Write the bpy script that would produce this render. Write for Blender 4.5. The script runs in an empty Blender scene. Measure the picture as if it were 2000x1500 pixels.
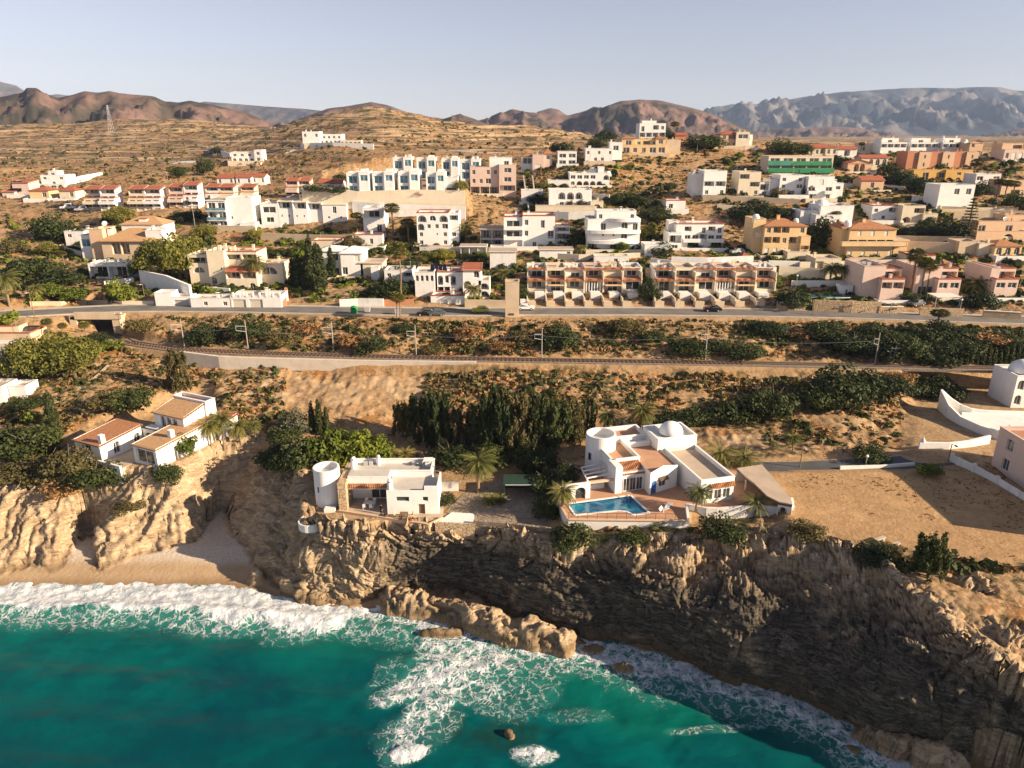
import bpy, math, random
import numpy as np
from math import sin, cos, tan, pi, radians, sqrt, atan2
from mathutils import Vector, Matrix

sc = bpy.context.scene
COL = sc.collection

# ------------------------------------------------------------------ camera, sky, sun, exposure
HC, PIT, FPX = 65.0, radians(19.2), 1400.0
cam = bpy.data.cameras.new('camera')
cam.sensor_width = 36.0
cam.lens = 36.0 * FPX / 2000.0
cam.clip_start = 1.0
cam.clip_end = 40000.0
camo = bpy.data.objects.new('camera', cam)
camo.location = (0, 0, HC)
camo.rotation_euler = (pi / 2 - PIT, 0, 0)
COL.objects.link(camo)
sc.camera = camo

SUN_EL, SUN_AZ = 21.0, 108.0          # azimuth clockwise from +Y
SUN = Vector((sin(radians(SUN_AZ)) * cos(radians(SUN_EL)), cos(radians(SUN_AZ)) * cos(radians(SUN_EL)), sin(radians(SUN_EL))))
world = bpy.data.worlds.new('World')
sc.world = world
world.use_nodes = True
wn, wl = world.node_tree.nodes, world.node_tree.links
bg = wn['Background']
sky = wn.new('ShaderNodeTexSky')
sky.sky_type = 'NISHITA'
sky.sun_disc = False
sky.sun_elevation = radians(SUN_EL)
sky.sun_rotation = radians(SUN_AZ)
sky.air_density = 1.0
sky.dust_density = 0.25
sky.altitude = 600.0
sky.ozone_density = 1.0
hs_ = wn.new('ShaderNodeHueSaturation')          # hazy winter air: a paler, slightly lilac sky
hs_.inputs['Saturation'].default_value = 0.55
tint = wn.new('ShaderNodeMix'); tint.data_type = 'RGBA'; tint.blend_type = 'MULTIPLY'; tint.inputs[0].default_value = 1.0; tint.inputs[7].default_value = (1.06, 0.99, 1.075, 1)
wl.new(sky.outputs[0], hs_.inputs['Color']); wl.new(hs_.outputs[0], tint.inputs[6]); wl.new(tint.outputs[2], bg.inputs[0])
bg.inputs[1].default_value = 0.052

sl = bpy.data.lights.new('sun', 'SUN')
sl.energy = 5.0
sl.angle = radians(0.5)
sl.color = (1.0, 0.80, 0.56)
slo = bpy.data.objects.new('sun', sl)
slo.rotation_euler = (-SUN).to_track_quat('-Z', 'Y').to_euler()
slo.location = (200, -100, 200)
COL.objects.link(slo)

sc.view_settings.view_transform = 'Standard'
sc.view_settings.look = 'None'
sc.view_settings.exposure = 1.2
sc.view_settings.gamma = 1.0
sc.render.engine = 'CYCLES'
sc.cycles.use_denoising = True
sc.cycles.max_bounces = 5
sc.cycles.diffuse_bounces = 2
sc.cycles.glossy_bounces = 2
sc.cycles.transmission_bounces = 2
sc.cycles.transparent_max_bounces = 6
sc.cycles.volume_bounces = 0
sc.cycles.caustics_reflective = False
sc.cycles.caustics_refractive = False

# ------------------------------------------------------------------ survey: photograph pixel -> place
def ray(px, py):
    u = (px - 1000) / FPX; v = (py - 750) / FPX
    return u, cos(PIT) - v * sin(PIT), -sin(PIT) - v * cos(PIT)
def at_z(px, py, z):
    a, b, c = ray(px, py); t = (z - HC) / c
    return Vector((a * t, b * t, z))
def at_y(px, py, Y):
    a, b, c = ray(px, py); t = Y / b
    return Vector((a * t, Y, HC + c * t))

# ------------------------------------------------------------------ noise
def _hash(ix, iy, iz, s):
    n = (ix.astype(np.int64) * 374761393 + iy.astype(np.int64) * 668265263 + iz.astype(np.int64) * 1274126177 + s * 974711) & 0xffffffff
    n = ((n ^ (n >> 13)) * 1103515245) & 0xffffffff
    n = ((n ^ (n >> 16)) * 1274126177) & 0xffffffff
    return ((n ^ (n >> 15)) & 0xffffff) / float(0xffffff)
def noise2(x, y, s=0):
    ix = np.floor(x); iy = np.floor(y); fx = x - ix; fy = y - iy
    fx = fx * fx * (3 - 2 * fx); fy = fy * fy * (3 - 2 * fy)
    z = np.zeros_like(ix)
    a = _hash(ix, iy, z, s); b = _hash(ix + 1, iy, z, s); c = _hash(ix, iy + 1, z, s); d = _hash(ix + 1, iy + 1, z, s)
    return (a * (1 - fx) + b * fx) * (1 - fy) + (c * (1 - fx) + d * fx) * fy
def noise3(x, y, z, s=0):
    iz = np.floor(z); fz = z - iz; fz = fz * fz * (3 - 2 * fz)
    ix = np.floor(x); iy = np.floor(y); fx = x - ix; fy = y - iy
    fx = fx * fx * (3 - 2 * fx); fy = fy * fy * (3 - 2 * fy)
    def pl(k):
        a = _hash(ix, iy, k, s); b = _hash(ix + 1, iy, k, s); c = _hash(ix, iy + 1, k, s); d = _hash(ix + 1, iy + 1, k, s)
        return (a * (1 - fx) + b * fx) * (1 - fy) + (c * (1 - fx) + d * fx) * fy
    return pl(iz) * (1 - fz) + pl(iz + 1) * fz
def fbm2(x, y, o=4, s=0):
    r = 0; a = 0.5; t = 0
    for i in range(o):
        r = r + a * noise2(x, y, s + i); t += a; a *= 0.5; x = x * 2.03 + 7.1; y = y * 2.03 + 3.7
    return r / t
def ridge2(x, y, o=4, s=0):
    r = 0; a = 0.5; t = 0
    for i in range(o):
        r = r + a * (1 - np.abs(2 * noise2(x, y, s + i) - 1)); t += a; a *= 0.5; x = x * 2.03 + 7.1; y = y * 2.03 + 3.7
    return r / t
def cells3(x, y, z, s=0):
    """angular blocks: a random value per cell and the distance to the joint"""
    ix = np.floor(x); iy = np.floor(y); iz = np.floor(z)
    f1 = np.full(x.shape, 9.0); f2 = f1.copy(); v = np.zeros(x.shape)
    for a in (-1, 0, 1):
        for b in (-1, 0, 1):
            for c in (-1, 0, 1):
                jx, jy, jz = ix + a, iy + b, iz + c
                r = _hash(jx, jy, jz, s)
                d = np.hypot(np.hypot(jx + r - x, jy + (r * 7.31) % 1 - y), jz + (r * 57.7) % 1 - z)
                m = d < f1
                f2 = np.where(m, f1, np.minimum(f2, d)); v = np.where(m, (r * 311.7) % 1, v); f1 = np.where(m, d, f1)
    return v, f2 - f1
def sstep(a, b, x):
    t = np.clip((x - a) / (b - a), 0, 1)
    return t * t * (3 - 2 * t)

# ------------------------------------------------------------------ land form
def poly_dist(P, x, y):
    """distance to polyline and interpolated third value at nearest point"""
    best = np.full(x.shape, 1e9); val = np.zeros(x.shape)
    for i in range(len(P) - 1):
        ax, ay, az = P[i]; bx, by, bz = P[i + 1]
        dx, dy = bx - ax, by - ay
        t = np.clip(((x - ax) * dx + (y - ay) * dy) / (dx * dx + dy * dy + 1e-9), 0, 1)
        d = np.hypot(x - ax - t * dx, y - ay - t * dy)
        m = d < best
        best = np.where(m, d, best); val = np.where(m, az + t * (bz - az), val)
    return best, val
def inside(P, x, y):
    r = np.zeros(x.shape, bool); n = len(P)
    for i in range(n):
        ax, ay = P[i][0], P[i][1]; bx, by = P[(i + 1) % n][0], P[(i + 1) % n][1]
        if ay == by: continue
        r ^= ((ay > y) != (by > y)) & (x < (bx - ax) * (y - ay) / (by - ay) + ax)
    return r
def Z(pts): return [tuple(at_z(*p)) for p in pts]

RIM = Z([(-420, 985, 10), (-150, 970, 10), (20, 962, 10), (120, 958, 10), (200, 950, 10.5), (262, 938, 11), (330, 925, 11.8), (380, 902, 12.2),
         (398, 882, 12.6), (425, 864, 12.9), (480, 854, 13.1), (545, 868, 12.8), (588, 925, 12.0), (584, 985, 11.2), (592, 1026, 10.6), (640, 1034, 10.8), (680, 1032, 11.0), (740, 1030, 11), (850, 1030, 11), (930, 1032, 11.2), (1000, 1046, 11.5),
         (1080, 1060, 12.0), (1180, 1058, 12.4), (1250, 1060, 12.6), (1330, 1062, 12.8), (1400, 1060, 13), (1480, 1050, 13.4), (1560, 1045, 14.0),
         (1640, 1062, 15.2), (1705, 1092, 15), (1760, 1140, 14.8), (1830, 1205, 14.4), (1900, 1255, 14.2), (1960, 1300, 13.0), (2030, 1345, 12.0), (2160, 1420, 11), (2500, 1600, 10)])
FOOT = Z([(-420, 1112, 2), (-150, 1108, 2), (0, 1102, 2), (95, 1098, 2), (130, 1080, 2.2), (165, 1030, 3.0), (200, 1040, 3), (190, 1098, 2), (280, 1072, 2.2), (350, 1062, 2.2), (384, 1046, 2.6), (404, 985, 4.6), (424, 938, 7.2), (446, 958, 5.6),
          (474, 1030, 3.2), (505, 1090, 2.2), (545, 1128, 1.7), (600, 1165, 1.2), (680, 1175, 1.0), (742, 1158, 1.2), (800, 1150, 1.5), (900, 1156, 1.5), (1010, 1196, 1.0), (1100, 1226, 0.5), (1200, 1250, 0.2),
          (1300, 1284, 0.2), (1400, 1316, 0.2), (1500, 1346, 0.2), (1600, 1384, 0.2), (1690, 1432, 0.2), (1770, 1468, 0.2), (1830, 1500, 0.2), (1880, 1508, 0.2), (1935, 1512, 0.2),
          (2000, 1540, 0.2), (2160, 1650, 0.2), (2500, 1850, 0.2)])
SHORE = Z([(-420, 1160, 0), (-150, 1158, 0), (0, 1152, 0), (150, 1150, 0), (300, 1152, 0), (430, 1150, 0), (520, 1166, 0), (600, 1192, 0), (700, 1200, 0), (760, 1192, 0)])
SHORE = SHORE + Z([(850, 1208, 0), (950, 1238, 0), (1040, 1258, 0), (1100, 1258, 0)]) + [p for p in FOOT if p[0] > at_z(1150, 1240, 0.2).x]

# spot heights of the land above the cliffs (photo pixel, height above the sea)
SPOT = [(-150, 940, 11), (0, 930, 11), (150, 925, 11.5), (300, 905, 12.8), (380, 880, 13.2), (500, 850, 13.2), (560, 850, 13.0),
    (100, 860, 13), (250, 850, 14), (400, 830, 14.6), (-100, 840, 13.2), (50, 780, 15.5), (200, 770, 16.2), (350, 770, 16.5), (-150, 730, 17),
    (600, 960, 11.8), (640, 1000, 11.8), (850, 1000, 11.8), (960, 1000, 11.9), (1060, 1000, 12.2), (700, 900, 12.4), (900, 900, 12.4), (1050, 900, 12.8),
    (1120, 980, 13), (1300, 1000, 13.2), (1500, 1000, 13.8), (1250, 880, 13.6), (1450, 900, 14.0), (1600, 1000, 15), (1750, 1000, 15), (1900, 1040, 15), (1990, 1080, 15),
    (1600, 930, 14.6), (1850, 930, 14.8), (2100, 960, 14.8), (1850, 1130, 15), (1950, 1210, 14.6), (2100, 1300, 13), (2300, 1300, 13),
    (600, 830, 13.6), (800, 820, 13.8), (1000, 820, 14), (1200, 820, 14.3), (1400, 830, 14.6), (1550, 850, 15), (1750, 870, 15.0), (1950, 880, 15.5), (2150, 880, 15.5),
    (1640, 800, 16.6), (1760, 780, 16.6), (1900, 760, 17.2), (2080, 760, 17.5),
    (420, 760, 16.6), (560, 775, 16.2), (700, 780, 16.0), (850, 780, 16.2), (1000, 770, 16.6), (1150, 765, 16.8), (1300, 765, 16.8), (1450, 760, 16.8),
    (300, 722, 17.6), (450, 726, 17.3), (650, 730, 17.2), (850, 734, 17.5), (1000, 730, 18.6), (1200, 730, 18.7), (1400, 733, 18.8), (1600, 735, 18.8), (1800, 735, 19),
    (150, 700, 19), (40, 690, 19.5), (-120, 660, 21), (250, 680, 20),
    (320, 660, 21.4), (500, 668, 21.3), (700, 674, 21.2), (900, 678, 21.2), (1100, 680, 21.2), (1300, 682, 21.2), (1500, 686, 21.2), (1700, 692, 21.2), (1900, 694, 21.4), (2100, 700, 21.4),
    (150, 640, 21.5), (320, 635, 23.2), (500, 640, 23.2), (700, 645, 23.2), (900, 650, 23), (1100, 650, 23), (1300, 650, 23), (1500, 652, 23), (1700, 660, 23), (1900, 665, 23), (2100, 668, 23),
    (-120, 600, 25), (100, 610, 25), (-100, 560, 27), (60, 565, 26.6), (200, 575, 25.8), (350, 590, 25.2), (600, 590, 25.0), (900, 595, 25.0), (1150, 596, 25.0), (1400, 598, 25.0), (1600, 603, 25), (1850, 608, 25), (2100, 612, 25),
    (0, 500, 31), (120, 520, 29), (250, 510, 30), (400, 545, 27.8), (520, 545, 27.6), (650, 550, 27.4), (850, 550, 27.6), (1100, 560, 27), (1400, 560, 27), (1650, 565, 26.8), (1900, 575, 26.4), (2100, 580, 26.4),
    (-100, 430, 37), (80, 440, 35.5), (230, 470, 32.5), (430, 470, 33), (600, 480, 32), (760, 500, 30.6), (900, 500, 30.8), (1050, 495, 32.0), (1200, 495, 32.4), (1380, 500, 32), (1520, 508, 31.4), (1700, 512, 31.2), (1900, 515, 31.4), (2100, 520, 31.5),
    (-120, 390, 41), (60, 395, 40.5), (200, 410, 39.4), (330, 410, 39.6), (450, 448, 35.2), (600, 456, 34.5), (720, 460, 34.5), (860, 470, 33.6), (1000, 440, 36.6), (1130, 440, 37), (1300, 450, 36), (1450, 440, 37), (1620, 445, 36.8), (1800, 450, 36.6), (2000, 460, 36.5), (2150, 460, 36.5),
    (100, 365, 43.6), (280, 370, 43.4), (450, 380, 42.4), (620, 384, 42.6), (760, 379, 44.6), (900, 380, 44.6), (1010, 390, 42.5), (1110, 406, 41), (1250, 400, 42), (1400, 386, 44.4), (1550, 390, 44), (1700, 385, 44.2), (1850, 400, 42.4), (2050, 400, 42.4),
    (-150, 340, 47.5), (80, 335, 48), (250, 340, 47.6), (430, 335, 48), (600, 340, 47.6), (760, 340, 48.6), (900, 340, 49), (1000, 340, 48.8), (1130, 362, 46.4), (1260, 350, 48), (1400, 350, 48), (1550, 342, 49.6), (1700, 335, 50), (1850, 340, 49.4), (2050, 340, 49.6),
    (-150, 305, 52), (80, 300, 52.8), (250, 300, 53), (430, 305, 53), (640, 310, 53.6), (760, 315, 53.2), (920, 312, 53.8), (1060, 325, 52.4), (1180, 318, 54), (1280, 316, 54), (1400, 300, 57), (1520, 310, 55), (1650, 305, 55.5), (1800, 305, 55.6), (1960, 310, 55), (2150, 310, 55)]
SPY = [(-200, 280, 620), (0, 282, 620), (200, 280, 620), (400, 285, 560), (500, 290, 500), (640, 281, 430), (760, 295, 400), (900, 290, 440), (1000, 285, 460), (1080, 300, 420),
    (-200, 262, 800), (0, 262, 800), (200, 262, 800), (380, 262, 760), (470, 270, 690), (560, 262, 580), (650, 255, 540), (740, 252, 520), (830, 258, 530), (950, 268, 560), (1050, 278, 520), (1150, 290, 460),
    (-200, 250, 860), (0, 247, 860), (100, 244, 860), (230, 234, 860), (330, 236, 850), (420, 243, 830), (480, 258, 800), (580, 236, 630), (640, 224, 640), (700, 211, 650), (760, 212, 650), (800, 224, 660), (860, 244, 680), (950, 255, 680), (1030, 246, 640), (1100, 256, 640), (1150, 270, 620),
    (1270, 268, 350), (1340, 275, 350), (1220, 280, 350), (1430, 285, 345), (1550, 285, 360), (1650, 290, 380), (1760, 300, 350), (1850, 300, 350), (1970, 302, 360), (2150, 303, 360),
    (1200, 285, 500), (1350, 285, 500), (1500, 285, 520), (1700, 288, 520), (1900, 290, 520), (2200, 290, 520),
    (-200, 262, 1150), (0, 262, 1150), (200, 262, 1150), (400, 265, 1150), (600, 265, 1100), (800, 268, 1100), (1000, 270, 1050), (1200, 276, 1000), (1500, 277, 1000), (1800, 277, 1000), (2200, 277, 1000)]
_cp = [at_z(*p) for p in SPOT] + [at_y(*p) for p in SPY]
_cu = np.array([p.x / p.y for p in _cp]); _cw = np.array([math.log(p.y) for p in _cp]); _cz = np.array([p.z for p in _cp])
def _k(r2): return 0.5 * r2 * np.log(r2 + 1e-12)
_n = len(_cp)
_A = np.zeros((_n + 3, _n + 3))
_A[:_n, :_n] = _k((_cu[:, None] - _cu[None]) ** 2 + (_cw[:, None] - _cw[None]) ** 2) + np.eye(_n) * 4e-4
_A[:_n, _n] = 1; _A[:_n, _n + 1] = _cu; _A[:_n, _n + 2] = _cw; _A[_n:, :_n] = _A[:_n, _n:].T
_c = np.linalg.solve(_A, np.concatenate([_cz, np.zeros(3)]))
GU = np.linspace(-1.25, 1.25, 240); GW = np.linspace(math.log(40), math.log(1250), 300)
_gz = np.zeros((len(GW), len(GU)))
for _i, _w in enumerate(GW):
    _gz[_i] = _c[_n] + _c[_n + 1] * GU + _c[_n + 2] * _w + _k((GU[:, None] - _cu[None]) ** 2 + (_w - _cw[None]) ** 2) @ _c[:_n]
def base_land(x, y):
    u = np.clip(x / y, -1.249, 1.249); w = np.log(np.clip(y, 41, 1240))
    fi = (u - GU[0]) / (GU[1] - GU[0]); fj = (w - GW[0]) / (GW[1] - GW[0])
    i = np.floor(fi).astype(int); j = np.floor(fj).astype(int); a = fi - i; b = fj - j
    return (_gz[j, i] * (1 - a) + _gz[j, i + 1] * a) * (1 - b) + (_gz[j + 1, i] * (1 - a) + _gz[j + 1, i + 1] * a) * b

# levelled ground: roads, railway, terraces  (line, half width, feather)
ROAD = Z([(-300, 622, 24.6), (-60, 618, 24.6), (60, 612, 24.6), (150, 607, 24.6), (240, 603, 24.6), (330, 602, 24.6), (450, 603, 24.6), (600, 606, 24.5), (750, 609, 24.5), (900, 610, 24.5), (1050, 609, 24.5), (1250, 609, 24.5), (1450, 611, 24.5), (1650, 615, 24.4), (1850, 622, 24.3), (2050, 628, 24.2), (2400, 640, 24.2)])
RAIL = Z([(182, 618, 20.2), (196, 632, 20.2), (212, 648, 20.2), (260, 671, 20.2), (350, 684, 20.2), (500, 691, 20.2), (700, 697, 20.2), (940, 703, 20.2), (1200, 707, 20.2), (1450, 711, 20.2), (1700, 716, 20.2), (1900, 720, 20.2), (2300, 730, 20.2)])
LANE = Z([(1480, 915, 14.3), (1560, 915, 14.4), (1650, 911, 14.5), (1750, 905, 14.6), (1830, 898, 14.8), (1900, 882, 15.2), (1990, 868, 15.6), (2200, 850, 16)])
PATH = Z([(112, 790, 15.3), (150, 765, 16.2), (185, 742, 17.0), (213, 716, 18.4)])
LINES = [(ROAD, 4.2, 3.0), (RAIL, 2.0, 1.2), (LANE, 3.0, 2.0)]
FLATS = [([(622, 1010), (630, 940), (850, 925), (1075, 925), (1075, 1035), (850, 1022)], 11.6, 2.0),
         ([(1112, 1004), (1095, 925), (1400, 870), (1540, 925), (1540, 998), (1345, 1000), (1330, 1010)], 14.2, 0.8),
         ([(1500, 925), (1800, 925), (1900, 930), (2150, 1010), (2150, 1110), (1800, 1060), (1560, 1035)], 15.0, 3.0),
         ([(150, 930), (165, 850), (380, 790), (410, 860), (320, 925)], 13.4, 5.0),
         ([(1800, 880), (1790, 760), (2200, 750), (2200, 870)], 15.6, 4.0),
         ([(590, 377), (910, 377), (910, 340), (640, 345)], 46.4, 2.0)]
FLATS = [([tuple(at_z(px, py, z))[:2] for px, py in P], z, f) for P, z, f in FLATS]
# low rocks standing out of the slope: (px, py, z, radius x, radius y, height)
KNOBS = [(655, 1120, 1.2, 7.5, 3.6, 5.2), (600, 1092, 2.0, 4.5, 2.5, 3.2), (712, 1130, 1.0, 3.4, 3.0, 5.2), (228, 1050, 2.2, 2.2, 5.5, 3.4), (60, 1060, 2.2, 6, 3.5, 2.2), (500, 1130, 1, 1.6, 1.0, 1.5),
    (1895, 1150, 13.7, 2.6, 2.0, 3.0), (1970, 1250, 13, 3.5, 2.0, 2.0)]
LEDGE = Z([(760, 1162, 2), (830, 1174, 2), (920, 1190, 2), (1000, 1217, 2), (1060, 1236, 1.5), (1100, 1248, 1)])
ISLES = [(1213, 1314, 1.5, 0.9, 1.6), (1110, 1258, 2.6, 0.9, 1.2), (1160, 1275, 1.6, .8, .9), (1700, 1440, 2.6, 1.2, 2.4), (1735, 1456, 2.0, 1.2, 2.8), (1812, 1492, 2.0, 1.6, 3.6), (1850, 1506, 1.6, 1.4, 2.6), (1665, 1476, 1.0, .6, .8), (985, 1432, .45, .3, .35), (860, 1240, 3.0, .7, .9)]

POOLCUT = [(7.8, 92.6), (17.75, 95.5), (19.7, 90.0), (17.1, 89.3), (16.2, 90.2), (8.9, 89.2)]
RIMPOLY = [(p[0], p[1]) for p in RIM] + [(900, 60), (900, 5000), (-900, 5000), (-900, 90)]
SEAPOLY = [(p[0], p[1]) for p in SHORE] + [(900, 40), (900, -50), (-900, -50), (-900, 90)]
FOOTPOLY = [(p[0], p[1]) for p in FOOT] + [(900, 40), (900, 5000), (-900, 5000), (-900, 90)]

def land(x, y, rough=True):
    """height, and the cliff / sand / sea shares of every point"""
    x = np.asarray(x, float); y = np.asarray(y, float)
    L = base_land(x, y)
    flat = np.zeros_like(L)
    for P, hw, f in LINES:
        d, v = poly_dist(P, x, y)
        k = 1 - sstep(hw, hw + f, d); L = L * (1 - k) + v * k; flat = np.maximum(flat, k)
    for P, z, f in FLATS:
        ins = inside(P, x, y); d, _ = poly_dist([(a, b, 0) for a, b in P] + [(P[0][0], P[0][1], 0)], x, y)
        k = np.where(ins, 1, 1 - sstep(0, f, d)); L = L * (1 - k) + z * k; flat = np.maximum(flat, k)
    ins = inside(POOLCUT, x, y); L = np.where(ins, 12.0, L)
    near = y < 160
    cliff = np.zeros_like(L); sand = np.zeros_like(L); sea = np.zeros_like(L)
    if near.any():
        xx, yy, LL = x[near], y[near], L[near]
        wob = (fbm2(xx * 0.16, yy * 0.16, 4, 11) - 0.5) * 5.0
        wob2 = (fbm2(xx * 0.16 + 40, yy * 0.16, 4, 15) - 0.5) * 5.0
        xs, ys = xx + wob * 0.6, yy + wob2 * 0.6
        dr, _ = poly_dist(RIM, xs, ys); inr = inside(RIMPOLY, xs, ys)
        df, vf = poly_dist(FOOT, xs, ys); inf = inside(FOOTPOLY, xs, ys)
        ds, _ = poly_dist(SHORE, xx, yy); ins = inside(SEAPOLY, xx, yy)
        s = np.clip(df / (df + dr + 1e-6), 0, 1)
        kx = sstep(-40, -28, xx)
        g = s ** (0.9 * (1 - kx) + 3.2 * kx)
        beachw = 2.2
        out = np.where(ins, -np.minimum(ds * 0.12, 4.0), np.minimum(ds * 0.26, beachw))
        z = np.where(inr, LL, np.where(inf, vf + (LL - vf) * g, np.minimum(out, np.where(ins, out, vf))))
        cl = np.where(inr, 1 - sstep(0.3, 3.5, dr), np.where(inf, 1.0, 1 - sstep(0.2, 1.5, df)))
        for px, py, zz, rx, ry, h in KNOBS:
            c = at_z(px, py, zz); q = ((xs - c.x) / rx) ** 2 + ((ys - c.y) / ry) ** 2
            b = np.clip(1 - q, 0, 1) ** 0.6; z = np.maximum(z, zz + h * b - (b == 0) * 30); cl = np.maximum(cl, sstep(0, .3, b))
        dl, _ = poly_dist(LEDGE, xs, ys)
        b = np.clip(1 - (dl / 2.3) ** 2, 0, 1) ** 0.55; z = np.maximum(z, 0.2 + 2.3 * b - (b == 0) * 9); cl = np.maximum(cl, sstep(0, .3, b))
        for px, py, rx, ry, h in ISLES:
            c = at_z(px, py, 0); q = ((xs - c.x) / rx) ** 2 + ((ys - c.y) / ry) ** 2
            b = np.clip(1.25 - q, 0, 1) ** 0.7; z = np.maximum(z, h * b - (b == 0) * 9); cl = np.maximum(cl, sstep(0, .3, b))
        L[near] = z; cliff[near] = cl; flat[near] = flat[near] * inr
        sand[near] = np.where(inf | inr, 0, 1) * (1 - cl)
        sea[near] = np.where(ins & (z < 0), 1, 0)
    return L, cliff, sand, sea, flat

def ground_z(x, y):
    return float(land(np.array([x]), np.array([y]))[0][0])
def G(px, py, y0=50, y1=1200):
    """where the sight line through a photo pixel meets the land"""
    a, b, c = ray(px, py)
    Ys = np.concatenate([np.arange(y0, 260, 0.5), np.arange(260, y1, 2.0)]); Ys = Ys[Ys >= y0]
    t = Ys / b; X = a * t; zz = HC + c * t
    zl = land(X, Ys)[0]
    k = np.nonzero(zz <= zl)[0]
    if len(k) == 0: i = len(Ys) - 1
    else: i = k[0]
    return Vector((X[i], Ys[i], zl[i]))

# ------------------------------------------------------------------ material helpers
MATS = {}
class NT:
    def __init__(s, name):
        s.m = bpy.data.materials.new(name); s.m.use_nodes = True
        s.n = s.m.node_tree.nodes; s.l = s.m.node_tree.links; s.b = s.n['Principled BSDF']
        s.b.inputs['Specular IOR Level'].default_value = 0.25
        s.geo = s.n.new('ShaderNodeNewGeometry')
    def new(s, t, **k):
        x = s.n.new(t)
        for a, v in k.items(): setattr(x, a, v)
        return x
    def link(s, a, b): s.l.new(a, b)
    def pos(s, scale=(1, 1, 1), rot=(0, 0, 0)):
        mp = s.new('ShaderNodeMapping'); mp.inputs['Scale'].default_value = scale; mp.inputs['Rotation'].default_value = rot
        s.link(s.geo.outputs['Position'], mp.inputs[0]); return mp.outputs[0]
    def noise(s, scale, detail=4, rough=0.55, vec=None, dist=0.0):
        x = s.new('ShaderNodeTexNoise'); x.inputs['Scale'].default_value = scale; x.inputs['Detail'].default_value = detail
        x.inputs['Roughness'].default_value = rough; x.inputs['Distortion'].default_value = dist
        s.link(vec if vec is not None else s.geo.outputs['Position'], x.inputs['Vector']); return x.outputs['Fac']
    def rng(s, v, a, b, c=0.0, d=1.0):
        x = s.new('ShaderNodeMapRange', interpolation_type='SMOOTHSTEP')
        for i, q in enumerate((a, b, c, d)): x.inputs[i + 1].default_value = q
        s.link(v, x.inputs[0]); return x.outputs[0]
    def mix(s, f, a, b, mode='MIX'):
        x = s.new('ShaderNodeMix', data_type='RGBA', blend_type=mode)
        for sock, q in ((x.inputs[0], f), (x.inputs[6], a), (x.inputs[7], b)):
            if hasattr(q, 'default_value') or hasattr(q, 'is_linked'): s.link(q, sock)
            else: sock.default_value = q if isinstance(q, (int, float)) else (*q[:3], 1)
        return x.outputs[2]
    def math(s, op, a, b=0.0):
        x = s.new('ShaderNodeMath', operation=op)
        for i, q in enumerate((a, b)):
            if isinstance(q, (int, float)): x.inputs[i].default_value = q
            else: s.link(q, x.inputs[i])
        return x.outputs[0]
    def attr(s, name):
        x = s.new('ShaderNodeAttribute', attribute_name=name); return x.outputs['Fac']
    def bump(s, h, strength=0.4, dist=0.1):
        x = s.new('ShaderNodeBump'); x.inputs['Strength'].default_value = strength; x.inputs['Distance'].default_value = dist
        s.link(h, x.inputs['Height']); s.link(x.outputs[0], s.b.inputs['Normal'])
    def done(s, col, rough=0.9, metal=0.0):
        if isinstance(col, tuple): s.b.inputs['Base Color'].default_value = (*col[:3], 1)
        else: s.link(col, s.b.inputs['Base Color'])
        if isinstance(rough, (int, float)): s.b.inputs['Roughness'].default_value = rough
        else: s.link(rough, s.b.inputs['Roughness'])
        s.b.inputs['Metallic'].default_value = metal
        return s.m
def paint(name, c, var=0.12, scale=0.7, rough=0.85, stain=0.0, bump=0.0, metal=0.0):
    """a painted, plastered or plain surface with uneven tone and rain streaks"""
    t = NT(name); n = t.noise(scale, 5, 0.6)
    dk = tuple(x * (1 - var) for x in c)
    col = t.mix(t.rng(n, 0.35, 0.7), c, dk)
    if stain:
        st = t.noise(1.0, 3, 0.6, t.pos((1.6, 1.6, 0.22)))
        col = t.mix(t.math('MULTIPLY', t.rng(st, 0.52, 0.75), stain), col, (0.30, 0.25, 0.19))
    if bump: t.bump(t.noise(scale * 12, 3), bump, 0.03)
    MATS[name] = t.done(col, rough, metal); return MATS[name]
def M(n): return MATS[n]

# ------------------------------------------------------------------ object helpers
def tag(o, label=None, cat=None, group=None, kind=None):
    if label: o['label'] = label
    if cat: o['category'] = cat
    if group: o['group'] = group
    if kind: o['kind'] = kind
    return o
def link(o, parent=None):
    COL.objects.link(o)
    if parent is not None: o.parent = parent
    return o
def empty(name, loc, label, cat, group=None, rz=0.0):
    o = bpy.data.objects.new(name, None); o.location = loc; o.rotation_euler = (0, 0, rz); o.empty_display_size = 0.5
    link(o); return tag(o, label, cat, group, 'thing')
def big_mesh(name, verts, quads, mat, smooth=True, attrs=None):
    me = bpy.data.meshes.new(name)
    k = quads.shape[1]
    me.vertices.add(len(verts)); me.vertices.foreach_set('co', np.ascontiguousarray(verts, np.float32).ravel())
    me.loops.add(quads.size); me.loops.foreach_set('vertex_index', np.ascontiguousarray(quads, np.int32).ravel())
    me.polygons.add(len(quads)); me.polygons.foreach_set('loop_start', np.arange(0, quads.size, k, dtype=np.int32))
    me.polygons.foreach_set('loop_total', np.full(len(quads), k, np.int32))
    if smooth: me.polygons.foreach_set('use_smooth', np.ones(len(quads), bool))
    me.update(calc_edges=True)
    for an, av in (attrs or {}).items():
        a = me.attributes.new(an, 'FLOAT', 'POINT'); a.data.foreach_set('value', np.ascontiguousarray(av, np.float32))
    if mat is not None: me.materials.append(mat)
    return me
def grid_faces(nr, nc):
    i = np.arange(nr * nc).reshape(nr, nc)
    return np.stack([i[:-1, :-1].ravel(), i[:-1, 1:].ravel(), i[1:, 1:].ravel(), i[1:, :-1].ravel()], 1)
HAZE = True
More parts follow.
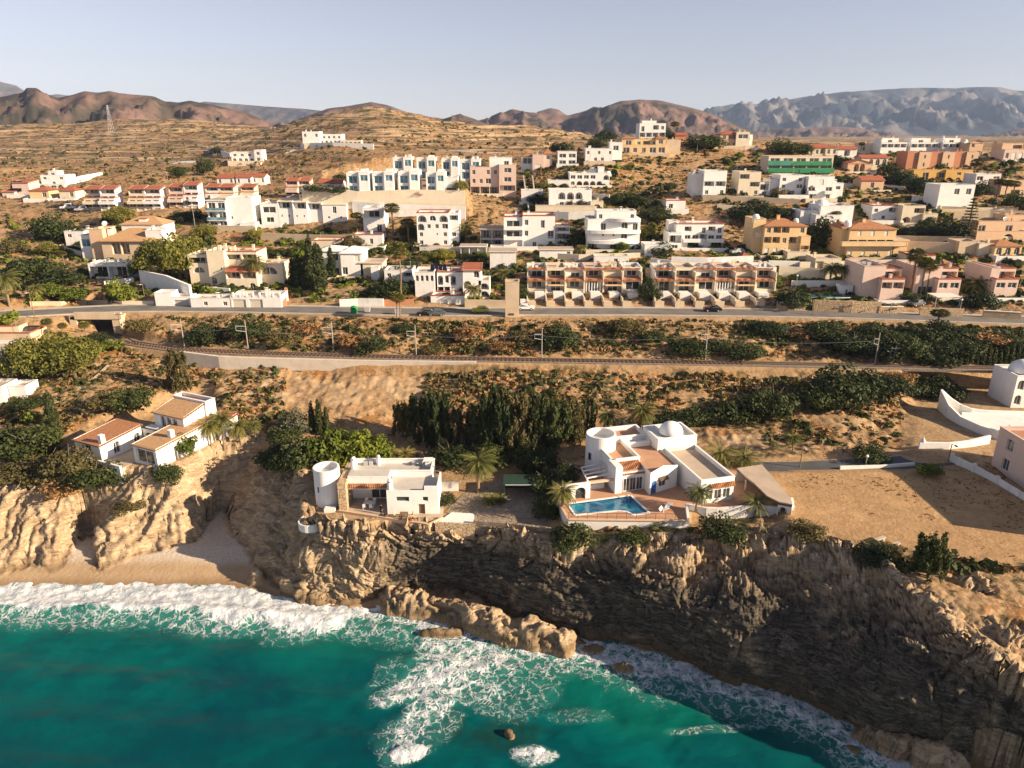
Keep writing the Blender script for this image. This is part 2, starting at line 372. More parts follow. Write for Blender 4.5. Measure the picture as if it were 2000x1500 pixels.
# ------------------------------------------------------------------ ground materials
def ground_material():
    t = NT('hillside_ground')
    P = t.geo.outputs['Position']
    big = t.noise(0.035, 4, 0.6); mid = t.noise(0.22, 6, 0.62); fine = t.noise(1.6, 6, 0.65); fine2 = t.noise(4.5, 4, 0.6)
    soil = t.mix(t.rng(fine, 0.3, 0.7), (0.40, 0.265, 0.145), (0.27, 0.165, 0.082))
    soil = t.mix(t.rng(mid, 0.42, 0.66), soil, (0.50, 0.36, 0.215))
    dry = t.mix(t.rng(fine2, 0.35, 0.68), (0.34, 0.165, 0.055), (0.17, 0.085, 0.032))
    veg = t.attr('veg')
    f1 = t.math('MULTIPLY', t.rng(t.math('ADD', mid, t.math('MULTIPLY', fine, 0.5)), 0.68, 0.88), veg)
    col = t.mix(f1, soil, dry)
    scr = t.mix(t.rng(fine2, 0.3, 0.7), (0.085, 0.075, 0.028), (0.03, 0.032, 0.012))
    f2 = t.math('MULTIPLY', t.rng(t.math('ADD', t.noise(0.6, 5, 0.6, P), t.math('MULTIPLY', big, 0.45)), 0.74, 0.86), veg)
    col = t.mix(f2, col, scr)
    fld = t.mix(t.rng(t.noise(0.9, 6, 0.7), 0.35, 0.7), (0.43, 0.27, 0.135), (0.31, 0.185, 0.085))
    fld = t.mix(t.rng(t.noise(0.16, 4, 0.6), 0.5, 0.75), fld, (0.52, 0.33, 0.16))
    col = t.mix(t.attr('field'), col, fld)
    # rock: tilted beds, cracks, stains
    bed = t.noise(1.0, 6, 0.6, t.pos((0.25, 0.55, 2.6), (0.35, -0.3, 0.2)), 0.6)
    bed2 = t.noise(1.0, 5, 0.6, t.pos((0.5, 0.9, 6.5), (0.3, -0.28, 0.2)), 0.8)
    rk = t.mix(t.rng(bed, 0.35, 0.62), (0.50, 0.38, 0.25), (0.32, 0.225, 0.135))
    rk = t.mix(t.math('MULTIPLY', t.rng(bed2, 0.54, 0.64), 0.6), rk, (0.16, 0.105, 0.06))
    rk = t.mix(t.rng(t.noise(0.5, 5, 0.65), 0.52, 0.72), rk, (0.60, 0.47, 0.31))
    rk = t.mix(t.rng(t.noise(2.6, 5, 0.7), 0.58, 0.7), rk, (0.18, 0.12, 0.07))
    wet = t.attr('wet')
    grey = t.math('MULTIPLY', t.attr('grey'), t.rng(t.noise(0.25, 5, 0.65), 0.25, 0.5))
    rk = t.mix(grey, rk, t.mix(t.rng(bed2, 0.42, 0.60), t.mix(t.rng(bed, 0.38, 0.6), (0.15, 0.125, 0.092), (0.09, 0.074, 0.055)), (0.035, 0.029, 0.023)))  # rock colour darkened here to paint in the cliff face's shadow
    rk = t.mix(t.math('MULTIPLY', wet, 0.8), rk, (0.13, 0.085, 0.04))
    col = t.mix(t.attr('rock'), col, rk)
    sn = t.mix(t.rng(t.noise(0.35, 4), 0.4, 0.65), (0.41, 0.29, 0.175), (0.37, 0.255, 0.15))
    peb = t.mix(t.rng(t.noise(3.0, 5, 0.7), 0.35, 0.65), (0.56, 0.48, 0.40), (0.44, 0.36, 0.28))
    sn = t.mix(t.attr('pebble'), sn, peb)
    sn = t.mix(t.attr('swash'), sn, (0.25, 0.165, 0.09))
    col = t.mix(t.attr('sand'), col, sn)
    h = t.math('ADD', t.math('MULTIPLY', fine, 0.6), t.math('MULTIPLY', t.math('ADD', bed, t.math('MULTIPLY', bed2, -0.6)), t.math('MULTIPLY', t.attr('rock'), 2.2)))
    t.bump(h, 0.55, 0.45)
    return t.done(col, 0.95)
def far_material():
    t = NT('distant_hills')
    far = t.attr('far')
    a = t.noise(0.02, 6, 0.6); b = t.noise(0.09, 5, 0.65)
    col = t.mix(t.rng(a, 0.4, 0.62), (0.36, 0.22, 0.11), (0.22, 0.125, 0.07))
    st = t.noise(1.0, 4, 0.6, t.pos((0.012, 0.012, 0.35)))
    col = t.mix(t.rng(st, 0.5, 0.62), col, (0.45, 0.30, 0.16))
    col = t.mix(t.rng(b, 0.48, 0.58), col, (0.085, 0.07, 0.03))
    dots = t.noise(0.30, 4, 0.6)
    col = t.mix(t.rng(dots, 0.54, 0.62), col, (0.075, 0.06, 0.025))
    st2 = t.noise(1.0, 3, 0.5, t.pos((0.02, 0.02, 0.8)))
    col = t.mix(t.math('MULTIPLY', t.rng(st2, 0.56, 0.64), 0.8), col, (0.56, 0.40, 0.24))
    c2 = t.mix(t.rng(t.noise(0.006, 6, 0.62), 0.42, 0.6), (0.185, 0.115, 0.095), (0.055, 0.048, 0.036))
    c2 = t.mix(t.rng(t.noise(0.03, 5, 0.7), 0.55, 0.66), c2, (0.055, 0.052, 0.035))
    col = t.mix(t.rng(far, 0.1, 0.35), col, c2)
    c3 = t.mix(t.rng(t.noise(1.0, 6, 0.65, t.pos((0.0030, 0.0014, 0.0016), (0, 0.4, 0))), 0.46, 0.62), (0.018, 0.030, 0.040), (0.20, 0.175, 0.155))  # blue of the distant air tinted into the far range's own colour
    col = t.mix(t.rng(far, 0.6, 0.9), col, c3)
    t.bump(b, 0.5, 3.0)
    return t.done(col, 0.95)
MATS['ground'] = ground_material()
MATS['far'] = far_material()

# ------------------------------------------------------------------ terrain sheets
def fan(Ys, nc):
    Ys = np.asarray(Ys)
    half = 0.82 + 0.28 * (1 - sstep(60, 170, Ys))
    X = (np.linspace(-1, 1, nc)[None] * half[:, None]) * Ys[:, None]
    return X, np.repeat(Ys[:, None], nc, 1)
def seg_rows():
    r = [np.arange(50, 112, 0.2), np.arange(112, 180, 0.5)]
    y = 180.0; g = []
    while y < 420: g.append(y); y += 0.6 + (y - 180) * 0.006
    g.append(420.0)
    return np.concatenate(r + [np.array(g)])
NCOL = 740
_Y = seg_rows()
X, Yg = fan(_Y, NCOL)
shp = X.shape
z, cliff, sand, sea, flat = [a.reshape(shp) for a in land(X.ravel(), Yg.ravel())]
px_ = 1000 + FPX * (X / Yg) * 0.95
# terraces cut in the slopes west of the houses
def terrace(z, k, st=2.6):
    q = z / st; f = q - np.floor(q)
    return z * (1 - k) + (np.floor(q) + sstep(0.55, 0.95, f)) * st * k
kt = sstep(270, 330, Yg) * (1 - sstep(0.06, 0.14, X / Yg)) * 0.8
z = terrace(z + (fbm2(X * 0.02, Yg * 0.02, 3, 5) - 0.5) * 4 * kt, kt)
wild = (1 - flat) * (1 - cliff) * (1 - sand) * (1 - sea)
z = z + wild * ((fbm2(X * 0.12, Yg * 0.12, 4, 21) - 0.5) * 1.3 + (ridge2(X * 0.5, Yg * 0.5, 3, 31) - 0.6) * 0.55) * sstep(90, 120, Yg)
z = z + wild * (fbm2(X * 0.7, Yg * 0.7, 3, 41) - 0.5) * 0.5 * (1 - sstep(250, 400, Yg))
# rock relief on the cliffs: beds and blocks pushed out along the surface normal
V = np.stack([X, Yg, z], -1)
du = np.gradient(V, axis=1); dv = np.gradient(V, axis=0)
N = np.cross(du, dv); N /= np.linalg.norm(N, axis=-1, keepdims=True) + 1e-9
m = cliff > 0.02
x3, y3, z3 = X[m], Yg[m], z[m]
wx = (fbm2(x3 * 0.2, y3 * 0.2 + z3 * .2, 3, 51) - 0.5)
q = z3 * 0.9 + x3 * 0.5 + y3 * 0.12 + wx * 6
def steps(t, k=0.75):
    f = t - np.floor(t); return np.where(f < k, f / k, (1 - f) / (1 - k))
beds = steps(q * 0.42) * 0.55 + steps(q * 1.15 + 0.3) * 0.30 + steps(q * 2.9) * 0.15
c1, e1 = cells3((x3 + wx * 3) * 0.30, y3 * 0.30, q * 0.42, 3)
c2, e2 = cells3((x3 + wx * 2) * 0.85, y3 * 0.85, q * 1.2, 4)
blk = noise3(x3 * 0.2, y3 * 0.2, z3 * 0.2, 63)
blk3 = 1 - np.abs(2 * noise3(x3 * 2.3, y3 * 2.3, z3 * 2.3, 65) - 1)
amp = cliff[m] * np.clip(0.25 + sstep(0.3, 3.0, z3) * 0.75, 0, 1)
edge = 1 - flat[m] * 0.95
amp = amp * (1 - 0.6 * sstep(1.5, 3.5, z3) * (1 - sstep(9.5, 12.0, z3)) * sstep(-16, -8, x3))
d = ((blk - 0.5) * 2.6 + (beds - 0.5) * 1.25 + (c1 - 0.5) * 1.5 - np.exp(-e1 * 14) * 0.45 + (c2 - 0.5) * 0.7 - np.exp(-e2 * 14) * 0.25 + (blk3 - 0.5) * 0.3) * amp * edge
kl = 1 - sstep(-44, -34, x3)
wl_ = (x3 * 0.55 + y3 * 0.42 - z3 * 0.75) + wx * 4
dl_ = ((steps(wl_ * 0.26) - .5) * 1.4 + (steps(wl_ * 0.8 + .4) - .5) * 0.8 + (steps(wl_ * 2.1) - .5) * .3 + (c2 - .5) * 0.35 - np.exp(-e1 * 14) * .35 + (blk - .5) * 0.9) * amp * edge * 0.8
d = d * (1 - kl) + dl_ * kl
V[m] = V[m] + N[m] * d[:, None]
rock = np.clip(cliff * (1 - flat * 0.8), 0, 1)
wet = (1 - sstep(0.6, 2.6, V[..., 2])) * rock
swash = (1 - sstep(0.15, 0.75, V[..., 2] + (fbm2(X * .3, Yg * .3, 3, 77) - .5) * .3)) * sand
pebble = sstep(1.0, 1.6, V[..., 2] + (fbm2(X * .15, Yg * .15, 3, 78) - .5) * 0.9) * sand
FIELD = FLATS[2][0]
fi = inside(FIELD, X.ravel(), Yg.ravel()).reshape(shp)
fd, _ = poly_dist([(a, b, 0) for a, b in FIELD] + [(*FIELD[0], 0)], X.ravel(), Yg.ravel())
field = np.where(fi, 1, 1 - sstep(0, 4, fd.reshape(shp)))
def bare(px, py, zz, rx, ry):
    c = at_z(px, py, zz); return 1 - sstep(0.6, 1.15, ((X - c.x) / rx) ** 2 + ((Yg - c.y) / ry) ** 2)
veg = np.clip(1 - flat * 0.7, 0, 1)
for b in ((640, 755, 17.3, 22, 6), (500, 742, 17.8, 14, 6), (760, 750, 17.3, 12, 5), (1660, 820, 16, 6, 4), (640, 575, 26, 9, 4), (1430, 860, 14.6, 8, 3), (430, 1000, 8, 10, 8)):
    veg = veg * (1 - 0.85 * bare(*b))
veg = veg * (1 - sstep(0.6, 1, sand))
me = big_mesh('hillside', V.reshape(-1, 3), grid_faces(*shp), M('ground'), False,
    dict(rock=rock.ravel(), sand=sand.ravel(), wet=wet.ravel(), swash=swash.ravel(), pebble=pebble.ravel(), field=(field * (1 - rock * 0.6)).ravel(), veg=veg.ravel()))
tag(link(bpy.data.objects.new('hillside_terrain', me)), 'dry sandy hillside above rocky sea cliffs and a small beach', 'terrain', kind='structure')

# the sea cliff itself: a dense sheet from the foot to the rim, undercut and bedded
RPX = [(-420, 985, 10)]
def cliff_face():
    rp = np.array([1000 + FPX * p[0] / ((p[1] * cos(PIT)) + (HC - p[2]) * sin(PIT)) for p in RIM]); fp = np.array([1000 + FPX * p[0] / ((p[1] * cos(PIT)) + (HC - p[2]) * sin(PIT)) for p in FOOT])
    R = np.array(RIM); Fo = np.array(FOOT); t = np.linspace(560, 2330, 1240); ns = 120
    ri = np.stack([np.interp(t, rp, R[:, k]) for k in range(3)], 1); fo = np.stack([np.interp(t, fp, Fo[:, k]) for k in range(3)], 1)
    for a in (ri, fo):   # soften the surveyed corners
        for _ in range(60): a[1:-1] = a[1:-1] * .5 + (a[:-2] + a[2:]) * .25
    S = np.linspace(-0.10, 1.22, ns)[:, None]
    rough = sstep(600, 800, t)[None]; und = (sstep(1150, 1350, t))[None]
    hs = np.clip(S, 0, 1); hh = hs * (1 - rough) + hs ** 3.2 * rough - 0.12 * und * np.sin(pi * hs)
    X = fo[None, :, 0] + (ri - fo)[None, :, 0] * hh; Y = fo[None, :, 1] + (ri - fo)[None, :, 1] * hh; Zz = fo[None, :, 2] + (ri - fo)[None, :, 2] * hs
    d = (ri - fo)[:, :2]; tg = np.gradient(ri[:, :2], axis=0); nn = np.stack([-tg[:, 1], tg[:, 0]], 1); nn /= np.linalg.norm(nn, axis=1, keepdims=True) + 1e-9
    ov = np.clip(S - 1, 0, 1) / .22 * 3.0
    X = X + nn[None, :, 0] * ov; Y = Y + nn[None, :, 1] * ov
    top = (S > 1) & (X == X)
    zl = land(X[top], Y[top])[0]; Zz[top] = np.minimum(zl, Zz[top] + .6) - 0.02 - 0.5 * sstep(1.1, 1.22, (S + 0 * X)[top])
    Zz = Zz - np.clip(-S, 0, 1) * 22
    V = np.stack([X, Y, Zz], -1); du = np.gradient(V, axis=1); dv = np.gradient(V, axis=0)
    N = np.cross(du, dv); N /= np.linalg.norm(N, axis=-1, keepdims=True) + 1e-9
    N = np.where((N[..., 1:2] > 0), -N, N)
    x3, y3, z3 = X, Y, Zz
    wx = (fbm2(x3 * 0.15, y3 * 0.15 + z3 * .15, 3, 51) - 0.5)
    q = z3 * 0.95 + x3 * 0.22 + y3 * 0.1 + wx * 6
    st = lambda t, k=0.78: np.where((t - np.floor(t)) < k, (t - np.floor(t)) / k, (1 - (t - np.floor(t))) / (1 - k))
    beds = st(q * 0.40) * .5 + st(q * 1.05 + .3) * .3 + st(q * 2.6) * .2
    c1, e1 = cells3((x3 + wx * 3) * 0.26, y3 * 0.26, q * 0.36, 3)
    c2, e2 = cells3((x3 + wx * 2) * 0.8, y3 * 0.8, q * 1.1, 4)
    c4, e4 = cells3(x3 * 1.9 + wx, y3 * 1.9, q * 2.8, 6)
    big = noise3(x3 * 0.11, y3 * 0.11, z3 * 0.09, 71); mid = noise3(x3 * .3, y3 * .3, z3 * .3, 72); fin = 1 - np.abs(2 * noise3(x3 * 2, y3 * 2, z3 * 3, 73) - 1)
    up = sstep(.62, .92, S) * (1 - sstep(1.03, 1.15, S))
    k = (0.55 + 0.75 * up) * (1 - sstep(1.0, 1.16, S))
    D = (big - .5) * 3.4 * (1 - .5 * up) * (1 - sstep(1.0, 1.12, S)) + ((mid - .5) * 1.3 + (beds - .5) * 1.0 + (c1 - .5) * 1.5 - np.exp(-e1 * 14) * .5 + (c2 - .5) * .65 - np.exp(-e2 * 13) * .25 + (fin - .5) * .2 + (c4 - .5) * .32 - np.exp(-e4 * 12) * .10) * k
    D = D - 6.5 * np.exp(-((t[None] - 1965) / 62) ** 4) * (1 - sstep(.32, .52, S + .0006 * np.abs(t[None] - 1965)))
    V = V + N * D[..., None]
    rock = np.broadcast_to(1 - sstep(1.06, 1.2, S) * .75, X.shape)
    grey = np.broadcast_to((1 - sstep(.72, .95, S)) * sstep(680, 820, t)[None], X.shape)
    wet = 1 - sstep(.5, 2.4, V[..., 2]); z0 = np.zeros(X.size)
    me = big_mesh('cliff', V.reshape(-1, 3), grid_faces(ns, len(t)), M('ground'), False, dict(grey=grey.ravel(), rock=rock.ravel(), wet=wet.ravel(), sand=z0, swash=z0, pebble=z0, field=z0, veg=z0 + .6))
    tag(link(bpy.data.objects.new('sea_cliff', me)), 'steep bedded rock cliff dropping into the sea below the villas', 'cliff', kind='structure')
cliff_face()

# far hills and mountain ranges: (ridge distance, half depth, skyline in photo pixels, roughness)
RIDGES = [
    (1500, 420, [(-300, 225), (-100, 205), (0, 189), (45, 180), (52, 171), (72, 172), (84, 181), (112, 192), (140, 186), (165, 178), (190, 181), (215, 178), (235, 182), (300, 187), (322, 197), (350, 199), (372, 196), (420, 206), (470, 216), (505, 230), (540, 246), (600, 262)], 44, 0.42),
    (1900, 420, [(540, 250), (600, 226), (640, 211), (680, 206), (725, 198), (755, 204), (790, 217), (840, 228), (865, 232), (885, 226), (897, 222), (925, 231), (960, 245), (1000, 258)], 40, 0.45),
    (2600, 620, [(860, 262), (930, 236), (965, 228), (1000, 213), (1030, 219), (1060, 221), (1110, 225), (1145, 216), (1160, 208), (1175, 211), (1210, 198), (1250, 194), (1290, 196), (1330, 205), (1365, 214), (1400, 226), (1430, 240), (1455, 252), (1480, 266)], 62, 0.5),
    (3600, 420, [(1030, 240), (1050, 215), (1068, 209), (1090, 210), (1106, 221), (1130, 236), (1160, 262)], 40, 0.3),
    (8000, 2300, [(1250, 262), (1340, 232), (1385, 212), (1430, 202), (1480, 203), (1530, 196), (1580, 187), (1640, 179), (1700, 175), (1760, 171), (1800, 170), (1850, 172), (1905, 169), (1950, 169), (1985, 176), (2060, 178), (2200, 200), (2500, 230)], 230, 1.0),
    (4200, 700, [(1400, 275), (1480, 255), (1520, 250), (1560, 250), (1620, 246), (1680, 250), (1730, 258), (1760, 275), (1900, 275), (1960, 258), (2000, 248), (2100, 240), (2300, 262)], 60, 0.45),
    (6500, 1500, [(330, 240), (370, 204), (400, 198), (450, 202), (520, 208), (600, 213), (680, 222), (800, 245), (900, 262)], 90, 0.75),
    (7500, 1200, [(-400, 150), (-100, 152), (0, 158), (30, 164), (60, 182), (85, 186), (110, 182), (135, 185), (170, 215), (260, 262)], 90, 0.7)]
yy = 420.0; g = []
while yy < 13000: g.append(yy); yy *= 1.0092
Xf, Yf = fan(np.array(g), 520)
shf = Xf.shape
uu = Xf / Yf
near_z = land(Xf.ravel(), Yf.ravel())[0].reshape(shf)
kt = (1 - sstep(0.06, 0.14, uu)) * 0.8 * (1 - sstep(900, 1100, Yf))
near_z = terrace(near_z + (fbm2(Xf * 0.02, Yf * 0.02, 3, 5) - 0.5) * 4 * kt, kt, 3.0)
kk = sstep(850, 1150, Yf)
zf = near_z * (1 - kk) + (52 + (fbm2(Xf * 0.002, Yf * 0.002, 4, 8) - 0.5) * 16) * kk
zf = zf + (ridge2(Xf * 0.012, Yf * 0.012, 4, 9) - 0.6) * np.clip(Yf - 480, 0, 400) * 0.02 * (1 - kk)
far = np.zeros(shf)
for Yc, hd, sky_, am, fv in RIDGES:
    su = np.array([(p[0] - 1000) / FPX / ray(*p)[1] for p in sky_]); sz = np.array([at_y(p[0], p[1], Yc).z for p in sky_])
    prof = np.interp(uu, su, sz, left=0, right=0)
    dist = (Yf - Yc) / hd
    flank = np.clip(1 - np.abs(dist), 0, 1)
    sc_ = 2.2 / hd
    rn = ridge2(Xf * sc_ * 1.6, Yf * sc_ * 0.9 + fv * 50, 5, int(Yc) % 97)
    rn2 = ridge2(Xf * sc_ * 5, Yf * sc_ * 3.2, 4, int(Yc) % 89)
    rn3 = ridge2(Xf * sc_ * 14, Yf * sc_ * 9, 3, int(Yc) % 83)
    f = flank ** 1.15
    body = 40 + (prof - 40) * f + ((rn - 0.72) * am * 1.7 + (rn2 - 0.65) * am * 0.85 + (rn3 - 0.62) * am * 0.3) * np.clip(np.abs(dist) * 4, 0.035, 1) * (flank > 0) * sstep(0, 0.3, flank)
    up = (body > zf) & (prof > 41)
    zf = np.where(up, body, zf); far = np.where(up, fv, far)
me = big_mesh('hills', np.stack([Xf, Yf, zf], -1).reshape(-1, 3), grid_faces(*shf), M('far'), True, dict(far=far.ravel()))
tag(link(bpy.data.objects.new('hills', me)), 'terraced brown hills with blue mountain ranges behind', 'hills', kind='structure')

# ------------------------------------------------------------------ sea
def sea_material():
    t = NT('sea_water')
    sh = t.attr('shallow'); fo = t.attr('foam'); dk = t.attr('dark')
    big = t.noise(0.05, 4, 0.6, None, 0.5)
    col = t.mix(t.rng(t.math('ADD', t.math('MULTIPLY', big, 0.7), t.math('MULTIPLY', t.noise(0.25, 5, 0.6, t.pos((0.35, 1.3, 1), (0, 0, 0.2)), 0.6), 0.3)), 0.38, 0.64), (0.0, 0.105, 0.098), (0.0, 0.048, 0.064))
    col = t.mix(t.math('MULTIPLY', t.attr('deep'), 0.75), col, (0.0, 0.045, 0.060))
    col = t.mix(sh, col, (0.002, 0.115, 0.088))
    col = t.mix(t.math('MULTIPLY', dk, t.rng(t.noise(0.35, 5, 0.6), 0.35, 0.6)), col, (0.006, 0.048, 0.042))
    # foam lace
    mp = t.new('ShaderNodeVectorMath', operation='ADD')
    nz = t.new('ShaderNodeTexNoise'); nz.inputs['Scale'].default_value = 0.55; nz.inputs['Detail'].default_value = 4
    t.link(t.geo.outputs['Position'], nz.inputs['Vector'])
    sc3 = t.new('ShaderNodeVectorMath', operation='SCALE'); sc3.inputs['Scale'].default_value = 3.2
    t.link(nz.outputs['Color'], sc3.inputs[0]); t.link(t.geo.outputs['Position'], mp.inputs[0]); t.link(sc3.outputs[0], mp.inputs[1])
    lace = []
    for s in (0.55, 1.5):
        v = t.new('ShaderNodeTexVoronoi', feature='DISTANCE_TO_EDGE'); v.inputs['Scale'].default_value = s
        t.link(mp.outputs[0], v.inputs['Vector']); lace.append(v.outputs['Distance'])
    l1 = t.rng(lace[0], 0.0, 0.30, 1, 0); l2 = t.rng(lace[1], 0.0, 0.30, 1, 0)
    pat = t.math('ADD', t.math('MULTIPLY', l1, 0.34), t.math('MULTIPLY', l2, 0.30))
    pat = t.math('ADD', pat, t.math('MULTIPLY', t.noise(0.9, 8, 0.68, mp.outputs[0]), 0.70))
    k = t.math('SUBTRACT', t.math('ADD', pat, t.math('MULTIPLY', fo, 0.92)), 1.16)
    foam = t.rng(k, -0.05, 0.50)
    fcol = t.mix(t.rng(t.noise(1.3, 6, 0.7, t.pos((1, .5, 1))), 0.38, 0.62), (0.80, 0.80, 0.82), (0.42, 0.47, 0.52))
    # thin dispersed foam makes the water paler and greener
    col = t.mix(t.math('MULTIPLY', t.rng(fo, 0.1, 0.7), 0.35), col, (0.10, 0.34, 0.28))
    flecks = t.rng(t.noise(1.2, 6, 0.75, t.pos((0.5, 1.5, 1), (0, 0, 0.5))), 0.70, 0.78)
    col = t.mix(t.math('MULTIPLY', flecks, 0.22), col, (0.35, 0.5, 0.48))
    col = t.mix(foam, col, fcol)
    w1 = t.noise(0.35, 5, 0.6, t.pos((0.6, 1.4, 1), (0, 0, 0.25))); w2 = t.noise(1.6, 5, 0.6, t.pos((0.7, 1.3, 1), (0, 0, -0.2)))
    t.bump(t.math('ADD', t.math('MULTIPLY', w1, 0.35), t.math('ADD', t.math('MULTIPLY', w2, 0.22), t.math('MULTIPLY', foam, t.math('MULTIPLY', t.noise(2.2, 6, 0.7), 0.9)))), 0.45, 0.7)
    r = t.math('ADD', 0.22, t.math('MULTIPLY', foam, 0.6))
    t.b.inputs['Specular IOR Level'].default_value = 0.07
    return t.done(col, r)
MATS['sea'] = sea_material()
Ys = np.arange(26, 104, 0.28)
nx = 560
Xs = np.linspace(-1, 1, nx)[None] * (np.maximum(Ys, 60) * 1.15)[:, None]; Yw = np.repeat(Ys[:, None], nx, 1)
xs, ys = Xs.ravel(), Yw.ravel()
foam = np.zeros_like(xs)
def fl(pts, w0, w1, a):
    P = [(*at_z(px, py, 0)[:2], 0) for px, py in pts]; d, _ = poly_dist(P, xs, ys)
    return a * (1 - sstep(w0, w1, d + (fbm2(xs * .25, ys * .25, 3, 91) - .5) * 3.0))
def fe(px, py, rx, ry, a, rot=0):
    c = at_z(px, py, 0); dx, dy = xs - c.x, ys - c.y; ca, sa = cos(rot), sin(rot)
    q = ((dx * ca + dy * sa) / rx) ** 2 + ((-dx * sa + dy * ca) / ry) ** 2
    return a * (1 - sstep(0.35, 1.25, q + (fbm2(xs * .22, ys * .22, 4, 92) - .5) * 1.0))
FOAM = [fl([(-400, 1168), (0, 1165), (200, 1166), (400, 1170), (560, 1196), (640, 1205)], 2.6, 5.2, 1.12),
    fl([(560, 1186), (640, 1194), (740, 1190), (860, 1215), (980, 1250), (1100, 1268)], 1.4, 4.5, 0.80),
    fl([(600, 1188), (740, 1184)], 0.5, 2.5, 1.1),
    fl([(1040, 1262), (1130, 1262), (1220, 1290), (1330, 1305), (1480, 1350), (1620, 1400), (1690, 1440), (1780, 1490), (1850, 1510), (1920, 1480), (2050, 1540), (2200, 1660)], 1.3, 4.4, 0.84),
    fl([(1560, 1380), (1640, 1420), (1700, 1470), (1800, 1530)], 1.2, 3.4, 0.82),
    fl([(1110, 1245), (1190, 1262)], 0.3, 1.6, 1.1),
    fl([(1040, 1266), (1220, 1298), (1480, 1362), (1620, 1412), (1700, 1470), (1800, 1530)], 2.0, 8.0, 0.52), fl([(560, 1215), (740, 1215), (860, 1240), (980, 1275), (1100, 1290)], 2.0, 7.0, 0.50), fl([(-400, 1205), (200, 1205), (560, 1222)], 1.0, 5.0, 0.50), fe(880, 1310, 12, 7, 0.46, 0.4), fe(820, 1420, 7, 5, 0.44, 0.8), fe(1000, 1360, 8, 5, 0.40),
    fe(900, 1275, 9, 5, 0.74, -0.3), fe(860, 1320, 7, 4.5, 0.76, 0.5), fe(790, 1350, 5, 3, 0.80, 0.6), fe(830, 1390, 5.5, 3.5, 0.66, 0.9), fe(800, 1430, 2.6, 3.0, 0.66), fe(940, 1355, 4, 3.5, 0.56),
    fe(800, 1472, 2.4, 1.5, 1.05, .2), fe(1045, 1478, 3.2, 2.0, 0.9), fe(980, 1300, 5, 3, 0.5), fe(1400, 1425, 7, 1.0, 0.48, .1), fe(1650, 1410, 3, 1.2, 0.9, -.5), fe(1130, 1400, 5, 2, 0.36), fe(700, 1230, 8, 2.0, 0.5), fe(1010, 1240, 3, 1.5, .9)]
foam = np.max(np.stack(FOAM), 0)
dsh, _ = poly_dist(SHORE, xs, ys)
shallow = np.clip(np.maximum((1 - sstep(4, 16, dsh)) * 0.55, np.maximum(fe(1250, 1370, 14, 7, 0.75, -.2), fe(1050, 1330, 9, 6, .45))), 0, 1)
dark = np.clip(fe(950, 1430, 8, 3.0, 0.95, -.1) + fe(1000, 1300, 3, 1.5, .6) + fe(1120, 1390, 3, 1.2, .7), 0, 1)
swell = 0.16 * np.sin(ys * 0.85 + xs * 0.12 + 3 * fbm2(xs * .05, ys * .05, 3, 95)) + (fbm2(xs * 0.35, ys * 0.5, 3, 96) - 0.5) * 0.35
zw = swell * sstep(0, 6, dsh) + foam * (fbm2(xs * 0.8, ys * 1.2, 4, 97) - 0.35) * 0.55
# breaking wave along the beach
P = [(*at_z(px, py, 0)[:2], 0) for px, py in [(-400, 1196), (0, 1192), (200, 1194), (400, 1200), (560, 1210), (640, 1216)]]
dw, _ = poly_dist(P, xs, ys)
zw = zw + 0.75 * np.exp(-(dw / 1.5) ** 2) * (0.6 + 0.8 * fbm2(xs * 0.2, ys * 0.02, 2, 98))
zw = zw + 0.10 + 0.25 * np.clip(foam - 0.7, 0, 1)
me = big_mesh('sea', np.stack([xs, ys, zw], -1), grid_faces(*Xs.shape), M('sea'), True, dict(foam=foam, shallow=shallow, dark=dark, deep=sstep(8, 34, dsh + (fbm2(xs * .06, ys * .06, 3, 93) - .5) * 14) * (1 - 0.6 * shallow)))
tag(link(bpy.data.objects.new('sea', me)), 'emerald green sea with white surf along the shore', 'sea', kind='structure')

# ------------------------------------------------------------------ air
hz = bpy.data.meshes.new('haze')
hz.from_pydata([(a, b, c) for c in (-9, 760) for a, b in ((-14000, -60), (14000, -60), (14000, 13500), (-14000, 13500))], [],
    [(3, 2, 1, 0), (4, 5, 6, 7), (0, 1, 5, 4), (1, 2, 6, 5), (2, 3, 7, 6), (3, 0, 4, 7)])
hm = bpy.data.materials.new('haze'); hm.use_nodes = True
for n_ in list(hm.node_tree.nodes):
    if n_.type == 'BSDF_PRINCIPLED': hm.node_tree.nodes.remove(n_)
pv = hm.node_tree.nodes.new('ShaderNodeVolumePrincipled')
pv.inputs['Color'].default_value = (0.50, 0.66, 1.0, 1)
pv.inputs['Density'].default_value = 0.000048
pv.inputs['Anisotropy'].default_value = 0.0
hm.node_tree.links.new(pv.outputs[0], hm.node_tree.nodes['Material Output'].inputs['Volume'])
hz.materials.append(hm)
if HAZE: tag(link(bpy.data.objects.new('haze', hz)), 'pale blue haze in the air', 'haze', kind='stuff')
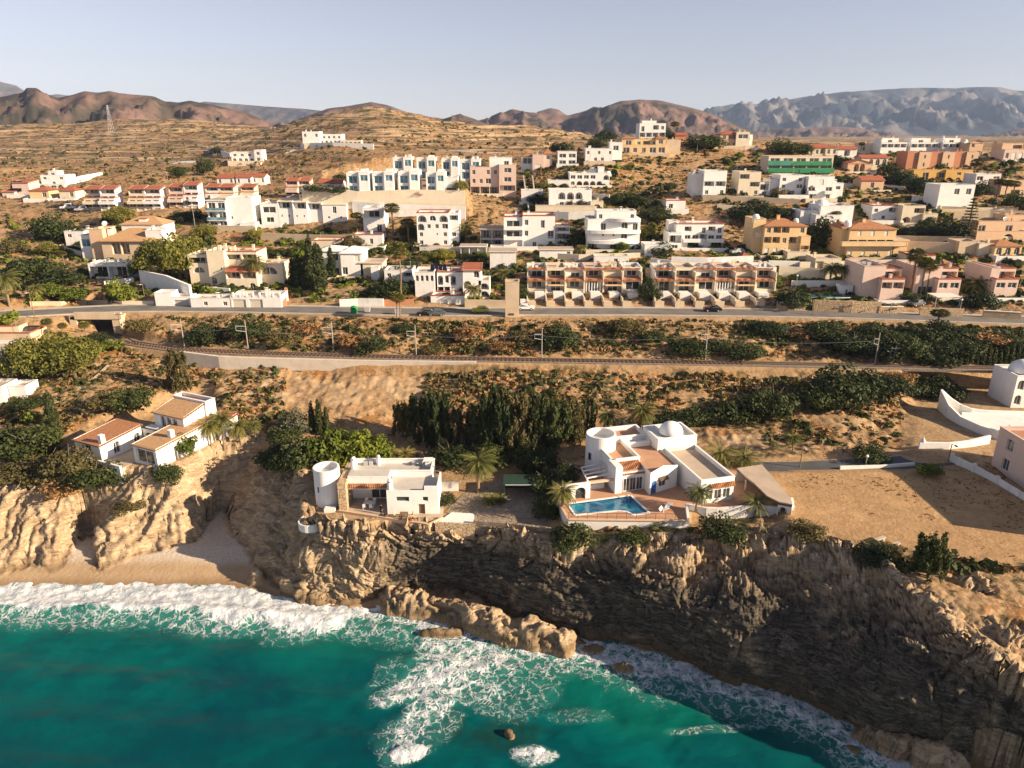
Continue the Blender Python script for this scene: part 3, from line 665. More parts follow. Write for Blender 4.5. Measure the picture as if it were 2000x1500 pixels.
# ------------------------------------------------------------------ building materials
paint('white', (0.78, 0.755, 0.72), 0.10, 0.5, 0.85, 0.26)
paint('white_clean', (0.82, 0.80, 0.77), 0.07, 0.6, 0.85, 0.15)
paint('cream', (0.72, 0.62, 0.47), 0.10, 0.5, 0.85, 0.12)
paint('yellow', (0.70, 0.50, 0.27), 0.10, 0.5, 0.85, 0.10)
paint('ochre', (0.66, 0.40, 0.13), 0.10, 0.5, 0.85, 0.10)
paint('pink', (0.66, 0.50, 0.42), 0.08, 0.5, 0.85, 0.10)
paint('peach', (0.66, 0.45, 0.29), 0.08, 0.5, 0.85, 0.10)
paint('orange', (0.52, 0.23, 0.13), 0.10, 0.5, 0.85, 0.08)
paint('greywall', (0.52, 0.48, 0.43), 0.15, 0.4, 0.9, 0.2)
paint('beigewall', (0.60, 0.47, 0.33), 0.14, 0.4, 0.9, 0.22)
paint('deck', (0.46, 0.37, 0.30), 0.2, 0.4, 0.9)
paint('deckred', (0.42, 0.22, 0.14), 0.2, 0.4, 0.9)
paint('asphalt', (0.19, 0.175, 0.16), 0.3, 0.25, 0.9)
paint('asphalt_dark', (0.10, 0.10, 0.105), 0.3, 0.25, 0.9)
paint('concrete', (0.50, 0.45, 0.38), 0.2, 0.5, 0.9, 0.25)
paint('frame_white', (0.75, 0.73, 0.70), 0.02)
paint('frame_dark', (0.10, 0.07, 0.05), 0.1)
paint('shutter', (0.74, 0.70, 0.64), 0.08, 1.0, 0.7)
paint('garage', (0.62, 0.55, 0.45), 0.1, 0.6, 0.7)
paint('metal', (0.45, 0.45, 0.46), 0.1, 1, 0.45)
paint('polegrey', (0.33, 0.30, 0.26), 0.15, 1, 0.7)
paint('woodpole', (0.20, 0.13, 0.08), 0.2, 1, 0.9)
paint('blue', (0.03, 0.12, 0.36), 0.1, 1, 0.6)
paint('netting', (0.05, 0.26, 0.12), 0.25, 0.4, 0.9)
paint('netting_teal', (0.07, 0.28, 0.20), 0.25, 0.4, 0.9)
paint('awning', (0.66, 0.46, 0.28), 0.1, 0.5, 0.9)
paint('solar', (0.012, 0.014, 0.03), 0.2, 1, 0.25)
paint('rubber', (0.015, 0.015, 0.015), 0.1, 1, 0.8)
paint('lawn', (0.12, 0.17, 0.02), 0.35, 1.5, 0.95)
def glass_material():
    t = NT('window_glass')
    n = t.noise(0.35, 2)
    t.b.inputs['Specular IOR Level'].default_value = 0.8
    MATS['glass'] = t.done(t.mix(t.rng(n, 0.4, 0.6), (0.030, 0.035, 0.04), (0.075, 0.075, 0.07)), 0.08)
    t = NT('blue_glass'); t.b.inputs['Specular IOR Level'].default_value = 0.8
    MATS['glassblue'] = t.done(t.mix(t.rng(t.noise(0.5, 3), 0.4, 0.6), (0.03, 0.13, 0.20), (0.12, 0.26, 0.33)), 0.08)
glass_material()
def tile_material(name, a, b):
    t = NT(name)
    w = t.new('ShaderNodeTexWave', wave_type='BANDS', bands_direction='X'); w.inputs['Scale'].default_value = 1.25; w.inputs['Distortion'].default_value = 0.4; w.inputs['Detail'].default_value = 1
    w2 = t.new('ShaderNodeTexWave', wave_type='BANDS', bands_direction='Y'); w2.inputs['Scale'].default_value = 0.8; w2.inputs['Distortion'].default_value = 0.3
    for q in (w, w2): t.link(t.geo.outputs['Position'], q.inputs[0])
    c = t.mix(t.rng(t.noise(2.2, 5, 0.7), 0.35, 0.68), a, b)
    c = t.mix(t.math('MULTIPLY', t.rng(w.outputs['Fac'], 0.0, 0.5, 1, 0), 0.5), c, tuple(x * 0.45 for x in b))
    t.bump(t.math('ADD', w.outputs['Fac'], t.math('MULTIPLY', w2.outputs['Fac'], 0.4)), 0.6, 0.08)
    MATS[name] = t.done(c, 0.9)
tile_material('tile', (0.50, 0.24, 0.115), (0.36, 0.155, 0.075))
tile_material('tilepale', (0.58, 0.36, 0.19), (0.44, 0.25, 0.125))
tile_material('tilered', (0.46, 0.145, 0.075), (0.32, 0.10, 0.06))
def stone_material(name, a, b, s=1.4):
    t = NT(name)
    v = t.new('ShaderNodeTexVoronoi', feature='DISTANCE_TO_EDGE'); v.inputs['Scale'].default_value = s
    v2 = t.new('ShaderNodeTexVoronoi', feature='F1'); v2.inputs['Scale'].default_value = s
    for q in (v, v2): t.link(t.pos((1, 1, 1.6)), q.inputs['Vector'])
    c = t.mix(v2.outputs['Color'], a, b)
    c = t.mix(0.5, c, t.mix(t.rng(t.noise(1.5, 4), 0.4, 0.6), a, b))
    c = t.mix(t.rng(v.outputs['Distance'], 0.0, 0.07, 0.7, 0), c, (0.18, 0.13, 0.09))
    t.bump(t.rng(v.outputs['Distance'], 0, 0.12), 0.7, 0.08)
    MATS[name] = t.done(c, 0.95)
stone_material('stone', (0.56, 0.42, 0.27), (0.42, 0.29, 0.17))
stone_material('stonedark', (0.36, 0.29, 0.22), (0.22, 0.17, 0.12))

# ------------------------------------------------------------------ mesh builder
class MB:
    def __init__(s): s.v = []; s.f = []; s.m = []
    def poly(s, pts, m=0):
        i = len(s.v); s.v.extend(tuple(p) for p in pts); s.f.append(tuple(range(i, i + len(pts)))); s.m.append(m)
    def box(s, x0, x1, y0, y1, z0, z1, m=0):
        i = len(s.v)
        s.v.extend([(x0, y0, z0), (x1, y0, z0), (x1, y1, z0), (x0, y1, z0), (x0, y0, z1), (x1, y0, z1), (x1, y1, z1), (x0, y1, z1)])
        for f in ((3, 2, 1, 0), (4, 5, 6, 7), (0, 1, 5, 4), (1, 2, 6, 5), (2, 3, 7, 6), (3, 0, 4, 7)):
            s.f.append(tuple(i + k for k in f)); s.m.append(m)
    def beam(s, a, b, w, h=None, m=0, up=(0, 0, 1)):
        a = Vector(a); b = Vector(b); d = (b - a).normalized(); h = h or w
        x = d.cross(Vector(up))
        x = x.normalized() if x.length > 1e-4 else Vector((1, 0, 0)); y = x.cross(d)
        i = len(s.v)
        for p in (a, b):
            for q in ((-1, -1), (1, -1), (1, 1), (-1, 1)): s.v.append(tuple(p + x * (q[0] * w / 2) + y * (q[1] * h / 2)))
        for f in ((3, 2, 1, 0), (4, 5, 6, 7), (0, 1, 5, 4), (1, 2, 6, 5), (2, 3, 7, 6), (3, 0, 4, 7)):
            s.f.append(tuple(i + k for k in f)); s.m.append(m)
    def tube(s, pts, rad, n=8, m=0, cap=True):
        rings = []
        for k, p in enumerate(pts):
            p = Vector(p); a = Vector(pts[max(k - 1, 0)]); b = Vector(pts[min(k + 1, len(pts) - 1)]); d = (b - a).normalized()
            x = d.cross(Vector((0.31, 0.87, 0.21))).normalized(); y = d.cross(x)
            r = rad[k] if isinstance(rad, (list, tuple)) else rad
            i = len(s.v); rings.append(i)
            for j in range(n): s.v.append(tuple(p + x * (r * cos(2 * pi * j / n)) + y * (r * sin(2 * pi * j / n))))
        for k in range(len(rings) - 1):
            for j in range(n):
                s.f.append((rings[k] + j, rings[k] + (j + 1) % n, rings[k + 1] + (j + 1) % n, rings[k + 1] + j)); s.m.append(m)
        if cap:
            s.f.append(tuple(rings[-1] + j for j in range(n))); s.m.append(m)
            s.f.append(tuple(rings[0] + j for j in reversed(range(n)))); s.m.append(m)
    def lathe(s, prof, cx=0, cy=0, n=24, m=0, a0=0.0, a1=2 * pi):
        full = abs(a1 - a0 - 2 * pi) < 1e-6; nn = n if full else n + 1; i0 = len(s.v)
        for r, z in prof:
            for j in range(nn):
                a = a0 + (a1 - a0) * j / n; s.v.append((cx + r * cos(a), cy + r * sin(a), z))
        for k in range(len(prof) - 1):
            for j in range(n):
                j2 = (j + 1) % nn
                s.f.append((i0 + k * nn + j, i0 + k * nn + j2, i0 + (k + 1) * nn + j2, i0 + (k + 1) * nn + j)); s.m.append(m)
    def prism(s, pts, z0, z1, m=0, mt=None):
        """vertical walls over a plan outline, with a top"""
        n = len(pts); i = len(s.v)
        s.v.extend((p[0], p[1], z0) for p in pts); s.v.extend((p[0], p[1], z1) for p in pts)
        for k in range(n): s.f.append((i + k, i + (k + 1) % n, i + n + (k + 1) % n, i + n + k)); s.m.append(m)
        s.f.append(tuple(i + n + k for k in range(n))); s.m.append(m if mt is None else mt)
    def build(s, name, mats, parent=None, smooth=False, loc=None):
        me = bpy.data.meshes.new(name); me.from_pydata(s.v, [], s.f)
        for mm in (mats if isinstance(mats, (list, tuple)) else [mats]): me.materials.append(M(mm) if isinstance(mm, str) else mm)
        if any(s.m): me.polygons.foreach_set('material_index', s.m)
        if smooth: me.polygons.foreach_set('use_smooth', [True] * len(me.polygons))
        me.update()
        o = bpy.data.objects.new(name, me)
        if loc is not None: o.location = loc
        return link(o, parent)

def facade(mb, T, w, h, ops, m=0):
    """wall panel w x h with real openings; T(a, b, depth) -> point; op = (a0, a1, b0, b1, recess, arched, material of the back)"""
    xs = sorted({0.0, w, *[o[0] for o in ops], *[o[1] for o in ops]}); zs = sorted({0.0, h, *[o[2] for o in ops], *[o[3] for o in ops]})
    for i in range(len(xs) - 1):
        for j in range(len(zs) - 1):
            cx, cz = (xs[i] + xs[i + 1]) / 2, (zs[j] + zs[j + 1]) / 2
            if any(o[0] < cx < o[1] and o[2] < cz < o[3] for o in ops): continue
            mb.poly([T(xs[i], zs[j], 0), T(xs[i + 1], zs[j], 0), T(xs[i + 1], zs[j + 1], 0), T(xs[i], zs[j + 1], 0)], m)
    for a0, a1, b0, b1, r, arch, mk in ops:
        q = [(a0, b0), (a1, b0), (a1, b1), (a0, b1)]
        if arch:
            R = (a1 - a0) / 2; c = (a0 + a1) / 2; sp = max(b1 - R, b0 + 0.1); ry = b1 - sp; n = 8
            arc = [(c + R * cos(pi * k / n), sp + ry * sin(pi * k / n)) for k in range(n + 1)]
            h1 = arc[:n // 2 + 1]; h2 = arc[n // 2:]
            for k in range(len(h1) - 1): mb.poly([T(a1, b1, 0), T(*h1[k + 1], 0), T(*h1[k], 0)], m)
            for k in range(len(h2) - 1): mb.poly([T(a0, b1, 0), T(*h2[k + 1], 0), T(*h2[k], 0)], m)
            q = [(a0, b0), (a1, b0)] + arc
        n = len(q)
        for k in range(n):
            p0, p1 = q[k], q[(k + 1) % n]
            mb.poly([T(*p0, 0), T(*p1, 0), T(*p1, r), T(*p0, r)], m)
        mb.poly([T(*p, r) for p in q], mk)

# unit window: frame with a mullion, and its pane
def _unit():
    f = MB(); t = 0.06
    f.box(0, t, 0, 0.06, 0, 1); f.box(1 - t, 1, 0, 0.06, 0, 1); f.box(t, 1 - t, 0, 0.06, 0, t); f.box(t, 1 - t, 0, 0.06, 1 - t, 1); f.box(0.48, 0.52, 0.01, 0.05, t, 1 - t)
    p = MB(); p.poly([(0, 0, 0), (1, 0, 0), (1, 0, 1), (0, 0, 1)])
    me = []
    for n_, b in (('window_frame', f), ('pane', p)):
        x = bpy.data.meshes.new(n_); x.from_pydata(b.v, [], b.f); x.update(); me.append(x)
    return me
UNITF, UNITP = _unit()
_umesh = {}
def unit_mesh(base, mat):
    k = (base.name, mat)
    if k not in _umesh:
        c = base.copy(); c.materials.append(M(mat)); _umesh[k] = c
    return _umesh[k]
def put_window(par, T, a0, a1, b0, b1, r, glass='glass', frame='frame_white', name='window'):
    o = T(a0, b0, r - 0.10); ux = Vector(T(a1, b0, r - 0.10)) - Vector(o); uz = Vector((0, 0, b1 - b0)); dn = (Vector(T(a0, b0, r)) - Vector(T(a0, b0, r - 1))).normalized()
    w = bpy.data.objects.new(name, unit_mesh(UNITF, frame)); link(w, par)
    w.matrix_local = Matrix(((ux.x, dn.x, 0, o[0]), (ux.y, dn.y, 0, o[1]), (0, 0, uz.z, o[2]), (0, 0, 0, 1)))
    p = bpy.data.objects.new('pane', unit_mesh(UNITP, glass)); link(p, w); p.location = (0, 0.035, 0)
    return w

RND = random.Random(7)
class House:
    def __init__(s, name, label, px, py, group=None, cat='house', rz=0.0, Y=None, loc=None):
        if loc is None:
            loc = G(px, py) if Y is None else at_y(px, py, Y)
        s.Y = loc.y; s.o = Vector((loc.x, loc.y, loc.z)); s.rz = rz
        s.e = empty(name, s.o, label, cat, group, rz); s.auto = rz == 0 and abs(s.o.y) > 115
    def x(s, px, py, dy=0): return at_y(px, py, s.Y + dy).x - s.o.x
    def z(s, px, py, dy=0): return at_y(px, py, s.Y + dy).z - s.o.z
    def block(s, px0, px1, pyb, pyt, dep, rows=(), dy=0.0, **k):
        x0, x1 = s.x(px0, pyb, dy), s.x(px1, pyb, dy); pc = (px0 + px1) / 2
        z0, z1 = s.z(pc, pyb, dy), s.z(pc, pyt, dy)
        return s.mblock(x0, x1, z0, z1, dep, rows, dy, **k)
    def mblock(s, x0, x1, z0, z1, dep, rows=(), dy=0.0, mat='white', roof='p', deck='deck', cap=None, skirt=2.5, side=None, glass='glass', frame='frame_white',
               balc='solid', par=0.55, sides=None, tile='tile', over=0.35, name='wall', rise=None, gcol='garage'):
        """one storeyed block: walls with openings, roof, windows, balconies"""
        w, h = x1 - x0, z1 - z0; mb = MB(); mats = [mat, 'frame_dark', deck]
        fits = []
        def lay(rows, W, T):
            ops = []; n = len(rows)
            if n == 0: return ops
            sh = h / n if roof not in ('p', 'c') else (h - par * 0.8) / n
            for i, r in enumerate(rows):
                zb = sh * (n - 1 - i); c = len(r); cw = W / max(c, 1); j = 0
                while j < c:
                    ch = r[j]; a = j * cw
                    if ch == 'w': o = (a + cw * 0.28, a + cw * 0.72, zb + sh * 0.30, zb + sh * 0.80, 0.24, 0, 0)
                    elif ch == 'W': o = (a + cw * 0.12, a + cw * 0.88, zb + sh * 0.24, zb + sh * 0.84, 0.28, 0, 0)
                    elif ch == 'o': o = (a + cw * 0.40, a + cw * 0.60, zb + sh * 0.48, zb + sh * 0.70, 0.2, 0, 0)
                    elif ch == 'd': o = (a + cw * 0.26, a + cw * 0.74, zb + 0.08, zb + sh * 0.76, 0.25, 0, 0)
                    elif ch in 'Db': o = (a + cw * 0.12, a + cw * 0.88, zb + 0.10, zb + sh * 0.80, 0.3, 0, 0)
                    elif ch == 's': o = (a + cw * 0.25, a + cw * 0.75, zb + sh * 0.30, zb + sh * 0.80, 0.14, 0, 0)
                    elif ch == 'S': o = (a + cw * 0.2, a + cw * 0.8, zb + 0.08, zb + sh * 0.80, 0.14, 0, 0)
                    elif ch == 'g': o = (a + cw * 0.10, a + cw * 0.90, zb + 0.05, zb + sh * 0.82, 0.25, 0, 0)
                    elif ch == 'a': o = (a + cw * 0.20, a + cw * 0.80, zb + sh * 0.22, zb + sh * 0.86, 0.30, 1, 0)
                    elif ch == 'A': o = (a + cw * 0.08, a + cw * 0.92, zb + 0.12, zb + sh * 0.88, min(1.8, dep * 0.4), 1, 0)
                    elif ch == 'L': o = (a + cw * 0.05, a + cw * 0.95, zb + sh * 0.30, zb + sh * 0.90, min(1.8, dep * 0.4), 0, 0)
                    elif ch == 'O': o = (a + cw * 0.04, a + cw * 0.96, zb + 0.06, zb + sh * 0.90, min(2.2, dep * 0.45), 0, 0)
                    else: j += 1; continue
                    ops.append(o); fits.append((ch, o, T, zb, sh)); j += 1
                # balconies run over neighbouring cells
                j = 0
                while j < c and T is front:
                    if r[j] == 'b':
                        e = j
                        while e < c and r[e] == 'b': e += 1
                        a, b = x0 + j * cw - (0.15 if j else -0.02), x0 + e * cw - (0.02 if e == c else -0.15)
                        B = MB(); zz = z0 + zb - 0.02; dp = 1.3
                        B.box(a, b, dy - dp, dy + 0.02, zz - 0.2, zz)
                        if balc == 'solid':
                            B.box(a, b, dy - dp, dy - dp + 0.12, zz, zz + 0.9); B.box(a, a + 0.12, dy - dp + 0.12, dy, zz, zz + 0.9); B.box(b - 0.12, b, dy - dp + 0.12, dy, zz, zz + 0.9)
                            B.build('balcony', mat, s.e)
                        else:
                            bo = B.build('balcony', mat, s.e); R = MB()
                            if balc == 'glass':
                                R.box(a, b, dy - dp, dy - dp + 0.04, zz, zz + 0.9); R.build('railing', 'glassblue', bo)
                            else:
                                R.box(a, b, dy - dp, dy - dp + 0.06, zz + 0.86, zz + 0.94)
                                nb = max(3, int((b - a) / 0.35))
                                for q in range(nb + 1): xx = a + (b - a - 0.06) * q / nb; R.box(xx, xx + 0.06, dy - dp, dy - dp + 0.06, zz, zz + 0.86)
                                R.build('railing', 'frame_white', bo)
                        j = e
                    else: j += 1
            return ops
        front = lambda a, b, r: (x0 + a, dy + r, z0 + b)
        right = lambda a, b, r: (x1 - r, dy + a, z0 + b)
        left = lambda a, b, r: (x0 + r, dy + dep - a, z0 + b)
        facade(mb, front, w, h, lay(list(rows), w, front))
        gx = s.o.x + (x0 + x1) / 2
        vis_right = gx < 0
        facade(mb, right, dep, h, lay(list(sides or ()), dep, right) if vis_right else [])
        facade(mb, left, dep, h, lay(list(sides or ()), dep, left) if not vis_right else [])
        mb.poly([(x1, dy + dep, z0), (x0, dy + dep, z0), (x0, dy + dep, z1), (x1, dy + dep, z1)])
        if skirt:
            for p, q in (((x0, dy), (x1, dy)), ((x1, dy), (x1, dy + dep)), ((x0, dy), (x0, dy + dep)), ((x0, dy + dep), (x1, dy + dep))):
                mb.poly([(*p, z0 - skirt), (*q, z0 - skirt), (*q, z0), (*p, z0)])
        # roof
        y0, y1 = dy, dy + dep; ro = None
        if roof in ('p', 'c'):
            t = 0.22; zd = z1 - par
            mb.poly([(x0 + t, y0 + t, zd), (x1 - t, y0 + t, zd), (x1 - t, y1 - t, zd), (x0 + t, y1 - t, zd)], 2)
            for p, q in (((x0 + t, y0 + t), (x1 - t, y0 + t)), ((x1 - t, y0 + t), (x1 - t, y1 - t)), ((x1 - t, y1 - t), (x0 + t, y1 - t)), ((x0 + t, y1 - t), (x0 + t, y0 + t))):
                mb.poly([(*p, zd), (*q, zd), (*q, z1), (*p, z1)])
            C = MB(); e = 0.06; ht = 0.10 if cap is None else 0.28
            for a, b, c, d in ((x0 - e, x1 + e, y0 - e, y0 + t + e), (x0 - e, x1 + e, y1 - t - e, y1 + e), (x0 - e, x0 + t + e, y0 + t + e, y1 - t - e), (x1 - t - e, x1 + e, y0 + t + e, y1 - t - e)):
                C.box(a, b, c, d, z1, z1 + ht)
            C.build('parapet', cap or mat, s.e)
            if x1 - x0 > 3.5 and dep > 4.5 and s.auto:      # small things every flat roof carries
                for _ in range(RND.choice((1, 2, 2, 3))):
                    a, b = RND.uniform(x0 + .8, x1 - .8), RND.uniform(y0 + 1, y1 - 1); kx = RND.random(); B = MB()
                    if kx < .45: B.box(a - .3, a + .3, b - .3, b + .3, zd, z1 + RND.uniform(.5, 1.0)); B.box(a - .4, a + .4, b - .4, b + .4, z1 + 1.0, z1 + 1.1); B.build('chimney', mat, s.e)
                    elif kx < .75: B.box(a - .5, a + .5, b - .25, b + .25, zd, zd + .8); B.build('air_conditioner', 'metal', s.e)
                    else: B.tube([(a, b, zd), (a, b, z1 + 1.8)], .03, 5); B.beam((a - .5, b, z1 + 1.6), (a + .5, b, z1 + 1.6), .03); B.build('aerial', 'metal', s.e)
        elif roof in ('h', 'g', 't', 'k'):
            R = MB(); e = over; hh = rise if rise is not None else (dep * 0.22 if roof != 'g' else dep * 0.2); X0, X1, Y0, Y1 = x0 - e, x1 + e, y0 - e, y1 + e; zb = z1; ym = (Y0 + Y1) / 2
            if roof == 'h':
                k = min((X1 - X0) / 2 * 0.9, (Y1 - Y0) / 2); A = (X0 + k, ym, zb + hh); Bp = (X1 - k, ym, zb + hh)
                R.poly([(X0, Y0, zb), (X1, Y0, zb), Bp, A]); R.poly([(X1, Y1, zb), (X0, Y1, zb), A, Bp]); R.poly([(X0, Y1, zb), (X0, Y0, zb), A]); R.poly([(X1, Y0, zb), (X1, Y1, zb), Bp])
            elif roof == 'g':
                R.poly([(X0, Y0, zb), (X1, Y0, zb), (X1, ym, zb + hh), (X0, ym, zb + hh)]); R.poly([(X1, Y1, zb), (X0, Y1, zb), (X0, ym, zb + hh), (X1, ym, zb + hh)])
                for xx in (x0, x1): mb.poly([(xx, y0, z1), (xx, y1, z1), (xx, ym, z1 + hh)])
            elif roof == 't':
                R.poly([(X0, Y0, zb - 0.1), (X1, Y0, zb - 0.1), (X1, Y1, zb + hh), (X0, Y1, zb + hh)])
                for xx in (x0, x1): mb.poly([(xx, y0, z1), (xx, y1, z1), (xx, y1, z1 + hh)])
                mb.poly([(x0, y1, z1), (x1, y1, z1), (x1, y1, z1 + hh - .05), (x0, y1, z1 + hh - .05)])
            elif roof == 'k':   # gable end to the front
                xm = (X0 + X1) / 2
                R.poly([(X0, Y0, zb), (xm, Y0, zb + hh), (xm, Y1, zb + hh), (X0, Y1, zb)]); R.poly([(X1, Y0, zb), (xm, Y0, zb + hh), (xm, Y1, zb + hh), (X1, Y1, zb)])
                for yy in (y0, y1): mb.poly([(x0, yy, z1), (x1, yy, z1), ((x0 + x1) / 2, yy, z1 + hh)])
            nf = len(R.f)
            for f in list(R.f): R.f.append(tuple(q + len(R.v) for q in f)); R.m.append(0)
            nv = len(R.v); R.v += [(a, b, c - 0.16) for a, b, c in R.v]
            R.f = R.f[:nf] + [tuple(q % nv + nv for q in f) for f in R.f[:nf]]; R.m = [0] * len(R.f)
            R.box(X0, X1, Y0, Y0 + 0.05, zb - 0.2, zb - 0.02)
            ro = R.build('roof', tile, s.e)
        elif roof == 'f':
            R = MB(); R.box(x0 - over, x1 + over, y0 - over, y1 + over, z1 - 0.02, z1 + 0.22); ro = R.build('roof', [cap or mat], s.e)
            D = MB(); D.box(x0 - over + .1, x1 + over - .1, y0 - over + .1, y1 + over - .1, z1 + 0.22, z1 + 0.25); D.build('roof_deck', deck, ro)
        wl_ = mb.build(name, mats, s.e)
        for ch, o, T, zb, sh in fits:
            a0, a1, b0, b1, r, arch, _ = o
            if ch in 'wWodDba':
                put_window(s.e, T, a0, a1, b0, b1, r, glass, frame)
            elif ch in 'sS':
                Q = MB(); q = [T(a0, b0, r - 0.04), T(a1, b0, r - 0.04), T(a1, b1, r - 0.04), T(a0, b1, r - 0.04)]; Q.poly(q); Q.build('shutter', 'shutter', s.e)
            elif ch == 'g':
                Q = MB(); n = 4
                for i in range(n):
                    za, zc = b0 + (b1 - b0) * i / n, b0 + (b1 - b0) * (i + 1) / n - 0.03
                    Q.poly([T(a0, za, r - 0.05), T(a1, za, r - 0.05), T(a1, zc, r - 0.05), T(a0, zc, r - 0.05)])
                Q.build('garage_door', gcol, s.e)
            elif ch in 'ALO':
                m_ = (a0 + a1) / 2; hw = (a1 - a0) * 0.30
                top = b0 + (b1 - b0) * (0.72 if ch == 'A' else 0.9)
                put_window(s.e, T, m_ - hw, m_ + hw, b0 + 0.05, top, r - 0.02, glass, frame)
        return dict(x0=x0, x1=x1, z0=z0, z1=z1, y0=y0, y1=y1, sh=h / max(len(rows), 1), wall=wl_, roof=ro)
    def box(s, name, x0, x1, y0, y1, z0, z1, mat, par=None):
        b = MB(); b.box(x0, x1, y0, y1, z0, z1); return b.build(name, mat, par or s.e)
    def chimney(s, px, pyb, pyt, w=0.7, dy=2.0, mat='white', cap='tilered'):
        x, z0, z1 = s.x(px, pyb, dy), s.z(px, pyb, dy), s.z(px, pyt, dy)
        o = s.box('chimney', x - w / 2, x + w / 2, dy, dy + w, z0 - 0.6, z1, mat)
        s.box('chimney_cap', x - w / 2 - .1, x + w / 2 + .1, dy - .1, dy + w + .1, z1, z1 + 0.14, cap, o)
    def dome(s, px, pyb, rpx, dy=3.0, mat='white_clean', flat=0.9, name='dome'):
        x, z = s.x(px, pyb, dy), s.z(px, pyb, dy); r = abs(s.x(px + rpx, pyb, dy) - x)
        b = MB(); b.lathe([(r * cos(pi / 2 * k / 8), z + r * flat * sin(pi / 2 * k / 8)) for k in range(9)], x, dy + r, 24)
        b.box(x - r * 1.06, x + r * 1.06, dy - 0.06 * r, dy + 2.06 * r, z - 0.8, z - 0.02)
        return b.build(name, mat, s.e, False)
    def panels(s, px0, px1, pyb, pyt, dy, n=4):
        x0, x1, z0, z1 = s.x(px0, pyb, dy), s.x(px1, pyb, dy), s.z(px0, pyb, dy), s.z(px0, pyt, dy); w = (x1 - x0) / n
        for i in range(n):
            b = MB(); a = x0 + i * w + 0.04; c = x0 + (i + 1) * w - 0.04
            b.poly([(a, dy, z0), (c, dy, z0), (c, dy + 1.6, z1), (a, dy + 1.6, z1)]); b.poly([(a, dy, z0 - .06), (c, dy, z0 - .06), (c, dy + 1.6, z1 - .06), (a, dy + 1.6, z1 - .06)])
            b.build('solar_panel', 'solar', s.e)
def wall_run(name, label, pts, h, th=0.3, mat='white', group=None, cat='wall', below=1.5, coping=None, Zs=None, piers=0):
    """a free wall following the ground through photo pixels (pixel = foot of the wall)"""
    W = [G(*p) for p in pts] if Zs is None else [at_z(p[0], p[1], z) for p, z in zip(pts, Zs)]
    e = empty(name, W[0], label, cat, group); o = W[0]
    b = MB(); c = MB()
    for i in range(len(W) - 1):
        p, q = W[i] - o, W[i + 1] - o; d = Vector((q.x - p.x, q.y - p.y, 0)).normalized(); n = Vector((-d.y, d.x, 0)) * th / 2
        for B, ex, za, zb in ((b, 1.0, -below, h), (c, 1.35, h, h + 0.10)):
            if B is c and not coping: continue
            k = [p - n * ex, q - n * ex, q + n * ex, p + n * ex]; i0 = len(B.v)
            B.v += [(v.x, v.y, v.z + za) for v in k] + [(v.x, v.y, v.z + zb) for v in k]
            for f in ((3, 2, 1, 0), (4, 5, 6, 7), (0, 1, 5, 4), (1, 2, 6, 5), (2, 3, 7, 6), (3, 0, 4, 7)): B.f.append(tuple(i0 + v for v in f)); B.m.append(0)
    b.build('wall', mat, e)
    if coping: c.build('coping', coping, e)
    if piers:
        for i in range(len(W) - 1):
            L = (W[i + 1] - W[i]).length; n = max(1, int(L / piers))
            for k in range(n + (i == len(W) - 2)):
                p = W[i].lerp(W[i + 1], k / n) - o; q = MB(); s_ = th * 0.9
                q.box(p.x - s_, p.x + s_, p.y - s_, p.y + s_, p.z - 0.5, p.z + h + 0.25); q.build('pier', mat, e)
    return e
def ribbon(name, label, line, w, mat, lift=0.03, off=0.0, cat='road', kind='structure', parent=None, dz=0.0):
    """strip of constant width laid along a surveyed line"""
    P = [Vector(p) for p in line]; Q = []
    for i in range(len(P) - 1):
        n = max(1, int((P[i + 1] - P[i]).length / 3))
        for k in range(n): Q.append(P[i].lerp(P[i + 1], k / n))
    Q.append(P[-1]); v = []
    for i, p in enumerate(Q):
        d = Q[min(i + 1, len(Q) - 1)] - Q[max(i - 1, 0)]; d.z = 0; d.normalize(); n = Vector((-d.y, d.x, 0))
        for s_ in (-1, 1): q = p + n * (off + s_ * w / 2); v.append((q.x, q.y, p.z + lift))
    if dz:
        v = v + [(a, b, c - dz) for a, b, c in v]; m = len(Q) * 2
        f = [(2 * i, 2 * i + 1, 2 * i + 3, 2 * i + 2) for i in range(len(Q) - 1)] + [(2 * i, 2 * i + 2, m + 2 * i + 2, m + 2 * i) for i in range(len(Q) - 1)] + [(2 * i + 1, 2 * i + 3, m + 2 * i + 3, m + 2 * i + 1) for i in range(len(Q) - 1)]
    else: f = [(2 * i, 2 * i + 1, 2 * i + 3, 2 * i + 2) for i in range(len(Q) - 1)]
    me = bpy.data.meshes.new(name); me.from_pydata(v, [], f); me.materials.append(M(mat)); me.update()
    o = link(bpy.data.objects.new(name, me), parent)
    return tag(o, label, cat, None, kind) if parent is None else o
# ------------------------------------------------------------------ roads, railway, structures by the line
ribbon('road', 'grey asphalt road running along the hillside below the houses', ROAD, 7.0, 'asphalt', 0.06)
ribbon('kerb', 'pale kerb along the seaward edge of the hillside road', ROAD, 0.5, 'concrete', 0.22, -3.75, 'kerb', dz=0.6)
ribbon('pavement', 'pale pavement at the foot of the garden walls', ROAD, 1.3, 'concrete', 0.16, 4.15, 'pavement', dz=0.3)
ribbon('lane', 'shaded asphalt lane behind the bare field', LANE, 4.6, 'asphalt_dark', 0.06)
ribbon('footpath', 'pale narrow dirt footpath climbing the slope', PATH, 0.9, 'beigewall', 0.35, cat='footpath')
paint('palewall', (0.64, 0.56, 0.47), 0.14, 0.5, 0.9, 0.15)
paint('ballast', (0.26, 0.21, 0.165), 0.4, 2.0, 0.95)
paint('rail', (0.16, 0.10, 0.07), 0.2, 1, 0.5)
rl = empty('railway_track', RAIL[4], 'single railway track on brown ballast crossing the slope', 'railway'); rl['kind'] = 'structure'
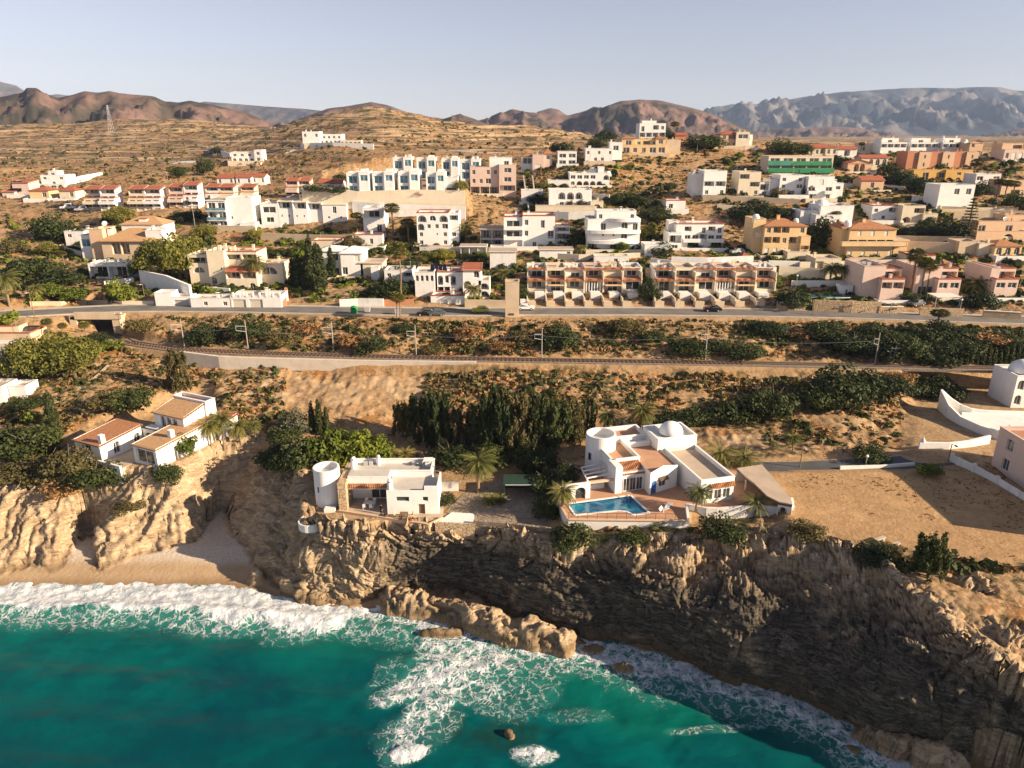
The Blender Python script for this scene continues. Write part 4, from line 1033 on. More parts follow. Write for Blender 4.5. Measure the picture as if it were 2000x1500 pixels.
def sub(line, o): return [tuple(Vector(p) - Vector(o)) for p in line]
_RL = sub(RAIL, RAIL[4])
ribbon('ballast_bed', '', _RL, 3.4, 'ballast', 0.18, 0, parent=rl, dz=0.5)
for s_ in (-0.55, 0.55): ribbon('rail', '', _RL, 0.14, 'rail', 0.42, s_, parent=rl, dz=0.14)
_sl = MB(); _sl.box(-0.13, 0.13, -1.0, 1.0, 0, 0.14); SLEEPER = None
_P = [Vector(p) for p in _RL]; _n = 0
for i in range(len(_P) - 1):
    d = _P[i + 1] - _P[i]; L = d.length; k = 0.0
    if i < 2 or i > 8: continue
    while k < L and _n < 290:
        p = _P[i] + d * (k / L)
        if SLEEPER is None: o = _sl.build('sleeper', 'rail', rl); SLEEPER = o
        else: o = SLEEPER.copy(); link(o, rl)
        o.location = (p.x, p.y, p.z + 0.20); o.rotation_euler = (0, 0, atan2(d.y, d.x)); _n += 1
        k += 0.9
# concrete trough wall below the line
wall_run('retaining_wall', 'long low pale concrete wall along the seaward side of the railway', [(352, 703), (430, 713), (500, 716), (700, 721), (930, 724)], 2.0, 0.7, 'palewall', Zs=[18.9, 18.5, 18.3, 18.2, 18.4])
# bridge carrying the road at the left
bo = at_z(215, 610, 24.6)
br = empty('road_bridge', bo, 'beige concrete road bridge with a dark opening under it', 'bridge')
b = MB(); x0 = at_z(165, 612, 24.6) - bo; x1 = at_z(225, 606, 24.6) - bo
b.box(-6, 5, -4.6, -4.1, -0.6, 1.1); b.build('parapet', 'beigewall', br)
b = MB(); b.box(2.6, 4.2, -4.4, 3.0, -6, -0.05); b.build('abutment', 'beigewall', br)
b = MB(); b.box(-7.4, -5.8, -4.4, 3.0, -6, -0.05); b.build('abutment', 'beigewall', br)
b = MB(); b.box(-7.2, 4.0, -4.4, 4, -0.7, -0.1); b.build('deck', 'concrete', br)

# ------------------------------------------------------------------ the pool villa
paint('terracotta', (0.50, 0.28, 0.17), 0.16, 0.5, 0.9)
paint('floor_stone', (0.48, 0.38, 0.29), 0.16, 0.5, 0.9)
def pool_material():
    t = NT('pool_water'); n = t.noise(0.35, 3, 0.5, None, 1.5)
    c = t.mix(t.rng(n, 0.42, 0.6), (0.006, 0.085, 0.20), (0.025, 0.22, 0.34))
    t.bump(t.noise(1.2, 3), 0.15, 0.1); t.b.inputs['Specular IOR Level'].default_value = 0.5
    MATS['pool'] = t.done(c, 0.08)
pool_material()
v = House('pool_villa', 'white villa with a round tower, dome and blue door beside a pool', 0, 0, None, 'house', radians(15), loc=Vector((15.8, 96.3, 14.2)))
ZT = 14.2
v.e.scale = (1, 1, 0.86)
def tile_canopy(h, x0, x1, y0, y1, z0, z1, mat='tile', par=None):
    b = MB(); b.poly([(x0, y0, z0), (x1, y0, z0), (x1, y1, z1), (x0, y1, z1)]); b.poly([(x0, y0, z0 - .15), (x1, y0, z0 - .15), (x1, y1, z1 - .15), (x0, y1, z1 - .15)])
    b.poly([(x0, y0, z0), (x1, y0, z0), (x1, y0, z0 - .15), (x0, y0, z0 - .15)])
    n = int((x1 - x0) / 0.28)
    for i in range(n):
        a = x0 + (x1 - x0) * (i + .5) / n; b.beam((a, y0 - 0.03, z0 + 0.05), (a, y1, z1 + 0.05), 0.15, 0.12)
    return b.build('tile_canopy', mat, par or h.e)
# main range with the glass doors
v.mblock(0, 4.4, 0, 3.5, 2.2, ['..'], 0, roof='f', over=0.0, skirt=1, mat='white_clean')
for i in range(3): put_window(v.e, lambda a, b, r: (a, r - 0.2, b), 0.85 + i * 1.05, 1.85 + i * 1.05, 0.1, 2.7, 0.18, name='glass_door')
tile_canopy(v, 0.2, 4.3, -0.15, 2.6, 3.35, 4.6)
v.mblock(-0.1, 4.5, 0, 5.0, 7.5, [], 2.3, roof='p', deck='terracotta', mat='white_clean', par=0.8)
v.box('buttress', -0.55, 0.55, -0.35, 2.5, -1, 5.1, 'white_clean')
# gabled bay with the blue door
g = MB()
front = [(4.3, -2.0), (9.4, -0.6)]
def gp(t, z, r=0.0):
    x = 4.3 + (9.4 - 4.3) * t; y = -2.0 + 1.4 * t; return (x - 0.26 * r, y + 0.96 * r, z)
facade(g, lambda a, b, r: gp(a / 5.29, b, r), 5.29, 3.6, [(0.25, 1.3, 0, 2.5, 0.15, 1, 0), (1.75, 3.1, 1.0, 2.35, 0.2, 0, 0)])
g.poly([gp(0, 3.6), gp(1, 3.6), gp(1, 4.3), gp(0.45, 5.0), gp(0.0, 4.3)])
g.poly([(4.3, -2.0, 0), (4.3, 3.0, 0), (4.3, 3.0, 4.3), (4.3, -2.0, 4.3)]); g.poly([(9.4, -.6, 0), (9.4, 6, 0), (9.4, 6, 4.3), (9.4, -.6, 4.3)])
g.poly([(4.3, -2, 4.0), (9.4, -.6, 4.0), (9.4, 8, 4.0), (4.5, 8, 4.0)], 1); g.poly([(4.3, 3, 4.0), (4.3, 3, 4.6), (4.5, 8, 4.6), (4.5, 8, 4.0)])
g.build('gable_bay', ['white_clean', 'terracotta'], v.e)
d = MB(); d.poly([gp(0.05, 0.0, 0.1), gp(0.24, 0.0, 0.1), gp(0.24, 2.0, 0.1), gp(0.225, 2.3, 0.1), gp(0.145, 2.48, 0.1), gp(0.065, 2.3, 0.1), gp(0.05, 2.0, 0.1)]); dd = d.build('door', 'blue', v.e)
d = MB(); d.box(5.15, 5.22, -1.85, -1.75, 1.0, 1.2); d.build('handle', 'metal', dd)
w = put_window(v.e, lambda a, b, r: gp(a / 5.29, b, r), 1.75, 3.1, 1.0, 2.35, 0.2)
aw = MB(); aw.poly([gp(.30, 2.5, -.5), gp(.62, 2.5, -.5), gp(.62, 2.95, 0), gp(.30, 2.95, 0)]); aw.poly([gp(.30, 2.4, -.5), gp(.62, 2.4, -.5), gp(.62, 2.85, 0), gp(.30, 2.85, 0)]); aw.build('awning', 'frame_dark', v.e)
# right wing with three arched windows
cw = v.mblock(10.2, 15.6, 0, 4.3, 11.6, [], -6.3, roof='n', mat='white_clean', skirt=1.5)
cm = MB()
facade(cm, lambda a, b, r: (10.6 + a, -6.56 + r, b), 4.6, 2.9, [(0.3 + i * 1.4, 1.45 + i * 1.4, 0.7, 2.7, 0.12, 1, 1) for i in range(3)]); cm.build('window_wall', ['white_clean', 'glass'], v.e)
for i in range(3): put_window(v.e, lambda a, b, r: (10.6 + a, -6.56 + r, b), 0.3 + i * 1.4, 1.45 + i * 1.4, 0.7, 2.5, 0.14, name='arched_window')
tile_canopy(v, 11.6, 15.5, -6.95, -6.4, 3.05, 3.5)
dk = MB(); dk.poly([(10.4, -6.1, 3.6), (15.4, -6.1, 3.6), (15.4, 5.2, 3.6), (10.4, 5.2, 3.6)]); dk.build('roof_terrace', 'floor_stone', v.e)
pp = MB(); pp.box(10.15, 10.45, -6.36, 5.25, 4.3, 4.42); pp.box(15.35, 15.65, -6.36, 5.25, 4.3, 4.42); pp.box(10.45, 15.35, -6.36, -6.1, 4.3, 4.42); pp.build('parapet', 'white_clean', v.e)
ip = MB(); ip.poly([(10.42, -6.1, 3.6), (10.42, 5.2, 3.6), (10.42, 5.2, 4.3), (10.42, -6.1, 4.3)]); ip.poly([(15.38, -6.1, 3.6), (15.38, 5.2, 3.6), (15.38, 5.2, 4.3), (15.38, -6.1, 4.3)]); ip.build('parapet', 'white_clean', v.e)
# upper room with the dome
v.mblock(8.9, 15.7, 0, 6.3, 5.6, [], 5.3, roof='p', deck='white', mat='white_clean', par=0.5)
am = MB(); facade(am, lambda a, b, r: (10.3 + a, 5.28 + r, 3.62 + b), 2.9, 2.1, [(0.2 + i * 0.9, 0.95 + i * 0.9, 0.05, 1.7, 0.25, 1, 0) for i in range(3)]); am.build('arcade', 'white_clean', v.e)
dm = MB(); dm.lathe([(1.95 * cos(pi / 2 * k / 10), 6.1 + 2.1 * sin(pi / 2 * k / 10)) for k in range(11)], 12.4, 7.9, 32); dm.build('dome', 'white_clean', v.e, True)
# back rooms and the round tower
v.mblock(1.5, 8.9, 0, 5.4, 4.2, [], 9.4, roof='p', deck='terracotta', mat='white_clean', par=0.7)
v.mblock(4.6, 8.8, 0, 4.9, 1.6, [], 7.6, roof='p', deck='white', mat='white_clean', par=0.2)
tw = MB(); R = 2.35
tw.lathe([(R * 1.06, -2), (R * 1.03, 1), (R, 7.1), (R - 0.28, 7.1), (R - 0.28, 5.6), (0.01, 5.6)], 0.6, 8.6, 48); tw.build('tower', 'white_clean', v.e, False)
tw = MB(); tw.box(-1.75, -1.55, 7.3, 7.9, 2.6, 3.9); tw.build('window', 'glass', v.e)
# pergola and arcade on the left
pg = MB()
for i in range(4): pg.beam((-4.6 + 0.2 * i, 1.0 + i * 1.2, 2.9), (-0.2, 1.6 + i * 1.2, 2.9), 0.14, 0.2)
pg.beam((-4.6, 0.8, 2.7), (-4.0, 5.0, 2.7), 0.14, 0.2); pg.beam((-4.5, 0.9, -1), (-4.5, 0.9, 2.7), 0.25); pg.build('pergola', 'frame_white', v.e)
lt = MB(); lt.box(-4.9, -0.6, 0.2, 0.6, 2.2, 2.6); lt.build('lintel', 'peach', v.e)
ar = MB(); facade(ar, lambda a, b, r: (-9.6 + a, -0.6 + 0.45 * a / 5 * 0 + r, b), 5.0, 2.9, [(0.5, 2.1, 0.0, 2.3, 0.35, 1, 1), (2.7, 4.3, 0.0, 2.3, 0.35, 1, 1)]); ar.box(-9.6, -4.6, -0.24, -0.2, -1, 2.9); ar.box(-9.65, -4.55, -0.65, -0.18, 2.9, 3.0); ar.build('arcade', ['white_clean', 'glass'], v.e)
hb = MB(); hb.box(-3.6, -1.4, 1.8, 3.0, -0.1, 0.9); hb.build('outdoor_kitchen', 'white_clean', v.e)
# terrace, walls and pool
te = empty('villa_terrace', (15.0, 92.0, ZT), 'terracotta paved pool terrace with white retaining walls', 'terrace'); to = Vector((15.0, 92.0, ZT))
def tl(pts): return [(x - to.x, y - to.y) for x, y in pts]
POOL = [(8.0, 92.7), (17.65, 95.3), (19.5, 90.0), (17.1, 89.5), (16.3, 90.4), (15.0, 90.6), (8.9, 89.4)]
OUT = [(6.2, 96.6), (7.85, 88.3), (24.5, 87.9), (25.0, 91.3), (39.6, 89.6), (40.5, 92.5), (37.5, 103), (30, 108), (12, 108), (6.2, 104)]
import bmesh
from mathutils.geometry import tessellate_polygon, delaunay_2d_cdt
def ring_sheet(name, outer, inner, z, mat, parent):
    n, k = len(outer), len(inner); pts = [Vector(p) for p in outer + inner]
    ed = [(i, (i + 1) % n) for i in range(n)] + [(n + i, n + (i + 1) % k) for i in range(k)]
    r = delaunay_2d_cdt(pts, ed, [], 2, 1e-5)
    vs, fs = r[0], r[2]; fo = []
    for f in fs:
        c = sum((vs[i] for i in f), Vector((0, 0))) / len(f); a = (np.array([c.x]), np.array([c.y]))
        if inside(outer, *a)[0] and not inside(inner, *a)[0]: fo.append(f)
    me = bpy.data.meshes.new(name); me.from_pydata([(p.x, p.y, z) for p in vs], [], fo); me.materials.append(M(mat)); me.update()
    return link(bpy.data.objects.new(name, me), parent)
ring_sheet('paving', tl(OUT), tl(POOL), 0.06, 'terracotta', te)
tw = MB(); P = tl(OUT)
for i in (0, 1):
    (ax, ay), (bx, by) = P[i], P[i + 1]
    tw.poly([(ax, ay, 0.05), (bx, by, 0.05), (bx, by, -4.5), (ax, ay, -4.5)])
tw.build('retaining_wall', 'white', te)
tw = MB()
for i in (0, 1):
    a, c = Vector((*P[i], 0.06)), Vector((*P[i + 1], 0.06)); tw.beam(a, c, 0.35, 0.16)
tw.build('coping', 'peach', te)
def solid_wall(nm, pts, z0, z1, th, mat, par, org=(0, 0, 0)):
    b = MB()
    for i in range(len(pts) - 1):
        a, c = Vector((*pts[i], 0)), Vector((*pts[i + 1], 0)); n = Vector((-(c - a).y, (c - a).x, 0)).normalized() * th / 2
        q = [a - n, c - n, c + n, a + n]; k = len(b.v); za = z1 if not isinstance(z1, (list, tuple)) else None
        zz = [z1] * 4 if za is not None else [z1[i], z1[i + 1], z1[i + 1], z1[i]]
        b.v += [(p.x, p.y, z0) for p in q] + [(p.x, p.y, h) for p, h in zip(q, zz)]
        for f in ((3, 2, 1, 0), (4, 5, 6, 7), (0, 1, 5, 4), (1, 2, 6, 5), (2, 3, 7, 6), (3, 0, 4, 7)): b.f.append(tuple(k + j for j in f)); b.m.append(0)
    return b.build(nm, mat, par)
solid_wall('court_wall', [P[2], P[3], (P[3][0] + 2.5, P[3][1] - 1.2), (14.0, -2.0), (19.5, -1.9), (24.6, -2.4)], -3.5, [0.5, 0.9, 0.9, 0.9, 1.3, 1.3], 0.35, 'white', te)
solid_wall('court_wall', [(24.6, -2.4), (25.5, 0.5)], -2, 1.2, 0.35, 'white', te)
pe = empty('swimming_pool', (14, 92, ZT), 'bright blue swimming pool on the villa terrace', 'pool')
po = [(x - 14, y - 92) for x, y in POOL]
b = MB(); b.poly([(x, y, -0.08) for x, y in po]); b.build('water', 'pool', pe)
b = MB(); n = len(po)
for i in range(n): b.poly([(*po[i], 0.05), (*po[(i + 1) % n], 0.05), (*po[(i + 1) % n], -1.2), (*po[i], -1.2)])
b.build('basin', 'blue', pe)
b = MB()
for i in range(n): b.beam((*po[i], 0.09), (*po[(i + 1) % n], 0.09), 0.3, 0.1)
b.build('coping', 'white', pe)
# railing above the pool wall
rg = empty('terrace_railing', (*P[1], 0), 'thin dark railing along the edge of the pool terrace', 'railing'); rg.location = (7.85, 88.3, ZT + 0.06)
for i in range(12):
    b = MB(); b.box(-0.025, 0.025, -0.025, 0.025, 0, 0.95); b.build('post', 'frame_dark', rg, loc=(i * 1.35, 0.1 - 0.03 * i, 0.05))
b = MB(); b.beam((0, 0.1, 0.97), (15, -0.25, 0.97), 0.05); b.build('rail', 'frame_dark', rg)
# annex on the right with curved edge
an = House('garden_annex', 'low white annex with a pale flat roof and a curved dark fascia', 0, 0, None, 'annex', 0.0, loc=Vector((37.0, 94.0, ZT)))
A = [tuple((at_z(px, py, ZT + 2.5) - Vector((37.0, 94.0, 0)))[:2]) for px, py in ((1545, 973), (1548, 985), (1522, 980), (1498, 968), (1474, 944), (1456, 930), (1440, 914), (1488, 907))]
b = MB(); b.prism(A, 2.3, 2.5, 0, 0); b.build('roof', 'floor_stone', an.e)
b = MB(); b.prism([(x * 1.0 - 0.03, y) for x, y in A], 2.05, 2.28, 0, 0); b.build('fascia', 'frame_dark', an.e)
p0, p1, p2, p3 = Vector(A[2]), Vector(A[1]), Vector(A[0]), Vector(A[7]); ln_ = (p1 - p0).length
b = MB(); facade(b, lambda a, c_, r: (p0.x + (p1 - p0).x * a / ln_, p0.y + (p1 - p0).y * a / ln_ + .25 + r, c_), ln_, 2.05, [(0.1, 1.3, 0, 1.65, 0.8, 1, 1)]); b.build('wall', ['white_clean', 'frame_dark'], an.e)
b = MB()
for q0_, q1_ in ((p1, p2), (p2, p3), (p3, Vector(A[6]))): b.poly([(q0_.x, q0_.y + .1, -1), (q1_.x, q1_.y + .1, -1), (q1_.x, q1_.y + .1, 2.1), (q0_.x, q0_.y + .1, 2.1)])
b.build('wall', 'white_clean', an.e)
b = MB(); b.box(A[5][0] + .2, A[5][0] + .4, A[5][1] + .2, A[5][1] + .4, 0, 2.1); b.build('post', 'frame_white', an.e)

# ------------------------------------------------------------------ the tower house on the headland
h2 = House('cliff_villa', 'white flat-roofed villa with a round tower on the cliff edge', 0, 0, None, 'house', 0.0, loc=Vector((-18.5, 94.4, 11.6)))
bm2 = MB()
facade(bm2, lambda a, c, r: (a, r, c - 0.0), 7.6, 4.0, [(1.4, 3.3, 2.15, 2.9, 0.2, 0, 1), (5.3, 6.1, 2.2, 2.9, 0.2, 0, 1), (4.6, 5.6, 0, 1.7, 0.35, 0, 1)])
facade(bm2, lambda a, c, r: (7.6 - r, a, c), 4.9, 4.6, [])
facade(bm2, lambda a, c, r: (r, 4.9 - a, c), 4.9, 4.0, [])
bm2.poly([(0, .25, 3.7), (7.4, .25, 3.7), (7.4, 4.9, 3.7), (0, 4.9, 3.7)], 2)
bm2.box(5.6, 7.62, -0.02, 0.25, 3.95, 4.6); bm2.box(7.4, 7.62, 0.25, 4.9, 3.7, 4.6)
bm2.poly([(0, 0, 0), (7.6, 0, 0), (7.6, 0, -2), (0, 0, -2)])
bm2.build('wall', ['white_clean', 'glass', 'greywall'], h2.e)
b = MB(); b.box(4.65, 5.55, 0.25, 0.32, 0, 1.65); dd = b.build('door', 'woodpole', h2.e); b = MB(); b.box(4.75, 4.82, 0.2, 0.25, .8, .95); b.build('handle', 'metal', dd)
h2.mblock(-6.2, 6.2, 0, 4.7, 4.4, [], 4.9, roof='p', deck='greywall', mat='white_clean', par=0.7)
h2.mblock(-6.2, 0, 3.35, 4.7, 2.3, [], 2.6, roof='f', deck='greywall', mat='white_clean', skirt=0, over=0.0)
tile_canopy(h2, -6.2, 0.0, 2.1, 2.65, 3.3, 3.7, 'tile')
b = MB(); b.box(-6.2, 0, 2.2, 2.5, 3.0, 3.12); b.build('lintel', 'white_clean', h2.e)
put_window(h2.e, lambda a, c, r: (a, 4.8 + r, c), -3.3, -0.6, 0.1, 2.7, 0.06, name='glass_door')
b = MB(); b.box(-7.4, -6.2, 0.9, 6.0, -2, 4.6); b.box(-7.4, -6.2, 6.0, 8.0, -2, 4.7); b.build('stone_pillar', 'stone', h2.e)
tw = MB(); R = 1.95
tw.lathe([(R * 1.05, -3), (R * 1.02, 0), (R, 6.0), (R - 0.26, 6.0), (R - 0.26, 4.9), (0.01, 4.9)], -9.6, 3.8, 44); tw.build('tower', 'white_clean', h2.e, False)
b = MB(); b.box(-10.7, -10.1, 2.05, 2.25, 2.5, 3.4); b.build('window', 'glass', h2.e)
for cx, cy, z0, z1, r in ((-5.8, 5.4, 3.9, 6.9, 0.42), (-2.6, 8.6, 3.9, 5.7, 0.3), (0.5, 0.5, 3.7, 5.6, 0.42)):
    b = MB(); b.lathe([(r * 1.1, z0), (r * 0.95, z1 - r), (r * 0.7, z1 - 0.25 * r), (0.01, z1)], cx, cy, 16); o = b.build('chimney', 'white_clean', h2.e, True)
    b = MB(); b.box(cx - .1, cx + .1, cy - r - 0.02, cy - r * .5, z1 - r * 1.1, z1 - r * .7); b.build('vent', 'frame_dark', o)
for i, (x, y) in enumerate(((-4.6, 8.4), (-3.8, 8.5), (3.0, 8.4), (4.0, 8.5))):
    b = MB(); b.box(x - .3, x + .3, y - .2, y + .2, 4.0, 4.65); o = b.build('air_conditioner', 'metal', h2.e)
b = MB(); b.box(4.9, 5.7, 7.6, 8.0, 4.0, 5.1); b.box(4.6, 6.0, 7.4, 8.8, 5.1, 5.2); b.build('roof_hatch', 'white_clean', h2.e)
# its terraces
t2 = empty('cliff_terrace', (-18.5, 92.5, 11.6), 'tan paved terrace with a low wall along the cliff edge below the tower villa', 'terrace'); q0 = Vector((-18.5, 92.5, 0))
T2 = [(-25.9, 95.0), (-12.0, 91.0), (-10.2, 93.0), (-10.5, 101), (-25.5, 101)]
T2 = [(x - q0.x, y - q0.y) for x, y in T2]
b = MB(); b.prism(T2, -2.5, 0.07, 0, 1); b.build('paving', ['stone', 'floor_stone'], t2)
solid_wall('parapet', T2[:3], -0.2, 0.38, 0.3, 'peach', t2)
b = MB(); b.lathe([(1.8, -1.6), (1.8, -0.45), (1.6, -0.45), (1.6, -0.9), (0.01, -0.9)], -11.3, 1.0, 28); b.build('round_landing', 'white', t2)
b = MB(); b.box(-9.6, -8.0, 2.4, 3.6, -1, 0.5); b.build('planter', 'white', t2)
t3 = empty('white_patio', (-8, 92, 11.6), 'white tiled patio with steps beside the tower villa', 'patio')
b = MB(); b.prism([(-3.0, -0.6), (2.6, -1.0), (2.4, 2.2), (-1.0, 2.6)], -2, 0.22, 0, 0); b.build('slab', 'white', t3)
b = MB(); b.prism([(-3.1, -1.0), (2.6, -1.4), (2.6, -1.05), (-3.1, -0.65)], -2, 0.5, 0, 0); b.build('step', 'stone', t3)
wall_run('garden_wall', 'low white wall between the tower villa and the tall palm', [(857, 958), (896, 958)], 1.5, 0.35, 'white', Zs=[11.6, 11.6])
wall_run('garden_wall', 'stone wall along the cliff edge below the shaded garden', [(925, 1024), (1000, 1030), (1075, 1040)], 0.7, 0.5, 'stonedark', Zs=[11.7, 11.8, 12])
gp_ = empty('garden_paving', at_z(965, 990, 11.66), 'dark paving of the garden between the villas', 'paving'); o_ = at_z(965, 990, 11.66); b = MB(); b.poly([tuple(at_z(px, py, 11.68) - o_) for px, py in ((868, 1000), (935, 1018), (1070, 1030), (1066, 940), (985, 935), (905, 965))]); b.build('slab', 'stonedark', gp_)
# dark green arbour in the shaded garden
gb = House('garden_arbour', 'dark green flat-roofed arbour in the shaded garden', 0, 0, None, 'arbour', 0, loc=at_z(983, 972, 11.7))
b = MB(); b.box(0, 5.6, 0, 3.4, 2.1, 2.35); paint('darkgreen', (0.02, 0.05, 0.035), 0.2); b.build('roof', 'darkgreen', gb.e)
for x, y in ((0.1, 0.1), (5.4, 0.1), (0.1, 3.2), (5.4, 3.2)): b = MB(); b.box(x, x + .14, y, y + .14, -0.3, 2.1); b.build('post', 'darkgreen', gb.e)
b = MB(); b.box(0.1, 5.5, 3.2, 3.3, 0, 2.1); b.build('back_panel', 'darkgreen', gb.e)
b = MB(); b.box(0.3, 5.2, -0.03, 0, 2.12, 2.3); b.build('fascia', 'metal', gb.e)

# ------------------------------------------------------------------ tiled house on the left headland
h3 = House('headland_house', 'white house with pale tiled roofs around a courtyard on the left headland', 0, 0, None, 'house', radians(-25), loc=Vector((-62.7, 108.5, 13.4)))
h3.mblock(0, 5.4, -0.6, 3.4, 13.5, ['W'], 0, roof='t', tile='tilepale', rise=0.9, mat='white_clean', over=0.3, sides=['.dd.d', ])
h3.chimney(0, 0, 0) if 0 else None
h3.box('chimney', 3.6, 4.4, 4.0, 4.8, 3, 4.9, 'white_clean')
h3.mblock(-4.2, 3.0, 0, 5.6, 4.6, ['.DDD.', '....'], 8.0, roof='t', tile='tilepale', rise=1.1, mat='white_clean')
h3.mblock(-4.6, 3.4, 0, 6.9, 2.2, [], 12.7, roof='p', deck='terracotta', mat='white_clean')
h3.mblock(-11.5, -5.2, -0.4, 3.0, 8.0, ['.W.'], -2.2, roof='t', tile='tile', rise=0.7, mat='white_clean', sides=['.a.a'])
h3.box('chimney', -6.2, -5.4, -1.6, -0.8, 2.6, 4.4, 'white_clean')
b = MB(); facade(b, lambda a, c, r: (-5.2 + a, 6.0 + r, c), 5.2, 3.0, [(0.6, 2.2, 0, 2.4, 0.6, 1, 1), (3.0, 4.6, 0, 2.4, 0.6, 1, 1)]); b.box(-5.2, 0, 6.6, 8, 2.8, 3.0); b.build('arcade', ['white_clean', 'glass'], h3.e)
b = MB(); b.box(-5.2, 0, -2.6, 6.6, -1.5, 0.05); b.build('courtyard', 'floor_stone', h3.e)
b = MB(); b.box(-12, 0.4, -3.2, -2.9, -2.5, 0.7); b.build('terrace_wall', 'white_clean', h3.e)
h3.mblock(1.5, 5.4, 0, 3.0, 4.0, [], 13.6, roof='t', tile='tilered', rise=0.4, mat='white_clean')
# dry wall behind the house
wall_run('garden_wall', 'low stone wall on the slope behind the headland house', [(160, 812), (230, 800), (288, 795)], 0.8, 0.4, 'stone')

# ------------------------------------------------------------------ buildings at the right edge
m_ = House('domed_house', 'white house with a dome and arched windows at the right edge of the picture', 0, 0, None, 'house', 0, loc=Vector((95.3, 128.0, 15.6)))
m_.mblock(0, 8.5, 0, 6.4, 7, ['aaaa', 'a...'], 0, roof='p', mat='white_clean', deck='white')
dm = MB(); dm.lathe([(2.6 * cos(pi / 2 * k / 10), 6.3 + 2.3 * sin(pi / 2 * k / 10)) for k in range(11)], 3.4, 3.4, 32); dm.build('dome', 'white_clean', m_.e, True)
cwl = empty('curved_wall', (82.0, 119.0, 15.6), 'tall white wall with a swooping curved top around the domed house', 'wall')
pts = [(-0.8, 8.5), (0.4, 7.2), (1.8, 6.2), (3.6, 5.6), (6.0, 5.2), (9.5, 4.8), (13, 4.6)]
solid_wall('wall', pts, -2, [3.9, 2.7, 1.8, 1.2, 1.0, 1.0, 1.0], 0.4, 'white_clean', cwl)
solid_wall('wall', [(-0.8, 8.5), (-1.6, 4.0), (-1.4, 0.5), (-0.2, -3.5), (1.2, -6.2)], -3, [3.9, 2.4, 1.6, 1.5, 1.6], 0.4, 'white_clean', cwl)
solid_wall('wall', [(1.2, -6.2), (6, -5.8), (14, -5.2)], -3, [1.7, 1.9, 1.9], 0.5, 'white_clean', cwl)
b = MB(); b.prism([(-1.4, 0.5), (-0.2, -3.5), (1.2, -6.2), (14, -5.2), (14, 4.4), (2, 5.6)], -2, 0.5, 0, 0); b.build('courtyard', 'white', cwl)
for x, y in ((3.2, -6.0), (8.5, -5.6)): b = MB(); b.box(x - .3, x + .3, y - .4, y + .4, 1.8, 2.6); b.build('pier', 'white_clean', cwl)
gw = empty('entrance_wall', at_z(1792, 884, 14.8), 'white stepped entrance wall beside the shaded lane', 'wall')
q = [at_z(px, py, z) - at_z(1792, 884, 14.8) for px, py, z in ((1792, 884, 14.8), (1850, 884, 14.9), (1890, 878, 15.1), (1930, 868, 15.4))]
solid_wall('wall', [p[:2] for p in q], -1.5, [1.9, 1.9, 2.0, 2.3], 0.4, 'white_clean', gw)
b = MB(); b.lathe([(0.35, 1.9), (0.4, 2.2), (0.15, 2.5), (0.01, 2.9)], 0.6, 0.1, 10); b.build('urn', 'white', gw)
pk = House('pink_house', 'pale pink two-storey house behind the fence at the right edge', 0, 0, None, 'house', 0, loc=Vector((76.6, 80.0, 14.8)))
pk.mblock(0, 10, 0, 6.9, 24, [], 0, roof='p', mat='pink', sides=['.W..........', '.W..........'], deck='deckred')
wall_run('fence_wall', 'white rendered fence wall with square piers beside the bare field', [(1857, 905), (1900, 925), (1945, 950), (2010, 990), (2120, 1060)], 1.5, 0.25, 'white', Zs=[14.6, 14.6, 14.5, 14.5, 14.4], piers=3.5)
wall_run('lane_wall', 'low pale wall between the lane and the bare field', [(1640, 917), (1720, 915), (1785, 910)], 0.6, 0.3, 'white', Zs=[14.5, 14.5, 14.6])
# left edge house
le = House('edge_house', 'white house with a round courtyard wall at the left edge of the picture', 0, 0, None, 'house', 0, loc=at_z(20, 705, 19.2))
le.mblock(-9, -0.2, -1, 2.8, 6, ['.o.'], 0, mat='white', roof='p')
le.mblock(-9, 1.2, 1.2, 4.4, 6, [], 6.2, mat='beigewall', roof='c', cap='tilered', deck='deck')
wall_run('beige_wall', 'high beige retaining wall beside the road at the left edge', [(-40, 672), (40, 668), (58, 660)], 3.6, 0.5, 'beigewall', Zs=[20.6, 20.7, 21])
le2 = House('garden_store', 'low white garden building below the pines at the left edge', 0, 0, None, 'building', 0, loc=at_z(20, 775, 15.9))
le2.mblock(0, 3.4, 0, 2.2, 4, [], 0, mat='white', roof='p'); le2.mblock(-7, -0.2, 0, 2.6, 5, [], -1.5, mat='white', roof='p')
b = MB(); b.lathe([(2.4, -1), (2.4, 1.2), (2.15, 1.2), (2.15, .1), (0.01, .1)], -2.6, -3.6, 28); b.build('round_wall', 'white', le2.e)
